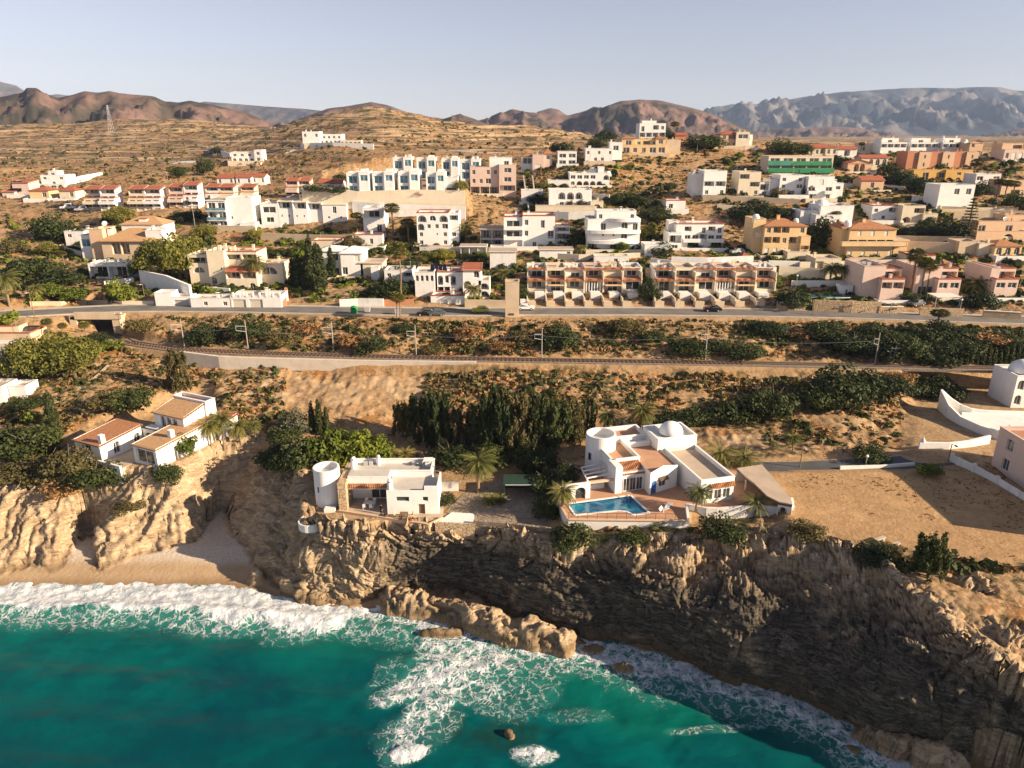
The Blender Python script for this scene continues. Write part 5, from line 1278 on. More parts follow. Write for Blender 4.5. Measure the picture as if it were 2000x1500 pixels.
# ------------------------------------------------------------------ the town
def pair(px0, px1, top, base, label, c='cream', grp='red-roofed townhouses in a row on the left slope'):
    h = House('townhouse', label, (px0 + px1) / 2, base, grp)
    m = top + (base - top) * 0.45
    h.block(px0, px1, m + 8, top + 3, 4.5, ['L', 'LL'], 2.4, mat=c, roof='t', tile='tilered', rise=1.0)
    h.block(px0, px1, base, m, 4.5, ['wb' if px0 % 2 else 'bb', 'OO', 'gg'][:2 if base - top < 30 else 3], 0, mat=c, roof='p', cap='tilered', balc='solid', deck='deckred')
    return h
for i, (a, b_, t, s_, l) in enumerate((
    (168, 197, 366, 413, 'cream red-roofed townhouse, first of the row by the parked vehicles'), (198, 228, 366, 413, 'cream red-roofed townhouse, second of the row on the left slope'),
    (254, 283, 366, 412, 'cream red-roofed townhouse above the round yellow-green tree'), (284, 316, 366, 412, 'cream red-roofed townhouse beside the round yellow-green tree'),
    (332, 360, 362, 409, 'cream red-roofed townhouse with dark garages, left of its pair'), (361, 389, 358, 409, 'cream red-roofed townhouse with dark garages, right of its pair'),
    (403, 429, 362, 398, 'cream red-roofed townhouse partly hidden behind the white cube house'), (430, 458, 362, 398, 'cream red-roofed townhouse over the roof of the white cube house'),
    (472, 498, 362, 392, 'cream red-roofed townhouse left of the grassy gap'), (560, 583, 350, 386, 'cream red-roofed townhouse left of the hedge by the white duplexes'), (585, 606, 350, 386, 'narrow cream red-roofed townhouse by the hedge'))):
    pair(a, b_, t, s_, l, 'white' if i in (1, 3, 5, 6) else 'pink' if i in (4, 9) else 'cream')
def simple(name, label, a, b_, t, s_, dep=8, rows=('ww',), grp=None, cat='house', **k):
    h = House(name, label, (a + b_) / 2, s_, grp, cat); r = h.block(a, b_, s_, t, dep, list(rows), **k); h.r = r
    if cat == 'house' and k.get('mat', 'white') in ('white', 'white_clean', 'cream', 'pink', 'yellow', 'peach') and (b_ - a) > 25:   # terrace with a parapet in front
        d = RND.uniform(2.2, 3.6); e = RND.uniform(.3, 1.6); z0 = r['z0'] + RND.uniform(-.3, .2); q = MB(); q.box(r['x0'] - e, r['x1'] + e, -d, -.02, z0 - 3.5, z0); m_ = RND.choice(('white', 'cream', 'beigewall', 'white')); t_ = q.build('terrace', [m_], h.e)
        q = MB(); q.box(r['x0'] - e, r['x1'] + e, -d, -d + .2, z0, z0 + .8); q.box(r['x0'] - e, r['x0'] - e + .2, -d + .2, -.02, z0, z0 + .8); q.box(r['x1'] + e - .2, r['x1'] + e, -d + .2, -.02, z0, z0 + .8); q.build('parapet', m_, t_)
    return h
simple('small_house', 'small tan house with a red roof at the far left', 60, 98, 372, 391, 7, ['.w'], mat='yellow', roof='h', tile='tilered', rise=1.2)
simple('small_house', 'small tan red-roofed house left of the townhouse row', 118, 149, 372, 390, 7, ['.w'], mat='cream', roof='h', tile='tilered', rise=1.2)
h = simple('small_house', 'pinkish house with dark solar panels at the far left edge', 28, 60, 356, 383, 7, ['.'], mat='pink', roof='t', tile='tilered', rise=.8)
h.panels(20, 42, 374, 354, -0.5, 3)
h.block(6, 30, 386, 374, 6, [], -2, mat='pink', roof='t', tile='tilered', rise=.8)
h = simple('white_house', 'small white hillside house with a long white ramp wall', 82, 130, 342, 362, 8, ['w.w', '.w.'], mat='white_clean'); h.block(95, 112, 344, 334, 5, ['w'], 1)
wall_run('ramp_wall', 'long low white wall beside the small white hillside house', [(112, 362), (160, 350), (200, 342)], 1.2, 0.4, 'white_clean')
for a, b_, t, s_, l in ((425, 458, 344, 362, 'white red-roofed house behind the townhouses, left one'), (462, 492, 343, 362, 'white red-roofed house behind the townhouses, middle one'), (494, 518, 342, 361, 'white red-roofed house behind the townhouses, right one'),
    (624, 646, 354, 374, 'low white house with red roof left of the white duplexes'), (648, 668, 355, 374, 'low cream house with red roof touching the duplex garden')):
    simple('small_house', l, a, b_, t + 3, s_, 7, ['w.w'], 'small red-roofed houses', mat='white', roof='g', tile='tilered', rise=1.3)
# modern white cube house
h = simple('cube_house', 'white three-storey cube house with glass balconies above the tan-roofed villa', 410, 447, 392, 447, 9, ['bb', 'bb', 'DD'], mat='white_clean', balc='glass', roof='f', over=.3)
h.block(447, 497, 440, 386, 9, ['...', 'o..'], 1.0, mat='white_clean', roof='p', sides=['.o', ''])
h.block(470, 500, 452, 436, 4, ['W'], -3, mat='white', roof='p')
# long stepped apartment
h = simple('apartment_row', 'long white stepped apartment row with sloping roofs below the big white wall', 512, 546, 398, 440, 9, ['W', 'w'], mat='white_clean')
for i, (a, b_, t) in enumerate(((547, 575, 393), (576, 604, 394), (605, 632, 396), (633, 680, 399))):
    h.block(a, b_, 453, t, 9, ['L' if i < 3 else '.d.', 'oo' if i != 2 else '.', '..'], -0.6 * (i % 2), mat='white_clean', roof='t', tile='cream', rise=0.5, over=.15)
h.block(546, 672, 460, 449, 2.5, [], -2.6, mat='cream', roof='f', over=0.05); h.block(632, 668, 462, 446, 2.5, [], -3.2, mat='cream', roof='p')
simple('white_house', 'narrow white two-storey house between the yellow palms', 711, 752, 406, 456, 8, ['L', '.d'], mat='white_clean', roof='p')
simple('white_bungalow', 'low white flat house below the narrow white house', 690, 748, 459, 483, 7, ['wow.'], mat='white', roof='p', cap='tilered')
h = simple('arched_apartments', 'white four-storey apartment block with arched loggias', 816, 878, 416, 482, 9, ['AaA', 'AwwW', 'w.ow', 'w..w'], mat='white_clean', roof='c', cap='tilered')
h.block(878, 897, 482, 416, 9, ['L', '.', 'w', 'w'], 0.6, mat='white_clean'); h.dome(829, 416, 3, 1, name='roof_vent'); h.dome(886, 416, 3, 1, name='roof_vent')
# big retaining walls
wall_run('retaining_wall', 'huge cream retaining wall under the white duplex houses', [(592, 398), (700, 403), (800, 405), (909, 410)], 4.2, 0.6, 'cream', below=3, Zs=None)
wall_run('retaining_wall', 'lower white retaining wall behind the arched apartment block', [(690, 424), (780, 424), (910, 428)], 4.0, 0.6, 'white', below=3)
# white duplex houses
def duplex(a, b_, t, s_, l, gl='glassblue'):
    h = House('duplex_house', l, (a + b_) / 2, s_, 'white blue-glazed duplex houses'); w = b_ - a
    h.block(a, a + w * .55, s_, t, 8, ['D', 'D'], 0, mat='white_clean', glass=gl, roof='p')
    h.block(a + w * .55, b_, s_, t - 1, 8, ['W', '.'], -0.8, mat='white_clean', glass=gl, roof='p')
    h.box('roof_block', h.x(a + w * .6, t, 3), h.x(a + w * .9, t, 3), 3, 5, h.z(a, t, 3) - .5, h.z(a, t, 3) + 1.2, 'white_clean')
for a, b_, t, s_, l in ((769, 806, 308, 350, 'white duplex, first of the upper row, above the dark slope trees'), (815, 851, 309, 350, 'white duplex, second of the upper row'), (863, 896, 310, 350, 'white duplex, third of the upper row'), (899, 938, 312, 350, 'white duplex, last of the upper row, behind the green tree'),
    (679, 722, 337, 378, 'white duplex with blue glass, first of the lower row next to the hedge'), (729, 770, 337, 378, 'white duplex with blue glass, second of the lower row'), (779, 819, 336, 378, 'white duplex with blue glass, third of the lower row'), (833, 869, 338, 378, 'white duplex with blue glass, fourth of the lower row above the red bougainvillea')):
    duplex(a, b_, t, s_, l)
simple('garage_block', 'white open garage beside the last lower duplex', 870, 894, 347, 378, 7, ['.', 'g'], cat='garage', mat='white', gcol='glass')
h = simple('pale_block', 'pale unfinished apartment block with dark openings above the rocky slope', 919, 975, 326, 380, 10, ['w.ww', 'wwW.', 'OOO'], mat='pink'); h.block(975, 1008, 378, 322, 10, ['w', 'w', 'L'], -1, mat='pink'); h.block(956, 1000, 330, 308, 7, ['.w'], 4, mat='white_clean')
h = simple('hill_villa', 'long white villa alone on the brown terraced hill', 600, 668, 262, 283, 9, ['wwwwwww', 'wwawawaw'], mat='white_clean'); h.block(592, 625, 284, 257, 8, ['w.w', '.'], -2, mat='white_clean'); h.block(665, 706, 285, 274, 5, ['aaaaa'], -2, mat='cream')
wall_run('terrace_wall', 'white terrace wall below the lone hill villa', [(588, 287), (650, 286), (730, 289)], 2.0, .5, 'white_clean')
h = simple('white_house', 'white house with arcade on the left hill slope', 453, 510, 297, 317, 8, ['wwww', 'aaaaa'], mat='white_clean'); h.block(498, 513, 317, 293, 7, ['w', 'w'], -1)
wall_run('ramp_wall', 'low white drive wall on the slope left of the white house with arcade', [(405, 292), (450, 303)], 1.2, .4, 'white_clean')
# centre hill
h = simple('beige_villa', 'pinkish beige villa with a dark tiled tower beside the terraced hill', 1040, 1062, 302, 333, 8, ['.', 's'], mat='pink', roof='p'); h.block(1062, 1078, 333, 300, 7, ['w', '.'], 1, mat='pink', roof='h', rise=1.8); h.block(1018, 1042, 325, 305, 7, ['W'], 2, mat='white', roof='h', rise=1)
simple('white_house', 'shaded white house with slatted balconies below the hilltop trees', 1089, 1126, 296, 324, 8, ['WW', 'WW'], mat='white')
h = simple('white_house', 'shaded white house with curved roof terraces left of the yellow villa', 1143, 1196, 290, 318, 8, ['w.w.w', '.ww.'], mat='white'); h.block(1190, 1215, 300, 278, 6, ['w'], 3, mat='white')
h = simple('hilltop_house', 'white cube house on top of the hill above the yellow villa', 1248, 1299, 241, 272, 10, ['d.Lw', 'LLLL'], mat='white_clean'); h.block(1254, 1282, 243, 236, 5, [], 3, mat='white_clean')
h = simple('yellow_villa', 'large yellow villa with white-framed bays on a stone-coloured base', 1214, 1300, 283, 303, 10, ['WwwWW'], mat='yellow', roof='p'); h.block(1214, 1240, 290, 270, 8, ['w'], 1.5, mat='yellow', roof='h', rise=1.0); h.block(1240, 1285, 286, 272, 8, ['wLw'], 3, mat='yellow'); h.block(1280, 1300, 286, 270, 8, ['w'], 2, mat='yellow', roof='h', rise=1.0)
h.block(1234, 1318, 316, 300, 10, [], -1.5, mat='yellow', roof='p'); h.block(1300, 1328, 298, 273, 8, [], 2, mat='beigewall'); h.block(1174, 1216, 323, 303, 8, [], 1.0, mat='ochre')
h = simple('red_roof_villa', 'peach villa with red roof and turret right of the hilltop tree', 1405, 1450, 262, 290, 9, ['wLw', '.aa.'], mat='peach', roof='h', tile='tilered', rise=1.4); h.block(1436, 1462, 288, 258, 6, ['W', '.'], -1, mat='cream', roof='p'); h.block(1450, 1468, 289, 263, 6, ['w', ''], 3, mat='white'); h.block(1395, 1480, 296, 285, 4, [], -3, mat='cream')
simple('small_house', 'small red house beside the hilltop palm', 1318, 1340, 264, 275, 6, ['.'], mat='orange', roof='g', tile='tilered')
h = simple('arched_house', 'white house with a big dome and arched ground floor', 1112, 1190, 338, 364, 9, ['WWWW.A', 'aAAAA.'], mat='white_clean'); h.dome(1159, 337, 10, 3); h.dome(1188, 340, 6, 1); h.block(1168, 1180, 338, 326, 4, [], 2, mat='white_clean')
h.block(1070, 1115, 372, 352, 5, [], -1, mat='white')
h = simple('arcade_house', 'white house with a tall arcade and potted trees on a beige terrace', 1072, 1155, 371, 407, 9, ['.AAA.', '.ddd.'], mat='white_clean'); h.block(1046, 1162, 414, 404, 5, [], -5, mat='cream', roof='f', over=.05); h.block(1153, 1178, 412, 394, 6, ['a'], -2, mat='cream')
wall_run('retaining_wall', 'two-step white retaining wall below the arcade house', [(1045, 428), (1110, 430), (1180, 428)], 2.6, .5, 'white', below=3)
# middle rows
h = simple('white_apartments', 'white three-storey apartments with a thin red roof edge', 984, 1020, 424, 486, 10, ['b', 'b', '.'], mat='white_clean', roof='c', cap='tilered'); h.block(1020, 1083, 488, 422, 10, ['w.d.', 'w..b', '.d.w'], -0.5, mat='white_clean', roof='c', cap='tilered', balc='rail')
h.block(1083, 1112, 480, 440, 7, ['L', 'O', '.'], 1.5, mat='white', roof='p', cap='tilered'); h.block(958, 1110, 498, 482, 4, ['.w..w..'], -3.5, mat='white_clean', roof='p')
h = simple('curved_apartments', 'white apartment house with sweeping curved balconies', 1146, 1248, 428, 490, 9, ['.d.ad', '.ooa.', 'O.a..'], mat='white_clean', roof='p'); h.block(1165, 1242, 432, 412, 6, ['w...w'], 2, mat='white_clean')
for z_, a, b_ in ((432, 1190, 1251), (455, 1144, 1252), (475, 1150, 1246)):
    x0, x1, zz = h.x(a, z_, -1), h.x(b_, z_, -1), h.z(a, z_, -1); b = MB(); n = 10
    P_ = [(x0 + (x1 - x0) * i / n, -0.2 - 1.6 * sin(pi * i / n) ** 0.6) for i in range(n + 1)] + [(x1, 0.05), (x0, 0.05)]
    b.prism(P_, zz - 0.2, zz + 0.75); b.build('balcony', 'white_clean', h.e)
h = simple('white_apartments', 'white two-storey apartments with blue shade on stepped balconies and red roof edge', 1318, 1410, 438, 486, 10, ['.L.dLd', '.bbLbb', '.O.O'], mat='white_clean', roof='c', cap='tilered'); h.block(1304, 1330, 492, 455, 8, ['O', 'w'], -1.5, mat='white_clean'); h.block(1330, 1405, 500, 486, 4, ['w.w.'], -3, mat='white'); h.block(1305, 1325, 450, 432, 4, [], 3, mat='white')
def tank(h, px, pyb, r, dy=3):
    x, z = h.x(px, pyb, dy), h.z(px, pyb, dy); b = MB(); b.lathe([(r, z - 1), (r, z + .8), (r * .7, z + 1.3), (.01, z + 1.5)], x, dy, 12); b.build('roof_vent', 'white_clean', h.e)
h = simple('yellow_house', 'yellow three-storey house with a red hip roof and white balconies', 1488, 1569, 441, 500, 10, ['wLL.w', 'LLwLw', 'sss.w'], mat='yellow', roof='h', tile='tile', rise=1.6); h.block(1466, 1490, 488, 428, 8, ['.', 's', ''], 2, mat='yellow', roof='p'); h.chimney(1520, 432, 420, .8, 4, 'yellow'); tank(h, 1476, 428, 1.0); tank(h, 1554, 436, .8)
h.block(1560, 1578, 505, 462, 5, ['.', 'L', '.'], -1, mat='yellow'); h.block(1536, 1580, 512, 492, 4, ['.o.'], -4, mat='cream')
h = simple('yellow_house', 'large yellow house with solar panels on its tiled roof', 1652, 1742, 447, 505, 11, ['.s.s.s.', 'LLLLL', 's.s.s.s'], mat='yellow', roof='h', tile='tile', rise=1.8); h.block(1638, 1654, 500, 446, 9, ['', '', ''], 1.5, mat='yellow', roof='h', rise=1.5); h.block(1740, 1768, 505, 470, 8, ['L', '.'], 0, mat='yellow', roof='f'); h.chimney(1687, 440, 427, .9, 4, 'yellow'); tank(h, 1655, 440, 1.0); h.panels(1688, 1712, 447, 439, 1.2, 3); h.panels(1716, 1734, 446, 440, 2, 2)
h.block(1644, 1770, 481, 474, 1.2, [], -1.3, mat='yellow', roof='f', skirt=0, over=.02)
wall_run('retaining_wall', 'long cream retaining wall in front of the large yellow house', [(1560, 530), (1640, 528), (1780, 524)], 2.4, .5, 'cream', below=2)
h = simple('white_house', 'white two-storey house at the edge of the scrubby hill', 1372, 1416, 334, 384, 9, ['..', 'LL', 'w.w'], mat='white_clean'); h.block(1350, 1374, 372, 340, 7, ['.', '.'], 2, mat='white')
h = simple('cream_house', 'cream terraced house with open balconies right of the scrubby hill', 1440, 1482, 336, 384, 9, ['L.', '.L', 'w.w'], mat='cream'); h.block(1482, 1502, 384, 356, 8, ['O', 'w'], 0, mat='white')
h = simple('white_house', 'white house with a curved pool terrace below the green netting', 1520, 1567, 342, 384, 9, ['w.w', 'w.W', '.O.'], mat='white_clean'); h.block(1500, 1522, 384, 350, 7, ['', ''], 1)
h = simple('white_house', 'white house with a blank upper storey beside the dark cypress', 1574, 1624, 345, 392, 9, ['.S.', 'b.b', 'w.w'], mat='white_clean'); h.block(1624, 1644, 388, 358, 6, ['w', '.'], 1)
h = House('netted_building', 'building under repair wrapped in green netting', 1560, 340, None, 'building'); h.block(1498, 1624, 340, 305, 10, ['WWWWW', 'OOOOO', 'OOOOO'], 0, mat='cream')
for k_, (a, b_, t, s_, m2) in enumerate(((1500, 1546, 314, 323, 'netting_teal'), (1547, 1584, 315, 323, 'netting'), (1585, 1624, 315, 323, 'netting'), (1500, 1560, 328, 337, 'netting'), (1561, 1628, 328, 338, 'netting'))):
    h.box('netting', h.x(a, s_, -.5), h.x(b_, s_, -.5), -0.55 - .02 * k_, -0.45 - .02 * k_, h.z(a, s_, -.5), h.z(a, t, -.5), m2)
simple('bungalow', 'long low bungalow with a red roof behind the netted building', 1578, 1634, 288, 306, 9, ['wwLww'], mat='cream', roof='h', tile='tilered', rise=1.4)
simple('bungalow', 'white bungalow with a red gable roof right of the long bungalow', 1634, 1672, 291, 310, 8, ['.L.'], mat='white', roof='g', tile='tilered', rise=1.4)
h = simple('arched_bungalow', 'bungalow with two wide arches under a red roof', 1654, 1700, 318, 338, 8, ['.AA.'], mat='peach', roof='k', tile='tilered', rise=1.3); h.block(1680, 1732, 328, 308, 7, ['.aaa'], 5, mat='cream', roof='g', tile='tilered', rise=1.2)
Y0 = G(1835, 330).y
for i in range(6):
    a = 1768 + i * 23; m2 = 'orange' if i % 2 == 0 else 'peach'
    h = House('townhouse', ('deep orange' if i % 2 == 0 else 'pale peach') + ' townhouse, ' + ('first', 'second', 'third', 'fourth', 'fifth', 'last')[i] + ' from the bungalow end of the orange row', a + 11, 330, 'orange row of townhouses', Y=Y0)
    h.block(a, a + 23, 330, 296 + (i % 2), 9, ['.w.', '.w.'] if i % 2 else ['.w', '..'], -0.6 * (i % 2), mat=m2, roof='p')
h = House('yellow_house', 'ochre yellow base building in front of the orange townhouses', 1835, 354)
h.block(1782, 1846, 352, 332, 6, ['.W.W'], 0, mat='ochre'); h.block(1844, 1896, 356, 332, 5, ['.w.', 'Aa.'], -1, mat='ochre')
for a, b_, l in ((1718, 1768, 'white house on the ridge, first of the three above the orange townhouses'), (1776, 1830, 'white house on the ridge, second of the three above the orange townhouses'), (1838, 1888, 'white house on the ridge, third of the three, next to the pink dome')):
    h = simple('ridge_house', l, a, b_, 278, 303, 9, ['LLLL', '.w.w'], 'white ridge houses', mat='white_clean'); h.block(a + 3, b_ - 14, 282, 270, 7, ['.W.'], 3, mat='white_clean')
h = simple('pink_dome_house', 'pink house with a small dome on the ridge', 1890, 1916, 278, 306, 8, ['w.', '.w'], mat='peach', roof='k', tile='peach', rise=1); h.dome(1888, 276, 4, 1); h.block(1914, 1926, 306, 296, 5, [], 0, mat='peach')
h = simple('beige_house', 'beige house cut by the right edge on the ridge', 1958, 2010, 292, 316, 9, ['wSSw'], mat='pink'); h.block(1956, 1996, 294, 280, 7, ['.L'], 3, mat='peach')
simple('cube_house', 'white two-storey cube house above the tall conifer', 1828, 1896, 361, 410, 9, ['.ww', '...'], mat='white_clean')
wall_run('balustrade_wall', 'pale balustrade wall below the cube house at the tall conifer', [(1836, 410), (1900, 414), (1985, 414)], 1.3, .3, 'cream', piers=5)
h = simple('dome_house', 'white house with a large dome beside dark palms', 1598, 1662, 402, 446, 10, ['....', 'a.w.'], mat='white_clean'); h.dome(1610, 402, 13, 2); h.block(1560, 1600, 446, 412, 8, ['.w', '..'], 1.5, mat='white_clean'); h.block(1590, 1640, 450, 420, 4, ['aa.w'], -3, mat='white_clean')
wall_run('retaining_wall', 'beige retaining wall below the white houses beside the scrubby hill', [(1372, 392), (1460, 396), (1560, 402)], 2.0, .5, 'beigewall', below=2)
h = simple('beige_villa', 'beige villa with arches half hidden by garden trees', 1758, 1802, 402, 438, 8, ['.L', 'A.'], mat='cream'); h.block(1800, 1828, 440, 418, 6, ['A'], -1, mat='cream')
wall_run('street_wall', 'pale wall along the street above the brown scrub slope', [(1640, 366), (1700, 366), (1765, 372)], 1.2, .4, 'white')
h = simple('peach_house', 'peach stepped house with a satellite dish on its roof', 1905, 2010, 432, 466, 9, ['W..W.w'], mat='peach'); h.block(1960, 2010, 440, 420, 6, ['.'], 4, mat='peach'); h.block(1905, 2005, 470, 452, 4, ['..A.'], -3, mat='peach')
wall_run('garden_wall', 'long beige garden wall left of the peach house', [(1745, 472), (1840, 474), (1905, 474)], 1.8, .4, 'beigewall', below=2)
wall_run('retaining_wall', 'high beige retaining wall above the peach house', [(1860, 432), (1930, 430), (2010, 432)], 3.0, .5, 'beigewall', below=2)
h = simple('arched_house', 'peach bungalow with dark arches and hedge in front', 1940, 1992, 480, 503, 8, ['aaa'], mat='yellow', roof='h', rise=1.2); h.block(1908, 1942, 502, 476, 7, ['.w'], 2, mat='cream'); h.block(1870, 1910, 495, 472, 6, [], 3, mat='beigewall')
wall_run('retaining_wall', 'long shaded beige wall above the small right-hand houses', [(1770, 492), (1830, 494), (1890, 496)], 3.0, .5, 'beigewall', below=2)
# terraces of six houses
def terrace_row(px0, px1, label, n=6):
    Y0 = G((px0 + px1) / 2, 600).y; w = (px1 - px0) / n; nth = ('first', 'second', 'third', 'fourth', 'fifth', 'last')
    for i in range(n):
        a, b_ = px0 + i * w, px0 + (i + 1) * w
        h = House('terraced_house', label % nth[i], a, 600, 'terraced houses above the road', 'terraced house', Y=Y0)
        h.block(a, b_, 547, 524 - (i % 2), 8, ['OLdL.L'[i % 6]], 10.5 - .3 * (i % 2), mat=('white', 'cream', 'white', 'pink', 'cream', 'white')[i % 6], roof='p', deck='deck', skirt=0.5)
        h.block(a, b_, 572, 546, 4, ['LOOWLO'[(i + px0) % 6 if isinstance(px0, int) else i]], 7.5, mat=('cream', 'white', 'cream', 'white', 'pink', 'cream')[i % 6], roof='f', over=0.05, deck='deckred')
        x0, x1 = h.x(a, 560, 7.4), h.x(b_, 560, 7.4)
        tile_canopy(h, x0 + .05, x1 - .05, 6.95, 7.5, h.z(a, 547, 7.4) - .1, h.z(a, 545, 7.4), 'tile')
        tile_canopy(h, x0 + .05, x1 - .05, 9.95, 10.5, h.z(a, 525, 10.5) - .05, h.z(a, 523, 10.5) + .05, 'tile') if i != 1 else None
        h.box('party_wall', x1 - .25, x1, 7.0, 12, h.z(a, 572, 7.4), h.z(a, 528, 10.4), 'cream')
        if i % 3 == 1: h.box('awning', x0 + .4, x1 - .4, 6.3, 7.4, h.z(a, 557, 7.4), h.z(a, 556, 7.4) + .08, 'awning')
        if i == 3:
            for k in range(6): h.box('window_post', x0 + .4 + k * .7, x0 + .62 + k * .7, 7.3, 7.5, h.z(a, 570, 7.4), h.z(a, 551, 7.4), 'white')
        # front garden with walls, gate pier and garage ramp
        g0, g1 = h.x(a, 598, 0), h.x(b_, 598, 0)
        h.box('garden_wall', g0, g0 + (g1 - g0) * .45, -0.2, 0.2, -1, 1.5, 'beigewall'); h.box('garden_wall', g0 - .15, g0 + .15, 0.2, 7.0, -1, 2.2, 'cream')
        h.box('garden_bed', g0 + .15, g0 + (g1 - g0) * .45, 0.2, 7.3, -1, 1.1, 'beigewall')
        h.box('porch', g0 + (g1 - g0) * .42, g1 - .3, 4.2, 7.3, -1, 2.6, 'white')
        h.box('ramp', g0 + (g1 - g0) * .45, g1 - .15, 0, 4.2, -1, 0.3, 'deckred')
        if i % 2 == 0: h.chimney((a + b_) / 2, 524, 517, .7, 14, 'cream')
terrace_row(1030, 1253, 'terraced house, %s from the stone tower in the row beside it')
terrace_row(1279, 1514, 'terraced house, %s from the dark shrub gap in the right-hand row')
h = simple('stone_tower', 'tall plain beige tower standing at the road edge', 987, 1014, 551, 622, 3.4, [], cat='tower', mat='beigewall', roof='p'); h.box('plaque', h.x(993, 615), h.x(1004, 615), -0.04, 0, h.z(990, 616), h.z(990, 612), 'frame_dark')
# houses above the road, left half
h = simple('solar_house', 'white arched house with dark solar panels on the roof above the road', 855, 905, 532, 580, 8, ['AaA.', 'OO.A'], mat='white_clean', roof='c', cap='tilered'); h.block(812, 850, 588, 532, 8, ['aaaa', '.', ''], -1, mat='white'); h.block(905, 940, 585, 527, 7, ['.a', 'A.', '.'], -1, mat='white_clean', roof='t', tile='tilered', rise=.7); h.panels(840, 880, 528, 518, 3, 5); h.block(935, 957, 582, 548, 6, ['A', 'A'], -1, mat='white')
h.block(842, 908, 601, 578, 5, ['.gg.', ], -5, mat='white', roof='c', cap='tilered', gcol='white')
h = simple('arched_house', 'white and cream Spanish house with a palm and red tiled porch above the road', 412, 445, 490, 560, 9, ['..', '.o', 'a.'], mat='cream'); h.block(374, 412, 555, 498, 8, ['L', 'a', ''], 1, mat='cream'); h.block(445, 505, 530, 492, 8, ['LL', '.'], 2, mat='cream', roof='p', cap='tilered'); h.block(445, 505, 570, 530, 6, ['LL', 'a.a'], -2, mat='cream', roof='t', tile='tilered', rise=1.2); h.chimney(456, 493, 480, .9, 3, 'cream'); h.block(505, 556, 565, 515, 7, ['a', '.'], 2, mat='cream')
h = simple('garage_row', 'row of cream garages with white gate posts under the Spanish house', 452, 550, 578, 601, 6, ['gg.'], cat='garages', mat='white', roof='p'); h.block(374, 450, 601, 583, 5, ['.w.w'], 0, mat='white')
for k_ in range(8): h.box('pier', h.x(455 + k_ * 13, 578) - .2, h.x(455 + k_ * 13, 578) + .2, -0.1, .3, h.z(455, 580), h.z(455, 571), 'white')
wall_run('stair_wall', 'red brick-coloured stair wall right of the cream garages', [(556, 600), (560, 572)], 1.4, .8, 'orange')
h = simple('tower_house', 'white house with a low octagonal tower among cypresses', 668, 710, 494, 542, 8, ['.s', 'W..'], mat='white_clean', roof='h', tile='white_clean', rise=1.4); h.block(626, 670, 545, 490, 8, ['.w', 'Aw'], 2, mat='white', roof='h', tile='white', rise=1); h.block(706, 748, 545, 514, 7, ['.'], 0, mat='cream', roof='f'); h.block(727, 743, 572, 522, 2, [], -2.5, mat='white_clean', roof='p'); h.block(632, 698, 552, 543, 3, [], -3, mat='cream')
wall_run('gate_wall', 'white wall with a dark gate in front of the rocky bank by the road', [(664, 600), (700, 599), (750, 599)], 1.9, .3, 'white')
h = simple('tan_roof_villa', 'beige villa with broad tan tiled roofs and a veranda behind the big pine', 204, 312, 470, 508, 12, ['.LL.LL', ], mat='beigewall', roof='h', tile='tilepale', rise=3.0, over=.8); h.block(182, 208, 500, 448, 8, ['.', '.'], 1, mat='peach'); h.block(162, 184, 502, 460, 6, ['D', '.'], 2, mat='white_clean', glass='glassblue'); h.block(240, 320, 460, 438, 8, ['.'], 8, mat='white', roof='h', tile='tilepale', rise=2.0); h.chimney(216, 468, 447, 1.2, 3, 'white'); h.chimney(280, 440, 428, 2.4, 9, 'white'); h.block(286, 318, 470, 450, 6, [], 1, mat='white', roof='p')
h = simple('carport', 'white open carport terrace in front of the tan-roofed villa', 176, 252, 515, 542, 6, ['OO'], cat='carport', mat='white_clean', roof='p', deck='lawn')
for k_ in range(4): h.box('pier', h.x(184 + k_ * 21, 515) - .3, h.x(184 + k_ * 21, 515) + .3, 0, .5, h.z(184, 516), h.z(184, 507), 'white_clean')
wall_run('white_wall', 'big smooth white retaining wall on the drive below the pine', [(278, 560), (330, 572), (376, 592)], 4.4, .6, 'white_clean', below=2)
h = simple('garage', 'small white garage with a grey door beside the road', 305, 338, 572, 598, 4, ['.'], cat='garage', mat='white_clean', gcol='greywall'); h.block(338, 374, 598, 580, 4, ['g'], 0, mat='white_clean', gcol='greywall')
# small houses right
for a, m2, b_, s_, l, sd in ((1678, 1716, 1760, 590, 'pinkish stepped house left of the three tall fan palms', 0), (1782, 1826, 1870, 585, 'pinkish stepped house with a wide white window right of the fan palms', 1), (1925, 1938, 1982, 583, 'pinkish stepped house near the right edge above the road', 2)):
    h = simple('stepped_house', l, m2, b_, 546, s_, 9, ['LL' if sd == 0 else 'WW', '..'], 'stepped houses on the right', mat='pink', roof='c', cap='tilered'); h.block(m2 + 2, b_ - 2, 548, 525, 7, ['O'], 4.5, mat='pink', roof='c', cap='tilered'); h.block(a, m2 + 4, s_ - 2, 520 + 2 * sd, 11, ['', 'W' if sd == 1 else ''], 2, mat='pink', roof='p')
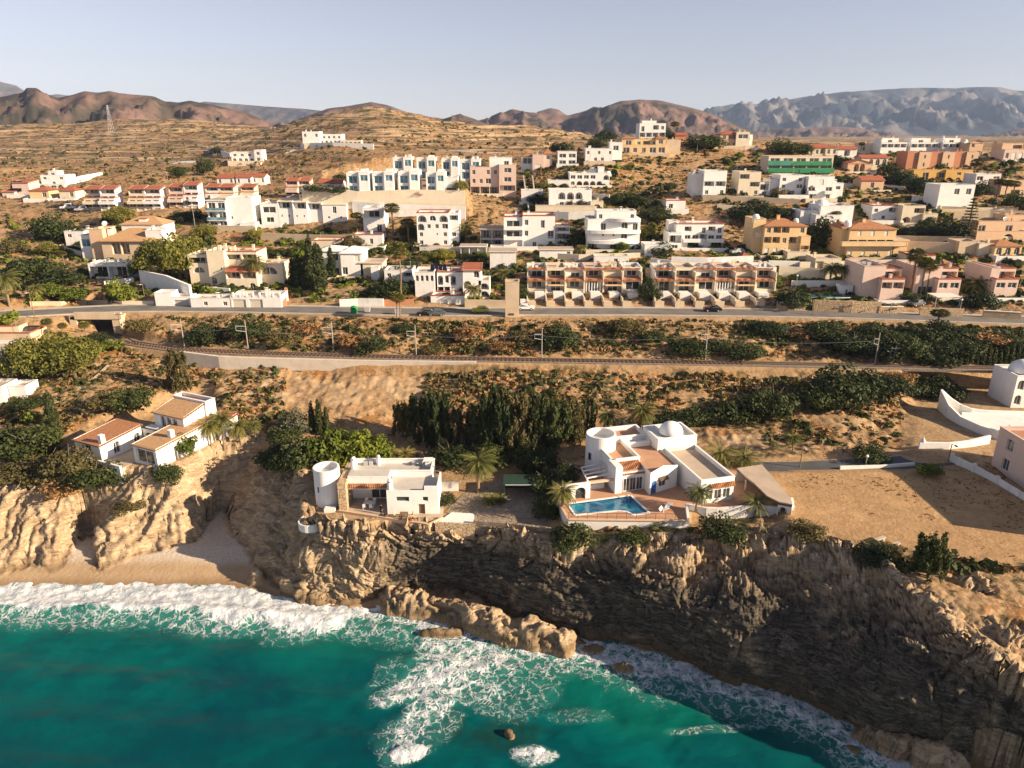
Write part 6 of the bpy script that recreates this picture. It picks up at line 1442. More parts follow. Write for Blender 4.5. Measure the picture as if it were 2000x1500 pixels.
# walls by the road
for i, (pts, hgt, mt, l) in enumerate((([(1516, 606), (1572, 607)], 1.9, 'stone', 'stone garden wall between the terraced houses and the dark gate'), ([(1586, 608), (1660, 611), (1718, 612)], 2.8, 'stone', 'tall stone wall of the garden with the small pool'), ([(1718, 612), (1762, 612)], 1.6, 'stone', 'stone wall in front of the hedge left of the driveway'), ([(1795, 616), (1880, 619)], 1.9, 'stone', 'stone wall with the parked-car shelter behind it'),
    ([(1918, 620), (1992, 624)], 1.6, 'stone', 'scalloped stone wall near the right edge of the road'), ([(908, 601), (986, 602)], 1.9, 'beigewall', 'beige wall with white balustrade left of the stone tower'), ([(1016, 598), (1032, 598)], 1.6, 'white', 'short white wall behind the white car'), ([(60, 598), (118, 597), (172, 598)], 1.0, 'beigewall', 'low beige wall along the road at the left'), ([(172, 598), (240, 596), (302, 596)], 1.0, 'cream', 'pale low wall beside the bend in the road'), ([(748, 598), (808, 596)], 1.3, 'orange', 'low red brick wall left of the solar house'),
    ([(1070, 505), (1130, 508), (1250, 505)], 1.6, 'cream', 'pale garden wall in front of the curved apartment house'), ([(1310, 520), (1380, 522), (1470, 518)], 2.6, 'white', 'curving white terrace wall below the two-storey apartments'), ([(1545, 560), (1655, 560)], 1.6, 'white', 'shaded white wall behind the small garden pool'), ([(1260, 545), (1280, 545)], 3, 'beigewall', 'beige wall between the two terraced rows'), ([(1520, 540), (1600, 545), (1675, 545)], 2.8, 'cream', 'cream wall with palm shadows above the garden pool'), ([(510, 470), (600, 474), (690, 474)], 2.4, 'beigewall', 'beige retaining wall behind the dark cypress hedge'), ([(395, 452), (500, 455)], 2.0, 'beigewall', 'low beige wall under the white cube house'),
    ([(900, 496), (960, 498)], 2.2, 'cream', 'cream wall beside the hedge left of the small white annex'))):
    wall_run('garden_wall', l, pts, hgt, .4, mt, below=1.5, coping='white' if mt in ('stone', 'beigewall') and i % 2 == 0 else None)
simple('white_annex', 'small plain white annex below the three-storey apartments', 957, 1008, 492, 525, 6, [], cat='annex', mat='white', roof='f', cap='cream')
simple('long_annex', 'long low white annex with beige roof beside the small plain annex', 1054, 1118, 488, 506, 5, ['...w'], cat='annex', mat='white', roof='f', cap='cream')
simple('pool_house', 'small white pool shed by the garden pool', 1640, 1664, 558, 578, 3, ['.d.'], cat='shed', mat='white_clean', roof='p')
pe = empty('garden_pool', G(1620, 582), 'kidney-shaped blue pool on a lawn behind the tall stone wall', 'pool')
b = MB(); b.poly([(6.5 * cos(a) * (1 + .2 * cos(2 * a)), 2.2 * sin(a), 0.45) for a in [2 * pi * k / 24 for k in range(24)]]); b.build('water', 'pool', pe)
b = MB(); b.lathe([(1.06, 0.35), (1.06, .5), (1.0, .5)], 0, 0, 24); o = b.build('coping', 'white', pe); o.scale = (7.2, 2.3, 1)
b = MB(); b.poly([(9 * cos(a) - 1, 3.2 * sin(a), 0.38) for a in [2 * pi * k / 24 for k in range(24)]]); b.build('lawn', 'lawn', pe)

# more of the built-up slope: outbuildings, stairs, terraces
simple('outbuilding', 'low white outbuilding with a dark open front right of the Spanish house', 512, 552, 520, 548, 6, ['OO'], cat='outbuilding', mat='white', roof='p')
simple('concrete_frame', 'grey unfinished concrete frame house behind the tall utility pole', 938, 984, 448, 484, 8, ['OO', 'OO'], mat='greywall', roof='f', cap='greywall')
simple('white_annex', 'white pergola annex in front of the arched apartments', 900, 950, 482, 500, 5, ['OOO'], cat='annex', mat='white_clean', roof='f')
simple('white_annex', 'white stepped annex left of the two-storey apartments', 1258, 1304, 478, 502, 6, ['.w'], cat='annex', mat='white_clean', roof='p')
simple('white_annex', 'low white annex with a blank wall below the curved apartment house', 1160, 1228, 500, 514, 4, ['..w.'], cat='annex', mat='white', roof='p')
simple('red_roof_hut', 'small red-roofed hut on the curving white terrace', 1448, 1464, 502, 516, 4, ['.'], cat='hut', mat='cream', roof='h', tile='tilered', rise=1.0)
simple('cream_house', 'cream flat-roofed house between the yellow houses and the terraced row', 1590, 1640, 505, 532, 7, ['L.w'], mat='cream', roof='p')
simple('cream_house', 'cream two-storey house behind the three fan palms', 1775, 1822, 500, 530, 7, ['.w', 'w.'], mat='cream', roof='c', cap='tilered')
simple('white_house', 'white house half hidden behind the concrete wall left of the arcade house', 1018, 1060, 372, 398, 7, ['.w'], mat='white', roof='p')
simple('white_house', 'small white house on the scrubby hill left of the white two-storey house', 1300, 1338, 392, 412, 7, ['w.'], mat='white', roof='p', cap='tilered')
simple('white_house', 'white house with red roof edge above the dark garden trees', 1700, 1748, 402, 432, 8, ['w.L', '.w.'], mat='white', roof='c', cap='tilered')
simple('peach_house', 'small peach house on the slope above the dark hedge', 1680, 1724, 352, 374, 7, ['.w.'], mat='peach', roof='g', tile='tilered')
simple('white_house', 'white house between the round pine and the carport villa', 130, 168, 452, 480, 7, ['w.', '.'], mat='white', roof='p')
simple('cream_house', 'cream house above the white tower house', 610, 668, 470, 492, 7, ['w.w'], mat='cream', roof='p', cap='tilered')
simple('white_house', 'white flat house right of the tower house behind the round green tree', 752, 806, 528, 558, 7, ['w.L', ''], mat='white', roof='p')
simple('cream_house', 'cream house on the ridge left of the white ridge houses', 1680, 1714, 280, 300, 7, ['w.w'], mat='cream', roof='p')
simple('white_house', 'white house with wide windows below the orange row', 1902, 1950, 340, 368, 8, ['W.W', '.'], mat='white', roof='p')
simple('peach_house', 'peach house at the right edge above the beige balustrade', 1952, 2010, 352, 384, 8, ['w.w', '.L.'], mat='peach', roof='p')
for i, (pts, hg, mt, l) in enumerate((([(1022, 352), (1030, 400), (1034, 425)], 1.6, 'concrete', 'steep concrete stair wall beside the rocky slope, left side'), ([(1040, 352), (1046, 400), (1050, 425)], 1.6, 'concrete', 'steep concrete stair wall beside the rocky slope, right side'), ([(820, 492), (900, 494)], 1.4, 'white', 'white garden wall in front of the arched apartments'), ([(560, 520), (640, 524)], 1.6, 'cream', 'cream wall behind the cypress row'), ([(1270, 520), (1310, 524)], 2.2, 'white', 'sloping white wall right of the curved apartments'), ([(1500, 522), (1560, 524)], 1.8, 'white', 'white wall below the first yellow house'), ([(1655, 452), (1750, 456)], 1.6, 'white', 'white wall above the large yellow house'), ([(400, 572), (450, 575)], 1.5, 'white', 'white garden wall left of the cream garages'), ([(205, 560), (262, 552)], 1.4, 'white', 'white sloping wall below the carport'), ([(1400, 408), (1500, 414)], 1.5, 'cream', 'cream wall above the large dark slope tree'), ([(1780, 392), (1830, 396)], 1.6, 'white', 'white wall left of the big cube house'), ([(90, 480), (160, 500)], 1.2, 'cream', 'cream wall along the left street'), ([(1100, 384), (1190, 388)], 1.4, 'white', 'white wall right below the arcade house terrace'))):
    wall_run('garden_wall', l, pts, hg, .4, mt, below=1.5)
# ------------------------------------------------------------------ plants
def leaf_material(name, a, b, tr=0.25, rough=0.6):
    t = NT(name); oi = t.new('ShaderNodeObjectInfo')
    n = t.noise(0.9, 3, 0.6)
    c = t.mix(t.rng(t.math('ADD', t.math('MULTIPLY', n, 0.7), t.math('MULTIPLY', oi.outputs['Random'], 0.3)), 0.3, 0.7), a, b)
    c = t.mix(t.math('MULTIPLY', t.rng(t.noise(5.0, 2), 0.55, 0.7), 0.4), c, tuple(min(1, x * 1.5) for x in a))
    t.done(c, rough); t.b.inputs['Specular IOR Level'].default_value = 0.2
    tl_ = t.new('ShaderNodeBsdfTranslucent'); t.link(c, tl_.inputs[0]); mx = t.new('ShaderNodeMixShader'); mx.inputs[0].default_value = tr
    t.link(t.b.outputs[0], mx.inputs[1]); t.link(tl_.outputs[0], mx.inputs[2]); t.link(mx.outputs[0], t.n['Material Output'].inputs[0])
    MATS[name] = t.m
leaf_material('leaf_dark', (0.0625, 0.0775, 0.02), (0.0275, 0.04, 0.0125))
leaf_material('leaf_pine', (0.2888, 0.2537, 0.0385), (0.1225, 0.1313, 0.028), 0.3)
leaf_material('leaf_bright', (0.1875, 0.2175, 0.027), (0.0825, 0.1125, 0.018), 0.35)
leaf_material('leaf_olive', (0.1522, 0.1232, 0.0435), (0.0725, 0.0653, 0.0261))
leaf_material('leaf_cypress', (0.072, 0.084, 0.024), (0.0312, 0.0432, 0.0144))
leaf_material('leaf_palm', (0.21, 0.1875, 0.048), (0.09, 0.102, 0.03), 0.2, 0.45)
leaf_material('leaf_dry', (0.351, 0.1958, 0.0743), (0.2025, 0.1148, 0.0473), 0.15)
leaf_material('leaf_grey', (0.16, 0.17, 0.11), (0.09, 0.10, 0.06), 0.15)
leaf_material('leaf_red', (0.36, 0.02, 0.05), (0.2, 0.02, 0.03), 0.2)
paint('bark', (0.15, 0.105, 0.07), 0.35, 3, 0.95, bump=0.5)
paint('palm_bark', (0.26, 0.18, 0.11), 0.3, 3, 0.95, bump=0.5)
RN = np.random.default_rng(5)
def leaves(C, R, n, size, mat, droop=0.0, flat=1.0, shell=0.72):
    """n leaf sprays spread through a set of lobes (centres C, radii R)"""
    C = np.asarray(C, float); R = np.asarray(R, float).reshape(len(C), -1)
    if R.shape[1] == 1: R = np.repeat(R, 3, 1)
    w = (R[:, 0] * R[:, 1] * R[:, 2]) ** 0.67; k = RN.choice(len(C), n, p=w / w.sum())
    d = RN.normal(size=(n, 3)); d /= np.linalg.norm(d, axis=1, keepdims=True)
    r = shell + (1.06 - shell) * RN.random((n, 1)) ** 0.6
    p = C[k] + d * r * R[k]
    nrm = d + RN.normal(size=(n, 3)) * 0.55 + np.array([0, 0, 0.25]); nrm /= np.linalg.norm(nrm, axis=1, keepdims=True)
    a = np.cross(nrm, RN.normal(size=(n, 3))); a /= np.linalg.norm(a, axis=1, keepdims=True) + 1e-9
    if droop: a = a * (1 - droop) + np.array([0, 0, -1.0]) * droop; a /= np.linalg.norm(a, axis=1, keepdims=True)
    b = np.cross(nrm, a); b /= np.linalg.norm(b, axis=1, keepdims=True) + 1e-9
    s = size * (0.6 + 0.9 * RN.random((n, 1)))
    q = np.stack([p - a * s * (1 + droop), p + b * s * 0.55, p + a * s * (1 + droop * 2), p - b * s * 0.55], 1)
    return q.reshape(-1, 3)
def crown_mesh(name, V, mat):
    return big_mesh(name, V, np.arange(len(V)).reshape(-1, 4), M(mat), False)
def lobes(n, w, h, z0, r, seed, top=1.0, sq=0.8):
    g = np.random.default_rng(seed); C = []; R = []
    for i in range(n):
        a = 2 * pi * i / n * 1.618 * 2 + g.random() * 0.7; q = sqrt((i + 0.5) / n); zz = g.random()
        C.append((cos(a) * q * w, sin(a) * q * w, z0 + h * (zz * (1 - 0.55 * q * top)))); R.append([r * (0.7 + .6 * g.random())] * 2 + [r * sq * (0.7 + .5 * g.random())])
    return C, R
def trunk_mesh(name, h, r0, bend=0.06, limbs=4, seed=1, mat='bark', spread=0.25, top=None):
    g = random.Random(seed); b = MB(); P = [(0, 0, -0.12)]
    for i in range(1, 5): P.append((g.uniform(-bend, bend) * i / 4, g.uniform(-bend, bend) * i / 4, h * i / 4))
    b.tube(P, [r0 * 1.3, r0, r0 * .85, r0 * .7, r0 * .5], 7)
    for i in range(limbs):
        a = 2 * pi * i / limbs + g.random(); s = P[3]; e = (s[0] + cos(a) * spread, s[1] + sin(a) * spread, s[2] + spread * g.uniform(.7, 1.3)); m = tuple((s[k] + e[k]) / 2 + (0.03 if k == 2 else 0) for k in range(3))
        b.tube([s, m, e], [r0 * .5, r0 * .35, r0 * .15], 5)
    me = bpy.data.meshes.new(name); me.from_pydata(b.v, [], b.f); me.materials.append(M(mat)); me.update(); return me
KIND = {}
def reg(k, name, trunk, *crowns): KIND[k] = (name, trunk, crowns)
for v_ in range(3):
    C, R = lobes(26, .42, .42, .30, .17, 10 + v_); reg('pine%d' % v_, 'pine_tree', trunk_mesh('pine_trunk', .55, .03, seed=v_), ('crown', crown_mesh('pine_crown', leaves(C, R, 3600, .026, 0), 'leaf_pine')))
    C, R = lobes(16, .42, .5, .18, .24, 20 + v_); reg('bush%d' % v_, 'shrub', trunk_mesh('shrub_stem', .4, .04, seed=v_, spread=.3), ('crown', crown_mesh('shrub_crown', leaves(C, R, 2600, .036, 0), 'leaf_dark')))
    C, R = lobes(18, .46, .45, .14, .20, 30 + v_); reg('olive%d' % v_, 'shrub', trunk_mesh('shrub_stem', .4, .03, seed=v_, spread=.3), ('crown', crown_mesh('olive_crown', leaves(C, R, 1900, .040, 0), 'leaf_olive')))
    C, R = lobes(18, .46, .45, .14, .17, 35 + v_); reg('dry%d' % v_, 'dry_shrub', trunk_mesh('shrub_stem', .4, .03, seed=v_, spread=.3), ('crown', crown_mesh('dry_crown', leaves(C, R, 1300, .042, 0), 'leaf_dry')))
    C, R = lobes(22, .40, .55, .22, .19, 40 + v_); reg('broad%d' % v_, 'broadleaf_tree', trunk_mesh('broadleaf_trunk', .45, .03, seed=v_), ('crown', crown_mesh('broadleaf_crown', leaves(C, R, 2400, .042, 0), 'leaf_bright')))
    n = 16; C = [(RND.uniform(-.015, .015), RND.uniform(-.015, .015), .06 + .92 * i / n) for i in range(n)]; R = [(.075 * (1 - (i / n) ** 2.2) + .018, .075 * (1 - (i / n) ** 2.2) + .018, .07) for i in range(n)]
    reg('cyp%d' % v_, 'cypress_tree', trunk_mesh('cypress_trunk', .3, .015, 0.01, 0), ('crown', crown_mesh('cypress_crown', leaves(C, R, 1600, .018, 0, .45), 'leaf_cypress')))
    g_ = np.random.default_rng(50 + v_); C = []; R = []
    for i in range(70):
        a = g_.random() * 2 * pi; q = .30 * sqrt(g_.random()); z_ = .12 + .82 * g_.random() * (1 - q * .9); k_ = .6 + .8 * g_.random(); C.append((cos(a) * q, sin(a) * q, z_)); R.append((.045 * k_, .045 * k_, .12 * k_))
    reg('euc%d' % v_, 'feathery_tree', trunk_mesh('tree_trunk', .6, .022, .08, 5, v_), ('crown', crown_mesh('feathery_crown', leaves(C, R, 4200, .020, 0, .5, shell=.45), ('leaf_olive', 'leaf_cypress', 'leaf_dark')[v_])))
# Norfolk-like conifer in tiers
C = []; R = []
for i in range(13):
    w = .22 * (1 - i / 13.5); n = 9
    for j in range(n):
        for f in (.35, .7, 1): a = 2 * pi * (j + i * .4) / n; C.append((cos(a) * w * f, sin(a) * w * f, .12 + .07 * i)); R.append((.035, .035, .014))
reg('conifer', 'conifer_tree', trunk_mesh('conifer_trunk', .95, .018, .005, 0), ('crown', crown_mesh('conifer_crown', leaves(C, R, 3200, .013, 0), 'leaf_cypress')))
def frond(b, base, az, el0, L, curl, wid, n=9, leaf=True):
    p = Vector(base); e = el0; dz = Vector((cos(az), sin(az), 0)); side = Vector((-sin(az), cos(az), 0)); pts = [p.copy()]
    for i in range(n):
        e -= curl / n; p = p + (dz * cos(e) + Vector((0, 0, sin(e)))) * (L / n); pts.append(p.copy())
    for i in range(1, n + 1):
        t = i / n; w = wid * (sin(pi * min(1, .12 + t * .85)) ** .6); d = (pts[i] - pts[i - 1]); up = d.cross(side).normalized()
        for s_ in (-1, 1):
            for k in (0, .5):
                q = pts[i - 1].lerp(pts[i], k); tip = q + side * s_ * w + d.normalized() * w * .55 - up * w * .35 * 0 + Vector((0, 0, -w * .45)); m = d.normalized() * (L / n * .30)
                b.poly([q, q + m, tip + m * .2, tip])
    b.tube(pts, [wid * .10] * len(pts), 3, cap=False)
def palm(seed, th, nf, L, wid, bend=.05):
    g = random.Random(seed); b = MB(); bx_, by_ = g.uniform(-bend, bend), g.uniform(-bend, bend)
    P = [(bx_ * (i / 7) ** 1.5, by_ * (i / 7) ** 1.5, th * i / 7 - (.1 if i == 0 else 0)) for i in range(8)]
    r = .026; b.tube(P, [r * 1.3, r * 1.05, r, r, r * .95, r, r * 1.15, r * 1.4], 9); tm = bpy.data.meshes.new('palm_trunk'); tm.from_pydata(b.v, [], b.f); tm.materials.append(M('palm_bark')); tm.update()
    c = MB(); T_ = (bx_, by_, th)
    for i in range(nf):
        k = i / nf; frond(c, T_, i * 2.399 + g.random() * .3, 1.35 - 1.75 * k + g.uniform(-.12, .12), L * g.uniform(.85, 1.1), 1.15 + .5 * g.random(), wid)
    cm = bpy.data.meshes.new('palm_fronds'); cm.from_pydata(c.v, [], c.f); cm.materials.append(M('leaf_palm')); cm.update()
    return tm, cm
def fan_palm(seed, th, nf, L):
    g = random.Random(seed); b = MB(); P = [(g.uniform(-.01, .01), g.uniform(-.01, .01), th * i / 7 - (.1 if i == 0 else 0)) for i in range(8)]
    r = .014; b.tube(P, [r * 1.5, r * 1.1, r, r, r, r, r * 1.1, r * 1.3], 8); tm = bpy.data.meshes.new('fan_palm_trunk'); tm.from_pydata(b.v, [], b.f); tm.materials.append(M('palm_bark')); tm.update()
    c = MB(); d = MB(); T_ = Vector(P[-1])
    for i in range(nf):
        k = i / nf; e = 1.3 - 2.3 * k; az = i * 2.399; dr = Vector((cos(az) * cos(e), sin(az) * cos(e), sin(e))); h = T_ + dr * L * .5; side = dr.cross(Vector((0, 0, 1))).normalized(); up = side.cross(dr)
        B = c if k < .78 else d; B.beam(T_, h, .006)
        for j in range(11):
            a = (j - 5) / 5 * 1.35; t = dr * cos(a) + side * sin(a); tip = h + t * L * .55 + Vector((0, 0, -L * .16 * (1 - abs(cos(a)) * .4))); w_ = side * cos(a) * .012 - dr * sin(a) * .012
            m_ = h + t * L * .3; B.poly([h, m_ + w_, tip, m_ - w_])
    ms = []
    for nm, B, mt in (('fan_fronds', c, 'leaf_palm'), ('dead_fronds', d, 'leaf_dry')):
        x = bpy.data.meshes.new(nm); x.from_pydata(B.v, [], B.f); x.materials.append(M(mt)); x.update(); ms.append(x)
    return tm, ms[0], ms[1]
for v_ in range(3):
    t_, c_ = palm(60 + v_, .62, 46, .40, .075); reg('palm%d' % v_, 'palm_tree', t_, ('fronds', c_))
    t_, c_ = palm(70 + v_, .30, 42, .62, .10); reg('spalm%d' % v_, 'palm_tree', t_, ('fronds', c_))
    t_, c_, d_ = fan_palm(80 + v_, .80, 40, .17); reg('fan%d' % v_, 'fan_palm', t_, ('fronds', c_), ('dead_fronds', d_))
# agave rosette and prickly pear
def agave():
    b = MB()
    for i in range(26):
        a = i * 2.399; e = 1.35 - 1.1 * i / 26; d = Vector((cos(a) * cos(e), sin(a) * cos(e), sin(e))); s_ = Vector((-sin(a), cos(a), 0)) * .07
        m = d * .5; t = d * .95 + Vector((0, 0, -.08)); b.poly([-s_ * .7, s_ * .7, m + s_, m - s_]); b.poly([m - s_, m + s_, t])
    x = bpy.data.meshes.new('agave_leaves'); x.from_pydata(b.v, [], b.f); x.materials.append(M('leaf_grey')); x.update(); return x
b = MB(); b.tube([(0, 0, -.1), (0, 0, .12)], [.08, .05], 6); at_ = bpy.data.meshes.new('agave_stem'); at_.from_pydata(b.v, [], b.f); at_.materials.append(M('bark')); at_.update()
reg('agave', 'agave_plant', at_, ('leaves', agave()))
C, R = lobes(14, .35, .7, .15, .16, 77); reg('cactus', 'cactus', trunk_mesh('cactus_stem', .5, .05, seed=3), ('pads', crown_mesh('cactus_pads', leaves(C, R, 420, .075, 0, shell=.4), 'leaf_bright')))
C, R = lobes(14, .40, .6, .15, .2, 78); reg('pale', 'pale_shrub', trunk_mesh('shrub_stem', .4, .03, seed=3), ('crown', crown_mesh('pale_crown', leaves(C, R, 1500, .034, 0), 'leaf_grey')))
C, R = lobes(14, .45, .5, .15, .2, 79); reg('red', 'flowering_shrub', trunk_mesh('shrub_stem', .4, .03, seed=3), ('crown', crown_mesh('red_crown', leaves(C, R, 1300, .034, 0), 'leaf_red')))
_seen = {}
def plant(kind, px, py, hpx, label, wf=1.0, group=None, pos=None, cat=None):
    k = kind
    if k + '0' in KIND: k = kind + str(_seen.get(kind, 0) % 3); _seen[kind] = _seen.get(kind, 0) + 1
    name, tr, crowns = KIND[k]
    p = pos if pos is not None else G(px, py)
    h = (at_y(px, py - hpx, p.y).z - at_y(px, py, p.y).z) * (1.16 if kind in ('pine', 'bush', 'olive', 'broad', 'dry') else 1.04)
    e = empty(name, p, label, cat or name.replace('_', ' '), group, RND.uniform(0, 6.28)); e.scale = (h * wf, h * wf, h)
    link(bpy.data.objects.new('trunk' if 'palm' in name or 'tree' in name else 'stem', tr), e)
    for nm, m in crowns: link(bpy.data.objects.new(nm, m), e)
    return e
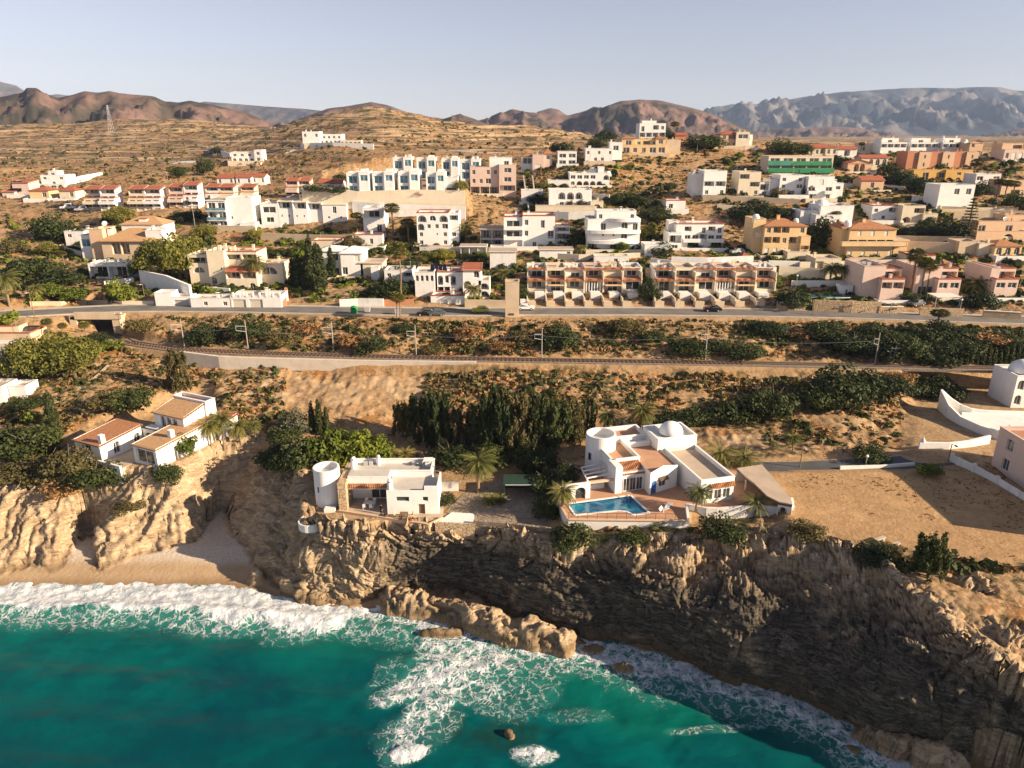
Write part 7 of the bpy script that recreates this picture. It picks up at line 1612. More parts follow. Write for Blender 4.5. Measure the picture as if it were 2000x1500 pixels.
PL = '''broad|650|908|78|bright green leafy tree right behind the round tower of the cliff villa|.9
broad|695|905|72|bright green leafy tree over the flat roof of the cliff villa|.95
broad|738|900|52|lower bright green leafy tree beside the little palms|1
spalm|722|905|34|low palm behind the chimney of the cliff villa|1.2
spalm|758|900|36|low palm in the middle of the row behind the flat roof|1.2
spalm|790|898|32|low palm at the end of the row behind the flat roof|1.2
bush|560|862|40|dark green shrub at the head of the shaded ravine|1.3
bush|545|905|45|dark shrub on the shaded ravine slope above the beach|1.4
bush|590|915|70|tall dark shrub clump left of the round tower|1.1
pale|580|848|62|grey-green spiky shrub left of the small cypresses|.9
cyp|612|846|58|thin cypress, first of the small group above the ravine|1.2
cyp|626|848|66|thin cypress, tallest of the small group above the ravine|1.2
cyp|640|848|52|thin cypress, last of the small group above the ravine|1.2
euc|786|850|71|olive feathery tree at the left end of the dark grove|0.79
euc|822|866|97|olive feathery tree, tall, second in the dark grove|0.81
euc|858|876|121|olive feathery tree in the grove above the parasol pines of the patio|0.62
euc|896|880|87|olive feathery tree in the middle of the grove, left half|0.89
euc|935|884|97|olive feathery tree behind the tall palm crown|0.68
euc|972|886|138|olive feathery tree behind the dark green arbour|0.76
euc|1010|886|128|olive feathery tree in the grove right of the arbour|0.77
euc|1048|884|113|olive feathery tree left of the villa tower|0.65
euc|1084|878|107|olive feathery tree just behind the villa pergola|0.90
euc|1118|866|88|olive feathery tree beside the round villa tower|0.86
euc|1150|850|75|olive feathery tree at the right end of the grove|0.62
bush|880|905|45|dark shrub under the grove beside the patio wall|1.5
bush|960|905|45|dark shrub under the grove behind the arbour|1.5
bush|1040|905|40|dark shrub under the grove near the pergola|1.5
bush|1066|965|58|dark tall shrub at the corner between the shaded garden and the pool terrace|.9
bush|1072|1005|46|dark shrub against the side wall of the pool terrace|1.0
bush|1052|930|52|dark shrub behind the white arcade of the pool villa|1.1
spalm|958|985|26|small spiky palm in the shaded garden paving|1.3
spalm|975|982|24|second small spiky palm in the shaded garden paving|1.3
bush|868|985|26|round green shrub at the corner of the cliff villa|1.3
cyp|977|890|52|small dark cypress in the shaded garden|1.3
cyp|990|890|38|shorter dark cypress beside the shaded garden one|1.3
palm|934|966|92|big date palm with arching fronds in the garden between the villas|1.1
palm|1098|1012|76|palm in front of the white arcade at the pool corner|1.0
palm|1358|1000|60|palm at the corner of the wing with arched windows|1.15
spalm|1474|1000|48|short thick palm in the paved court by the annex|1.15
palm|1250|856|78|tall palm behind the flat roofs of the pool villa|1.1
palm|1186|852|60|palm behind the round tower of the pool villa|1.1
spalm|1404|905|58|bushy yellow-green palm right of the dome, first of two|1.1
spalm|1452|910|50|bushy yellow-green palm right of the dome, second of two|1.2
palm|1548|884|42|lone small palm between the lane and the dry mound|1.2
bush|1275|845|34|dark shrub in the hedge line behind the villa dome, first|1.4
bush|1318|836|42|dark shrub in the hedge line behind the villa dome, second|1.3
bush|1362|830|46|dark round shrub behind the dome|1.2
bush|1412|824|52|dark round shrub left of the tallest round shrub|1.1
bush|1458|820|56|dark round shrub beside the tall dark tree above the mound|1.1
bush|1508|816|78|tall dark round tree above the dry mound|.85
bush|1105|935|36|round green shrub beside the villa pergola|1.1
bush|1410|1056|50|round dark shrub against the white court wall|1.2
bush|1232|1068|32|dark shrub below the pool terrace wall|1.3
spalm|1286|1046|26|small spiky palm below the pool terrace|1.4
bush|1118|1092|48|dark shrub hanging on the cliff below the pool corner|1.3
spalm|1180|1066|18|tiny spiky plant under the pool wall|1.3
olive|1575|1070|40|olive shrub at the cliff edge right of the court wall|1.3
agave|1500|1058|16|pale agave at the cliff edge below the court wall|1.2
euc|1812|1130|88|large dark juniper-like shrub standing on the edge of the bare field|1.0
bush|1705|1098|34|low dark shrub in the shade at the cliff edge|1.5
olive|1740|1080|20|small olive shrub near the stone bench|1.4
pine|60|745|92|large yellow-green pine, left one of the trio by the white house|1.0
pine|102|728|92|large yellow-green pine, upper one of the trio by the white house|1.0
pine|150|742|90|large yellow-green pine, right one of the trio by the white house|.95
bush|256|798|54|dense green round tree beside the dirt footpath|1.2
olive|208|800|40|olive shrub left of the dense round tree|1.4
euc|352|764|88|tall olive-brown tree casting a wide shadow below the railway|.75
palm|415|886|66|palm right of the headland house, nearest the wall|.9
palm|438|872|80|palm right of the headland house, tallest of the group|.9
palm|472|874|66|palm right of the headland house, third of the group|.9
palm|500|864|44|palm right of the headland house, smallest of the group|1.0
broad|362|890|46|yellow-green small tree against the tiled wing of the headland house|.8
bush|20|890|64|dense dark green hedge tree at the left edge|1.4
bush|62|890|62|dense dark green hedge tree, second from the left edge|1.3
cyp|105|834|68|slender cypress left of the headland house|1.6
cactus|62|830|36|clump of tall cacti on the left slope|1.0
olive|100|928|52|grey-brown shrub below the left hedge|1.5
olive|140|920|60|grey-brown tree at the corner of the headland house|1.0
olive|40|944|44|brown shrub on the rocks at the left edge|1.6
bush|196|964|58|dark green shrub hanging below the headland courtyard|1.2
bush|330|944|44|green shrub under the window of the headland house|.9
olive|250|1000|26|dry shrub on the crest of the tan rocks|1.6
dry|130|960|40|rusty dry shrub above the tan rocks|1.6
agave|245|946|18|agave rosette beside the rock crest|1.2
bush|60|795|24|low clipped green hedge by the garden store|2.4
cactus|20|640|40|cactus and shrub clump at the left edge beside the road|1.2
pine|95|690|34|bright young shrub on the rocky bank below the bridge|1.2
fan|98|665|44|thin fan palm on the rocky bank below the road, first|1.5
fan|128|668|36|thin fan palm on the rocky bank below the road, second|1.5
fan|172|672|44|thin fan palm on the rocky bank below the road, third|1.5
cactus|190|690|28|yellow-green cactus patch below the bridge, left|1.5
cactus|222|684|30|yellow-green cactus patch below the bridge, right|1.5
bush|190|668|26|dark shrub below the bridge opening|1.3
olive|275|648|36|grey shrub beside the bridge abutment|1.2
bush|400|668|44|round green shrub on the embankment, leftmost of two|1.2
bush|485|662|50|round green shrub on the embankment with a wide shadow|1.1
bush|792|650|24|small bright round shrub below the road near the double palm|1.5
bush|1090|676|54|large dark green shrub on the embankment right of the tower|1.2
olive|1025|672|28|low shrub left of the large dark embankment shrub|1.6
olive|555|672|34|brown shrub on the embankment right of the wide shadow|1.6
dry|600|650|30|rust-coloured shrub on the embankment below the garages|1.6
dry|690|676|36|rust-coloured shrub beside the second catenary pole|1.5
bush|725|690|36|dark low shrub above the railway wall|1.5
olive|845|690|24|olive shrub near the track, left of the tower|1.6
dry|915|660|34|rusty shrub on the bank below the yellow car|1.6
dry|980|684|26|rusty shrub near the track below the tower|1.7
olive|1225|650|36|grey-green shrub under the terraced houses|1.6
bush|1270|668|26|dark shrub on the embankment in front of the gap of terraces|1.7
bush|1350|692|36|dark wide shrub beside the track|1.8
bush|1400|684|26|dark low shrub beside the white pole|1.7
bush|1460|702|40|green shrub by the track right of the white pole|1.4
bush|1500|650|28|dark flat shrub under the road below the black car|2.0
dry|1560|660|26|rust shrub on the embankment under the dark gate|1.7
bush|1620|664|40|dark thicket shrub on the right embankment, first|1.6
bush|1665|690|52|dark thicket shrub on the right embankment, second|1.4
bush|1710|668|44|dark thicket shrub on the right embankment, third|1.5
bush|1755|700|56|dark thicket shrub on the right embankment, fourth|1.3
bush|1800|668|44|dark thicket shrub on the right embankment, fifth|1.5
bush|1845|660|40|dark thicket shrub on the right embankment, sixth|1.6
bush|1820|712|48|dark thicket shrub near the signal mast|1.4
bush|1880|690|36|dark thicket shrub near the right edge|1.8
dry|1935|672|30|rust-coloured scrub bush near the right edge|1.9
bush|1975|680|30|dark shrub at the right edge above the hedge|1.6
bush|1640|790|84|tall dark tree in the shade above the hollow|1.0
bush|1600|800|70|dark tree in the shade left of the tall one|1.0
bush|1680|770|60|dark tree in the shade right of the tall one|1.2
olive|1570|775|40|shrub above the tall round tree, half in sun|1.4
bush|1730|775|44|dark shrub above the shaded hollow|1.6
bush|1785|770|44|dark shrub in the shade left of the curved wall|1.6
bush|1835|775|48|dark shrub next to the curved white wall|1.4
dry|1755|745|28|rusty bush in the shade below the track|1.8
bush|1700|900|32|dark shrub on the bank above the lane|1.5
broad|1815|930|26|yellow-green shrub at the junction of the lane|1.5
palm|20|602|84|big feathery palm beside the road at the left edge|1.0
palm|72|590|40|low palm in the garden left of the road bend|1.2
broad|110|585|34|yellow-green garden shrub, first along the road bend|1.2
broad|150|590|34|yellow-green garden shrub, second along the road bend|1.3
broad|236|594|58|yellow-green tree beside the wooden pole at the road bend|.75
bush|60|545|60|dark tree in the shadow of the left garden|1.2
bush|120|560|48|dark shrub in the shadow of the left garden|1.4
fan|126|520|30|yellow fan palm on the slope left of the tan-roofed villa|2.0
pine|98|500|34|yellow-green small pine left of the tan-roofed villa|1.2
bush|108|466|58|large dark tree above the left street|1.1
bush|142|470|42|dark tree next to the large one above the left street|1.4
olive|30|494|36|olive tree on the slope at the left edge|1.3
pine|236|440|42|round yellow-green pine under the townhouses|1.3
pine|318|548|92|huge yellow-green pine, left half of the twin in front of the villa|1.0
pine|352|546|110|huge yellow-green pine, right half of the twin in front of the villa|.85
broad|272|540|34|small bright palm-like shrub by the carport|1.0
pine|402|470|38|small pine beside the white cube house|1.1
bush|355|432|26|dark shrub below the last townhouse pair|1.5
bush|380|428|22|small dark shrub left of the cube house|1.5
pine|500|470|26|small green tree right of the cube house|1.4
palm|500|562|72|feather palm in front of the red tiled porch|1.0
broad|480|505|34|green tree behind the Spanish house|1.2
cactus|408|580|30|cactus in the front garden of the Spanish house|1.2
cyp|574|562|58|cypress, first of the dark row above the rocky bank|1.6
cyp|586|564|66|cypress, second of the dark row above the rocky bank|1.6
cyp|598|565|52|cypress, third of the dark row above the rocky bank|1.6
cyp|610|566|104|cypress, tallest of the dark row above the rocky bank|1.2
cyp|622|565|90|cypress, fifth of the dark row above the rocky bank|1.3
cyp|631|562|78|cypress, last of the dark row above the rocky bank|1.4
broad|600|520|58|green tree behind the cypress row|.8
cyp|649|545|62|single cypress in front of the octagonal tower house|1.5
olive|690|490|40|brown-green tree above the octagonal tower house|1.0
bush|722|528|30|green shrub right of the octagonal tower house|1.6
bush|765|578|46|round green tree left of the solar house|1.2
bush|790|540|38|green tree behind the solar house|1.3
pine|840|515|30|olive tree row behind the solar panels, left|1.3
pine|868|512|30|olive tree row behind the solar panels, right|1.3
fan|698|456|42|yellow fan palm right of the stepped apartments|2.0
fan|768|462|66|tall yellow fan palm beside the narrow white house|1.6
fan|798|474|48|yellow fan palm left of the arched apartments|2.0
palm|910|474|46|feather palm right of the arched apartments|1.3
bush|800|462|36|dark tree behind the yellow fan palm|1.0
fan|785|592|122|very tall fan palm above the road left of the solar house|.8
fan|776|628|58|twin fan palm at the road edge, left stem|1.5
fan|782|628|54|twin fan palm at the road edge, right stem|1.5
palm|928|598|52|feather palm in the garden of the solar house|1.0
palm|985|560|40|dark palm behind the stone tower|1.2
bush|1018|585|36|dark shrub between the tower and the terraced houses|.8
bush|1268|585|44|dark shrub in the gap between the terraced rows|.8
bush|1545|600|50|green shrub at the end of the second terraced row|1.0
broad|1568|602|26|bright shrub beside the dark gate|1.3
palm|1620|556|48|dark date palm over the garden pool wall, left|1.3
palm|1642|558|50|dark date palm over the garden pool wall, right|1.3
fan|1777|576|92|tall fan palm, left of the three between the stepped houses|1.2
fan|1797|578|78|tall fan palm, middle of the three between the stepped houses|1.3
fan|1808|578|72|tall fan palm, right of the three between the stepped houses|1.3
spalm|1908|572|50|wide dark palm left of the last stepped house|1.0
bush|1915|602|40|leafy dark shrub behind the scalloped wall|1.4
bush|1775|588|22|clipped green hedge in front of the fan palms|1.6
fan|1828|650|46|short fan palm at the road edge on the right|2.4
bush|1735|606|16|clipped low hedge behind the stone wall|2.0
bush|1600|478|66|dark palm-like tree between the two yellow houses|.9
fan|1630|446|34|dark fan palm in front of the dome house|2.0
cyp|1658|436|36|small conical tree beside the dome house|2.4
bush|1470|432|44|large dark green tree on the slope above the first yellow house|1.5
bush|1515|422|26|dark shrub below the beige retaining wall|2.0
bush|1400|372|24|dark tree beside the white house at the scrubby hill|1.0
conifer|1886|470|80|tall layered conifer above the long beige wall|1.2
bush|1848|466|44|dark tree left of the layered conifer|1.1
fan|1748|424|40|fan palm above the beige villa|1.8
palm|1775|428|34|palm in front of the beige villa|1.3
bush|1765|462|28|dark garden tree right of the large yellow house|1.5
bush|1795|462|26|dark garden tree below the beige villa|1.6
bush|1815|452|30|dark garden tree right of the beige villa|1.3
bush|1795|376|46|dark umbrella-shaped tree left of the white cube house|1.2
bush|1760|362|38|dark tree under the arched bungalow|1.4
bush|1735|340|26|dark tree between the bungalow and the orange row|1.3
bush|1580|386|36|dark cypress-like tree between two white houses|.7
olive|1520|384|26|palm-like shrub on the terrace of the white house|1.0
bush|1910|384|38|green tree right of the white cube house|1.0
fan|1945|392|44|fan palm in the group at the right edge, first|1.8
fan|1960|396|46|fan palm in the group at the right edge, second|1.8
fan|1975|394|42|fan palm in the group at the right edge, third|1.8
bush|1990|410|40|dark tree at the right edge beside the fan palms|1.2
bush|1375|292|40|broad dark tree on the hilltop beside the peach villa|1.5
bush|1183|276|30|dark tree on the ridge left of the yellow villa|1.3
bush|1165|290|26|dark tree lower on the ridge left of the yellow villa|1.3
bush|1095|298|30|dark tree above the shaded white house|1.2
fan|1316|272|34|palm on the hilltop beside the cube house|2.0
bush|1300|270|24|round tree right of the hilltop cube house|1.2
bush|1530|302|36|dark tree behind the netted building|1.5
bush|1560|300|28|dark tree at the ridge behind the netted building|1.5
fan|1680|300|22|palm beside the white gable bungalow|2.0
palm|1745|318|26|palm in front of the orange townhouses|1.4
fan|1900|362|52|dark palm in front of the yellow base of the orange row|1.6
bush|1640|325|24|shrub between the netting and the arched bungalow|1.6
bush|400|340|40|dark slope tree with a long shadow, upper left|.8
bush|350|344|28|dark slope tree left of the long shadow one|1.2
bush|425|300|18|round slope shrub near the white drive wall|1.2
bush|620|378|22|hedge shrub left of the duplex houses|1.8
bush|660|378|20|hedge shrub touching the first lower duplex|1.8
bush|670|360|28|dark tree behind the first lower duplex|1.2
pine|900|380|30|light green tree at the end of the lower duplexes|.9
red|820|384|12|red bougainvillea on the big cream wall|1.6
bush|1050|400|26|shrub below the beige drive wall|1.3
pine|1062|372|18|yellow-green shrub on the bank left of the arcade house|1.4
olive|1092|406|24|potted tree in front of the arcade house, left|.6
olive|1114|406|24|potted tree in front of the arcade house, middle|.6
olive|1136|406|24|potted tree in front of the arcade house, right|.6
bush|1215|398|32|dark tree right of the arcade house|1.3
bush|1245|402|26|dark shrub on the scrubby hill, left|1.6
bush|1285|430|30|dark shrub on the scrubby hill above the apartments|1.8
bush|1310|372|22|small green tree on the scrubby hill|1.1
bush|1130|478|40|dark tree between the two apartment houses|1.0
pine|1262|470|34|tree right of the curved apartment house|.9
broad|1215|494|24|bright garden tree below the curved balconies|1.1
palm|1135|500|24|small palm left of the curved apartment house|1.4
bush|1290|500|30|garden tree right of the curved apartment house|1.3
olive|1500|560|20|potted shrub at the end of the terraced row|1.0
bush|955|520|26|dark tree behind the small white annex|1.2'''
for ln in PL.split('\n'):
    k, px, py, hp, lab, wf = ln.split('|')
    plant(k, float(px), float(py), float(hp), lab, float(wf))
# cypress hedge at the right, above the hollow
for i in range(14):
    plant('cyp', 1860 + i * 11, 716 + (i % 3), 30 + (i * 7) % 9, 'small cypress in the clipped hedge row above the curved white wall', 1.8, 'cypress hedge above the curved wall')
for i in range(9):
    plant('bush', 1632 + i * 15, 356, 13, 'shrub of the long dark hedge beside the upper street', 2.2, 'long dark hedge by the upper street')
for i in range(7):
    plant('bush', 848 + i * 15, 505, 12, 'shrub of the clipped hedge behind the solar house', 1.7, 'clipped hedge behind the solar house')
for i in range(10):
    plant('bush', 528 + i * 8, 500, 18, 'shrub of the dark hedge below the stepped apartments', 1.3, 'dark hedge below the stepped apartments')

# ------------------------------------------------------------------ scrub nobody could count
def scrub(name, label, n, mat, boxes, smin, smax, seed, nl=11, flat_ok=False):
    g = np.random.default_rng(seed); xs = []; ys = []
    for (p0, p1, q0, q1, w) in boxes:      # share of the clumps per region, given by its corners in the photograph
        k = int(n * w); a = g.uniform(p0, p1, k); b = g.uniform(q0, q1, k)
        u = (a - 1000) / FPX; v = (b - 750) / FPX
        dy = cos(PIT) - v * sin(PIT); dz = -sin(PIT) - v * cos(PIT)
        Y = np.full(k, 60.0); done = np.zeros(k, bool); out = np.zeros(k)
        st = np.exp(np.linspace(math.log(75), math.log(900), 260))
        for yv in st:
            t = yv / dy; hit = (~done) & (HC + dz * t <= base_land(u * t, np.full(k, yv))); out[hit] = yv; done |= hit
        t = out / dy; xs.append((u * t)[done]); ys.append(out[done])
    x = np.concatenate(xs); y = np.concatenate(ys) + g.normal(size=len(x)) * 0.3
    clump = fbm2(x * 0.09, y * 0.09, 3, seed) + 0.5 * fbm2(x * 0.4, y * 0.4, 2, seed + 1)
    z, cl, sa, se, fl_ = land(x, y)
    keep = ((fl_ < 0.15) | flat_ok) & (cl < 0.5) & (sa < 0.2) & (clump > (0.66 if not flat_ok else 0.74)) & (z > 8)
    x, y, z = x[keep], y[keep], z[keep]; m = len(x)
    s = (smin + (smax - smin) * g.random(m) ** 2.2) * (0.8 + 0.5 * sstep(150, 500, y))
    d = g.normal(size=(m, nl, 3)); d[..., 2] = np.abs(d[..., 2]) * .9; d /= np.linalg.norm(d, axis=-1, keepdims=True)
    c = np.stack([x, y, z], -1)[:, None] + d * s[:, None, None] * np.array([.62, .62, .5]) * (0.55 + .45 * g.random((m, nl, 1)))
    a = np.cross(d, g.normal(size=(m, nl, 3))); a /= np.linalg.norm(a, axis=-1, keepdims=True) + 1e-9; b = np.cross(d + .6 * g.normal(size=d.shape), a); b /= np.linalg.norm(b, axis=-1, keepdims=True) + 1e-9
    w = (s[:, None, None] * .34) * (0.6 + .8 * g.random((m, nl, 1)))
    q = np.stack([c - a * w, c + b * w * .8, c + a * w, c - b * w * .8], 2).reshape(-1, 3)
    me = big_mesh(name, q, np.arange(len(q)).reshape(-1, 4), M(mat), False)
    tag(link(bpy.data.objects.new(name, me)), label, 'scrub', kind='stuff')
EMB = (230, 2000, 622, 700, .24); LOW = (830, 1560, 722, 800, .12); LEFT = (0, 560, 700, 945, .14); TOWN = (0, 2000, 385, 600, .16); HILL = (0, 2000, 240, 385, .3); RIDGE = (1050, 1500, 310, 480, .1); CL = (1100, 2000, 1035, 1320, .05); RB = (1500, 1900, 720, 870, .06)
scrub('green_scrub', 'low green and olive scrub scattered over the dry slopes', 17000, 'leaf_olive', [EMB, LOW, LEFT, TOWN, HILL, RIDGE, CL, RB], .35, 1.9, 3)
scrub('dark_scrub', 'dark green low bushes scattered over the slopes', 5500, 'leaf_dark', [EMB, LOW, LEFT, TOWN, HILL, RIDGE, CL, RB, (1450, 2000, 640, 720, .25)], .4, 2.2, 8)
scrub('dry_grass', 'rust and straw coloured dry grass tufts on the slopes', 16500, 'leaf_dry', [EMB, LOW, LEFT, TOWN, HILL, RIDGE, CL, RB], .3, 1.3, 5)

GARD = [(0, 560, 430, 600, .22), (380, 1000, 455, 590, .3), (1000, 1700, 480, 560, .2), (1400, 2000, 300, 420, .16), (1500, 2000, 420, 600, .3), (1000, 1300, 330, 480, .1)]
scrub('garden_shrubbery', 'mixed green garden shrubbery between the houses', 1900, 'leaf_bright', GARD, 0.9, 2.8, 12, 30)
scrub('garden_undergrowth', 'dark green garden undergrowth between the houses', 2600, 'leaf_dark', GARD, 1.0, 3.4, 14, 28)

scrub('field_weeds', 'sparse straw weeds on the bare field', 2200, 'leaf_dry', [(1560, 2000, 935, 1100, 1.0)], .12, .45, 21, 6, True)
# ------------------------------------------------------------------ vehicles
paint('car_black', (0.012, 0.012, 0.013), .05, 1, .25); paint('car_white', (0.75, 0.75, 0.75), .03, 1, .25); paint('car_yellow', (0.50, 0.47, 0.04), .05, 1, .3); paint('car_grey', (0.10, 0.11, 0.12), .05, 1, .3); paint('car_silver', (0.45, 0.46, 0.47), .05, 1, .3); paint('car_red', (0.35, 0.04, 0.03), .05, 1, .3)
paint('lamp_glass', (0.8, 0.78, 0.7), .02, 1, .2); paint('tail', (0.4, 0.02, 0.02), .02, 1, .3); paint('bin_green', (0.02, 0.26, 0.06), .1, 1, .5)
def vehicle(label, pos, rz, mat, L=4.2, W=1.75, Hh=1.5, cat='car', name='parked_car', group='cars by the hillside road'):
    e = empty(name, pos, label, cat, group, rz)
    prof = [(-L / 2, .35), (-L / 2, .75), (-L / 2 + .15, .95), (-L * .22, 1.0), (-L * .08, Hh), (L * .28, Hh), (L * .43, 1.02), (L / 2, .9), (L / 2, .35)]
    b = MB(); n = len(prof)
    for s_ in (-1, 1): b.poly([(x, s_ * W / 2 * (1 if z < 1.01 else .84), z) for x, z in prof])
    for i in range(n):
        (xa, za), (xc, zc) = prof[i], prof[(i + 1) % n]; wa = W / 2 * (1 if za < 1.01 else .84); wc = W / 2 * (1 if zc < 1.01 else .84)
        b.poly([(xa, -wa, za), (xa, wa, za), (xc, wc, zc), (xc, -wc, zc)])
    b.build('body', mat, e)
    for s_ in (-1, 1):
        q = MB(); k = .93; q.poly([(-L * .18, s_ * (W / 2 * .985), 1.04), (L * .36, s_ * (W / 2 * .985), 1.04), (L * .25, s_ * (W / 2 * .86), Hh - .1), (-L * .07, s_ * (W / 2 * .86), Hh - .1)]); q.build('side_window', 'glass', e)
    q = MB(); q.poly([(-L * .215, -W * .44, 1.04), (-L * .215, W * .44, 1.04), (-L * .095, W * .38, Hh - .06), (-L * .095, -W * .38, Hh - .06)]); q.build('windscreen', 'glass', e).location = (-.03, 0, .01)
    q = MB(); q.poly([(L * .425, -W * .44, 1.06), (L * .425, W * .44, 1.06), (L * .295, W * .38, Hh - .06), (L * .295, -W * .38, Hh - .06)]); q.build('rear_window', 'glass', e).location = (.03, 0, .01)
    for x in (-L * .31, L * .30):
        for s_ in (-1, 1):
            w = MB(); w.tube([(x, s_ * (W / 2 - .2), .32), (x, s_ * (W / 2 + .02), .32)], .32, 14); o = w.build('wheel', 'rubber', e)
            w = MB(); w.tube([(x, s_ * (W / 2 + .0), .32), (x, s_ * (W / 2 + .04), .32)], .19, 10); w.build('rim', 'metal', o)
    for s_ in (-1, 1):
        q = MB(); q.box(-L / 2 - .02, -L / 2 + .05, s_ * W * .36 - .16, s_ * W * .36 + .16, .68, .84); q.build('headlight', 'lamp_glass', e)
        q = MB(); q.box(L / 2 - .05, L / 2 + .02, s_ * W * .38 - .12, s_ * W * .38 + .12, .7, .86); q.build('tail_light', 'tail', e)
    return e
def on_road(px, py, off): p = at_z(px, py, 24.5); z = ground_z(p.x, p.y); p = at_z(px, py, 24.58); return p
vehicle('black car driving along the road past the terraced houses', on_road(1391, 608, 0), -.05, 'car_black')
vehicle('white car on the road just right of the stone tower', on_road(1027, 605, 0), pi, 'car_white')
vehicle('yellow-green car on the road left of the stone tower', on_road(938, 610, 0), 0.05, 'car_yellow', 4.0)
vehicle('grey car parked at the road edge, right one of the pair', on_road(852, 616, 0), 0.0, 'car_grey')
vehicle('dark grey car parked at the road edge, left one of the pair', on_road(832, 616, 0), 0.0, 'car_black')
vehicle('white van parked left of the first red-roofed townhouse', G(134, 411), 0.1, 'car_white', 5, 1.9, 2.0, 'van', 'parked_van', 'vehicles by the townhouses')
vehicle('silver van parked beside the wall of the first townhouse', G(162, 413), 0.1, 'car_silver', 5, 1.9, 2.0, 'van', 'parked_van', 'vehicles by the townhouses')
vehicle('dark car in the driveway behind the stone wall near the fan palms', G(1790, 598), 0.4, 'car_grey')
vehicle('dark car on the drive below the carport', G(270, 545), 0.3, 'car_grey')
vehicle('silver car on the terrace above the second terraced row', G(1440, 496), 0.2, 'car_silver')
# waste containers
def container(px, py, label, mat, r=.85):
    p = on_road(px, py, 0); e = empty('waste_container', p, label, 'waste container', 'containers at the roadside')
    b = MB(); b.lathe([(r * .8, .1), (r, .5), (r, 1.3), (r * .75, 1.75), (.01, 1.95)], 0, 0, 18); b.build('body', mat, e, True)
    b = MB(); b.box(-.25, .25, -r - .03, -r * .8, 1.1, 1.35); b.build('slot', 'rubber', e)
    b = MB(); b.box(-r * .7, r * .7, -r * .7, r * .7, -.05, .12); b.build('base', 'metal', e)
container(692, 612, 'round green recycling container beside the road', 'bin_green')
def bin_(px, py, label, mat):
    p = on_road(px, py, 0); e = empty('wheeled_bin', p, label, 'bin', 'containers at the roadside')
    b = MB(); b.v = [(-.55, -.4, .15), (.55, -.4, .15), (.55, .4, .15), (-.55, .4, .15), (-.65, -.5, 1.1), (.65, -.5, 1.1), (.65, .5, 1.1), (-.65, .5, 1.1)]; b.f = [(3, 2, 1, 0), (4, 5, 6, 7), (0, 1, 5, 4), (1, 2, 6, 5), (2, 3, 7, 6), (3, 0, 4, 7)]; b.m = [0] * 6; b.build('body', mat, e)
    b = MB(); b.box(-.68, .68, -.52, .52, 1.1, 1.22); b.build('lid', mat, e)
    for x in (-.45, .45): b = MB(); b.tube([(x, -.45, .1), (x, -.35, .1)], .1, 8); b.build('wheel', 'rubber', e)
bin_(718, 610, 'grey wheeled bin right of the green container', 'metal'); bin_(777, 614, 'pale wheeled bin at the foot of the twin fan palm', 'car_silver')
# ------------------------------------------------------------------ poles
def pole(name, px, py, hpx, label, arm=None, r=.14, mat='polegrey', group=None, cat='pole'):
    p = G(px, py); h = at_y(px, py - hpx, p.y).z - at_y(px, py, p.y).z
    e = empty(name, p, label, cat, group); b = MB(); b.tube([(0, 0, -.5), (0, 0, h)], [r, r * .7], 8); b.build('shaft', mat, e)
    if arm == 'cat':
        b = MB(); b.beam((0, 0, h * .80), (-1.6, -1.4, h * .86), .07); b.beam((0, 0, h * .62), (-1.6, -1.4, h * .72), .07); b.beam((-1.6, -1.4, h * .86), (-1.6, -1.4, h * .70), .05); b.build('bracket', 'metal', e)
    if arm == 'lamp':
        b = MB(); b.beam((0, 0, h), (0, -.9, h + .15), .07); o = b.build('arm', 'metal', e); b = MB(); b.box(-.14, .14, -1.4, -.8, h + .08, h + .24); b.build('lamp_head', 'metal', o)
    if arm == 'globe':
        b = MB(); b.lathe([(.01, h - .05), (.22, h + .1), (.25, h + .25), (.15, h + .45), (.01, h + .5)], 0, 0, 12); b.build('lamp_head', 'lamp_glass', e, True)
    if arm == 'cross':
        b = MB(); b.box(-.9, .9, -.06, .06, h - .6, h - .45); o = b.build('crossarm', mat, e)
        for x in (-.8, 0, .8): b = MB(); b.tube([(x, 0, h - .45), (x, 0, h - .2)], .06, 6); b.build('insulator', 'white', o)
    return e
for px, py, hp, l in ((361, 682, 58, 'overhead-line pole beside the track, next to the dark embankment rocks'), (485, 684, 58, 'overhead-line pole in front of the embankment shrub with a wide shadow'), (652, 690, 62, 'overhead-line pole beside the rust-coloured shrub'), (813, 695, 60, 'overhead-line pole below the twin fan palm'), (1058, 700, 58, 'overhead-line pole left of the large dark embankment shrub'), (1377, 703, 62, 'white overhead-line pole under the second terraced row'), (1708, 712, 62, 'tall pale overhead-line pole in the dark thicket')):
    pole('overhead_line_pole', px, py, hp, l, 'cat', group='overhead-line poles along the track')
pole('signal_mast', 1744, 712, 36, 'short white signal mast by the track in the dark thicket', 'cross', .1, 'white', cat='mast')
pole('signal_mast', 1736, 712, 30, 'thin signal mast left of the short white one', 'cross', .08, cat='mast')
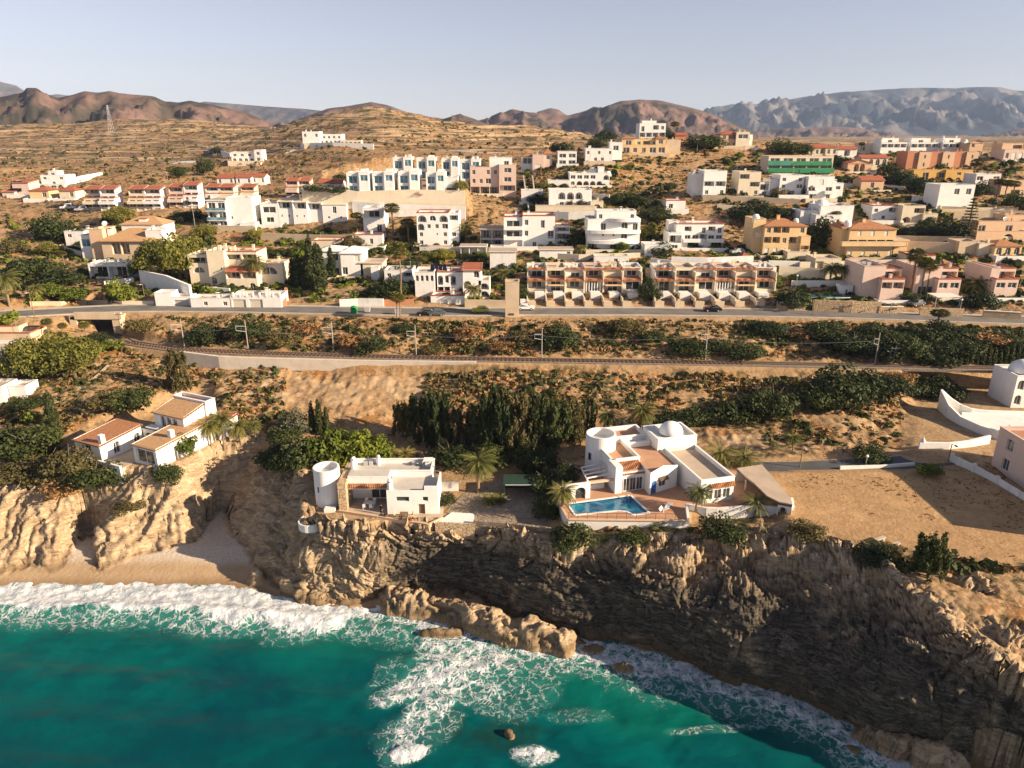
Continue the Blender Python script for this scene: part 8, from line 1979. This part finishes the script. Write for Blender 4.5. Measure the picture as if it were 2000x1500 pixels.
for px, py, hp, ar, l in ((285, 596, 40, 'lamp', 'wooden lamp pole at the road bend beside the yellow-green tree'), (68, 622, 50, 'lamp', 'dark lamp post beside the road at the far left'), (240, 665, 54, 'cross', 'wooden utility pole beside the bridge abutment'), (1587, 616, 30, 'cross', 'dark wooden pole in front of the tall stone wall, first'), (1661, 612, 20, 'cross', 'short dark pole in front of the tall stone wall, second'), (1738, 614, 22, 'lamp', 'street lamp by the clipped low hedge'), (1872, 618, 30, 'globe', 'globe street lamp right of the car shelter'), (1553, 572, 32, 'globe', 'white globe lamp left of the garden pool'), (610, 398, 26, 'lamp', 'thin lamp post on the big cream wall'), (1150, 330, 22, 'lamp', 'lamp post above the arched house with dome'), (1361, 300, 28, 'cross', 'pale utility pole on the hilltop slope'), (1452, 308, 22, 'cross', 'pale utility pole below the peach villa'), (327, 350, 12, 'lamp', 'white lamp post above the townhouses'), (54, 458, 22, 'cross', 'pale pole at the left street'), (1562, 915, 40, 'lamp', 'thin dark lamp post by the lane left of the field'), (1690, 912, 18, 'globe', 'short lamp on the lane bank'), (1851, 905, 34, 'lamp', 'dark lamp post at the end of the white fence wall'), (1735, 426, 24, 'lamp', 'lamp post above the beige villa garden'), (957, 468, 40, 'cross', 'utility pole left of the three-storey apartments'), (382, 450, 50, 'cross', 'tall pale pole left of the white cube house')):
    pole('street_lamp' if ar in ('lamp', 'globe') else 'utility_pole', px, py, hp, l, ar, .10, 'woodpole' if 'wooden' in l or 'dark' in l else 'polegrey', None, 'street lamp' if ar in ('lamp', 'globe') else 'pole')
# overhead wire
pts = [G(px, py) for px, py in ((361, 682), (485, 684), (652, 690), (813, 695), (1058, 700), (1377, 703), (1708, 712))]
we = empty('overhead_wire', pts[0], 'thin overhead wire strung between the railway poles', 'wire'); b = MB()
for i in range(len(pts) - 1):
    for k in range(8):
        A = pts[i].lerp(pts[i + 1], k / 8) - pts[0]; B_ = pts[i].lerp(pts[i + 1], (k + 1) / 8) - pts[0]; s0, s1 = (-.9 * sin(pi * k / 8), -.9 * sin(pi * (k + 1) / 8))
        b.beam((A.x - 1.6, A.y - 1.4, A.z + 5.4 + s0), (B_.x - 1.6, B_.y - 1.4, B_.z + 5.4 + s1), .02)
b.build('wire', 'metal', we)
# lattice pylon on the left ridge
pp = at_y(215, 240, 800); pp.z = float(land(np.array([pp.x]), np.array([800.]))[0][0]); e = empty('lattice_pylon', pp, 'lattice power pylon on the left ridge', 'pylon'); b = MB(); Hh = at_y(215, 205, 800).z - pp.z
for sx, sy in ((-1, -1), (1, -1), (1, 1), (-1, 1)): b.beam((sx * 2.2, sy * 2.2, -2), (sx * .4, sy * .4, Hh), .16)
for k in range(5):
    z = Hh * k / 5; w = 2.2 - 1.8 * k / 5; w2 = 2.2 - 1.8 * (k + 1) / 5; z2 = Hh * (k + 1) / 5; b.beam((-w, -w, z), (w2, -w2, z2), .1); b.beam((w, -w, z), (-w2, -w2, z2), .1)
b.build('mast', 'metal', e); b = MB()
for z in (.75, .9): b.beam((-4, 0, Hh * z), (4, 0, Hh * z), .18)
b.build('crossarm', 'metal', e)
# satellite dishes
def dish(px, py, r, label, Y=None):
    p = at_y(px, py, Y); e = empty('satellite_dish', p, label, 'satellite dish', None, 0); b = MB(); n = 6
    b.lathe([(r * k / n + .01, .35 * r * (k / n) ** 2) for k in range(n + 1)], 0, 0, 20); o = b.build('reflector', 'white_clean', e, True); o.rotation_euler = (radians(55), 0, radians(15))
    b = MB(); b.tube([(0, 0, -r * 2.2), (0, .15, 0)], .06, 6); b.build('mast', 'metal', e)
    b = MB(); b.beam((0, 0, 0), (.2, -r * .8, r * .35), .05); b.build('feed_arm', 'metal', e)
dish(205, 437, .75, 'white satellite dish on the roof of the tan-roofed villa', G(258, 508).y + 3)
dish(1415, 517, 1.2, 'large white satellite dish behind the second terraced row', G(1400, 600).y + 20)
dish(1963, 430, .9, 'satellite dish on the peach stepped house', G(1957, 466).y + 3)
# ------------------------------------------------------------------ terrace furniture
def lounger(pos, rz, label, grp, back=.55):
    e = empty('sun_lounger', pos, label, 'sun lounger', grp, rz)
    b = MB(); b.box(-.33, .33, -.95, .35, .28, .36); b.build('seat', 'white_clean', e)
    b = MB(); b.beam((0, .35, .32), (0, .35 + .75 * cos(back), .32 + .75 * sin(back)), .66, .07, up=(1, 0, 0)); o = b.build('backrest', 'white_clean', e)
    for x in (-.28, .28):
        for y in (-.85, .3): b = MB(); b.box(x - .03, x + .03, y - .03, y + .03, 0, .28); b.build('leg', 'white_clean', e)
for i, (x, y, l) in enumerate(((9.2, 95.4, 'white sun lounger, first of three by the arcade'), (10.2, 95.6, 'white sun lounger, second of three by the arcade'), (11.1, 95.8, 'white sun lounger, third of three by the arcade'))): lounger((x, y, ZT + .07), -.25, l, 'loungers by the pool')
lounger((21.6, 90.6, ZT + .07), 2.2, 'white sun lounger with raised back right of the pool', 'loungers by the pool', .9); lounger((22.4, 91.6, ZT + .07), 2.5, 'white sun lounger beside the one with raised back', 'loungers by the pool', .6)
def table(pos, r, label, mat='white_clean', rz=0):
    e = empty('garden_table', pos, label, 'table', None, rz); b = MB(); b.box(-r * 1.5, r * 1.5, -r, r, .68, .75); b.build('table_top', mat, e)
    for x in (-1, 1):
        for y in (-1, 1): b = MB(); b.box(x * r * 1.35 - .04, x * r * 1.35 + .04, y * r * .85 - .04, y * r * .85 + .04, 0, .68); b.build('leg', mat, e)
def chair(pos, rz, label, grp, mat='white_clean'):
    e = empty('garden_chair', pos, label, 'chair', grp, rz); b = MB(); b.box(-.24, .24, -.24, .24, .40, .46); b.build('seat', mat, e); b = MB(); b.box(-.24, .24, .2, .25, .46, .95); b.build('backrest', mat, e)
    for x in (-.2, .2):
        for y in (-.2, .2): b = MB(); b.box(x - .025, x + .025, y - .025, y + .025, 0, .4); b.build('leg', mat, e)
z2 = 11.68
table((-21.6, 96.6, z2), .55, 'white dining table under the tiled canopy of the cliff villa')
for i, (x, y, r_, l) in enumerate(((-22.2, 95.8, pi, 'white chair at the dining table, near side, one of a pair by the pillar'), (-21.2, 95.7, pi, 'white chair at the dining table, near side, away from the pillar'), (-22.2, 97.4, 0, 'white chair at the dining table, far side by the pillar'), (-21.0, 97.4, 0, 'white chair at the dining table, far side by the glass door'))): chair((x, y, z2), r_, l, 'dining chairs under the canopy')
table((-15.9, 93.3, z2), .4, 'brown wooden table in front of the white wall of the cliff villa', 'woodpole')
for i, (x, r_, l) in enumerate(((-17.1, 1.2, 'wooden chair left of the brown table'), (-14.8, -1.2, 'wooden chair right of the brown table'))): chair((x, 93.3, z2), r_, l, 'chairs at the brown table', 'awning')
for i, (x, y, l) in enumerate(((-18.6, 93.2, 'dark round pot on the terrace edge beside the white wall corner'), (-16.3, 92.5, 'terracotta pot in the middle of the cliff terrace wall'), (-14.6, 92.0, 'terracotta pot at the end of the cliff terrace wall'))):
    e = empty('flower_pot', (x, y, z2 + .1), l, 'pot', 'pots along the cliff terrace'); b = MB(); b.lathe([(.01, 0), (.22, 0), (.32, .5), (.36, .52), (.3, .52), (.28, .42), (.01, .42)], 0, 0, 16); b.build('pot', 'frame_dark' if i == 0 else 'tile', e); b = MB()
    for k in range(14): a = k * 2.4; b.poly([(0, 0, .42), (cos(a) * .1, sin(a) * .1, .6), (cos(a) * .3, sin(a) * .3, .75 + .1 * sin(k))])
    b.build('plant', 'leaf_dark', e)
# benches on the field
for px, py, l in ((1718, 1058, 'pale stone bench on the bare field, left one'), (1746, 1070, 'pale stone bench on the bare field, near the dark shrub')):
    p = at_z(px, py, 15.0); e = empty('stone_bench', p, l, 'bench', 'stone benches on the field', .5); b = MB(); b.box(-.9, .9, -.25, .25, .45, .57); b.build('seat', 'concrete', e)
    for x in (-.55, .55): b = MB(); b.box(x - .12, x + .12, -.2, .2, -.3, .45); b.build('support', 'concrete', e)
# person on the cliff terrace, in dark clothes
paint('skin', (0.45, 0.28, 0.19), .05); paint('cloth_black', (0.014, 0.014, 0.016), .1); paint('hair', (0.03, 0.02, 0.015), .1)
def person(pos, rz, label):
    e = empty('person', pos, label, 'person', None, rz)
    J = {'pel': (0, 0, .95), 'spn': (0, .01, 1.15), 'chs': (0, 0, 1.36), 'nek': (0, 0, 1.49), 'hed': (0, -.02, 1.60), 'top': (0, -.01, 1.72)}
    V_ = [J['pel'], J['spn'], J['chs'], J['nek'], J['hed'], J['top']]; E = [(0, 1), (1, 2), (2, 3), (3, 4), (4, 5)]; Rr = [.145, .13, .16, .058, .095, .05]
    for s_ in (-1, 1):
        i = len(V_); V_ += [(s_ * .18, 0, 1.42), (s_ * .24, -.02, 1.16), (s_ * .22, -.14, .95), (s_ * .20, -.2, .88)]; Rr += [.06, .048, .036, .032]; E += [(2, i), (i, i + 1), (i + 1, i + 2), (i + 2, i + 3)]
        for f in range(4):
            k = len(V_); V_ += [(s_ * (.175 + .018 * f), -.25, .835 - .006 * f), (s_ * (.175 + .018 * f), -.27, .79)]; Rr += [.010, .008]; E += [(i + 3, k), (k, k + 1)]
        k = len(V_); V_ += [(s_ * .165, -.23, .87)]; Rr += [.011]; E += [(i + 3, k)]
        i = len(V_); V_ += [(s_ * .10, 0, .88), (s_ * .11, -.02, .48), (s_ * .11, .03, .09), (s_ * .12, -.14, .04)]; Rr += [.095, .065, .045, .04]; E += [(0, i), (i, i + 1), (i + 1, i + 2), (i + 2, i + 3)]
    me = bpy.data.meshes.new('body'); me.from_pydata(V_, E, []); o = bpy.data.objects.new('body', me); link(o, e)
    sk = o.modifiers.new('Skin', 'SKIN'); o.modifiers.new('Sub', 'SUBSURF').levels = 1; o.modifiers['Sub'].render_levels = 2
    if not me.skin_vertices: pass
    for i, r_ in enumerate(Rr): me.skin_vertices[0].data[i].radius = (r_, r_ * (.75 if i in (1, 2) else 1))
    me.skin_vertices[0].data[0].use_root = True
    t = NT('person_body'); sep = t.new('ShaderNodeSeparateXYZ'); tc = t.new('ShaderNodeTexCoord'); t.link(tc.outputs['Object'], sep.inputs[0])
    up = t.math('GREATER_THAN', sep.outputs['Z'], 1.47); lo = t.math('LESS_THAN', sep.outputs['Z'], .93); ar = t.math('GREATER_THAN', t.math('ABSOLUTE', sep.outputs['X']), .17)
    MATS['person'] = t.done(t.mix(t.math('MAXIMUM', up, t.math('MULTIPLY', lo, ar)), (0.014, 0.014, 0.016), (0.45, 0.28, 0.19)), .8); me.materials.append(M('person'))
    b = MB(); b.lathe([(.105 * cos(pi / 2 * k / 6), 1.62 + .115 * sin(pi / 2 * k / 6)) for k in range(7)], 0, .015, 14); b.build('hair', 'hair', e, True)
person((-19.4, 94.2, z2), 2.6, 'person in black clothes standing on the terrace of the cliff villa')
# low car shelter behind the stone wall
p = G(1840, 596); e = empty('car_shelter', p, 'flat pale car shelter behind the stone wall', 'shelter'); b = MB(); b.box(-3, 3, -2.2, 2.2, 2.3, 2.45); b.build('roof', 'shutter', e)
for x, y in ((-2.9, -2), (2.9, -2), (-2.9, 2), (2.9, 2)): b = MB(); b.box(x - .06, x + .06, y - .06, y + .06, -.8, 2.3); b.build('post', 'metal', e)
p = G(1578, 607); e = empty('metal_gate', p, 'dark metal gate in the stone wall by the road', 'gate'); b = MB()
for k in range(9): b = MB(); b.box(-1.5 + k * .36, -1.42 + k * .36, -.05, .05, 0, 2.2); b.build('bar', 'frame_dark', e)
b = MB(); b.box(-1.6, 1.6, .06, .1, 0, 2.1); b.build('panel', 'car_grey', e)
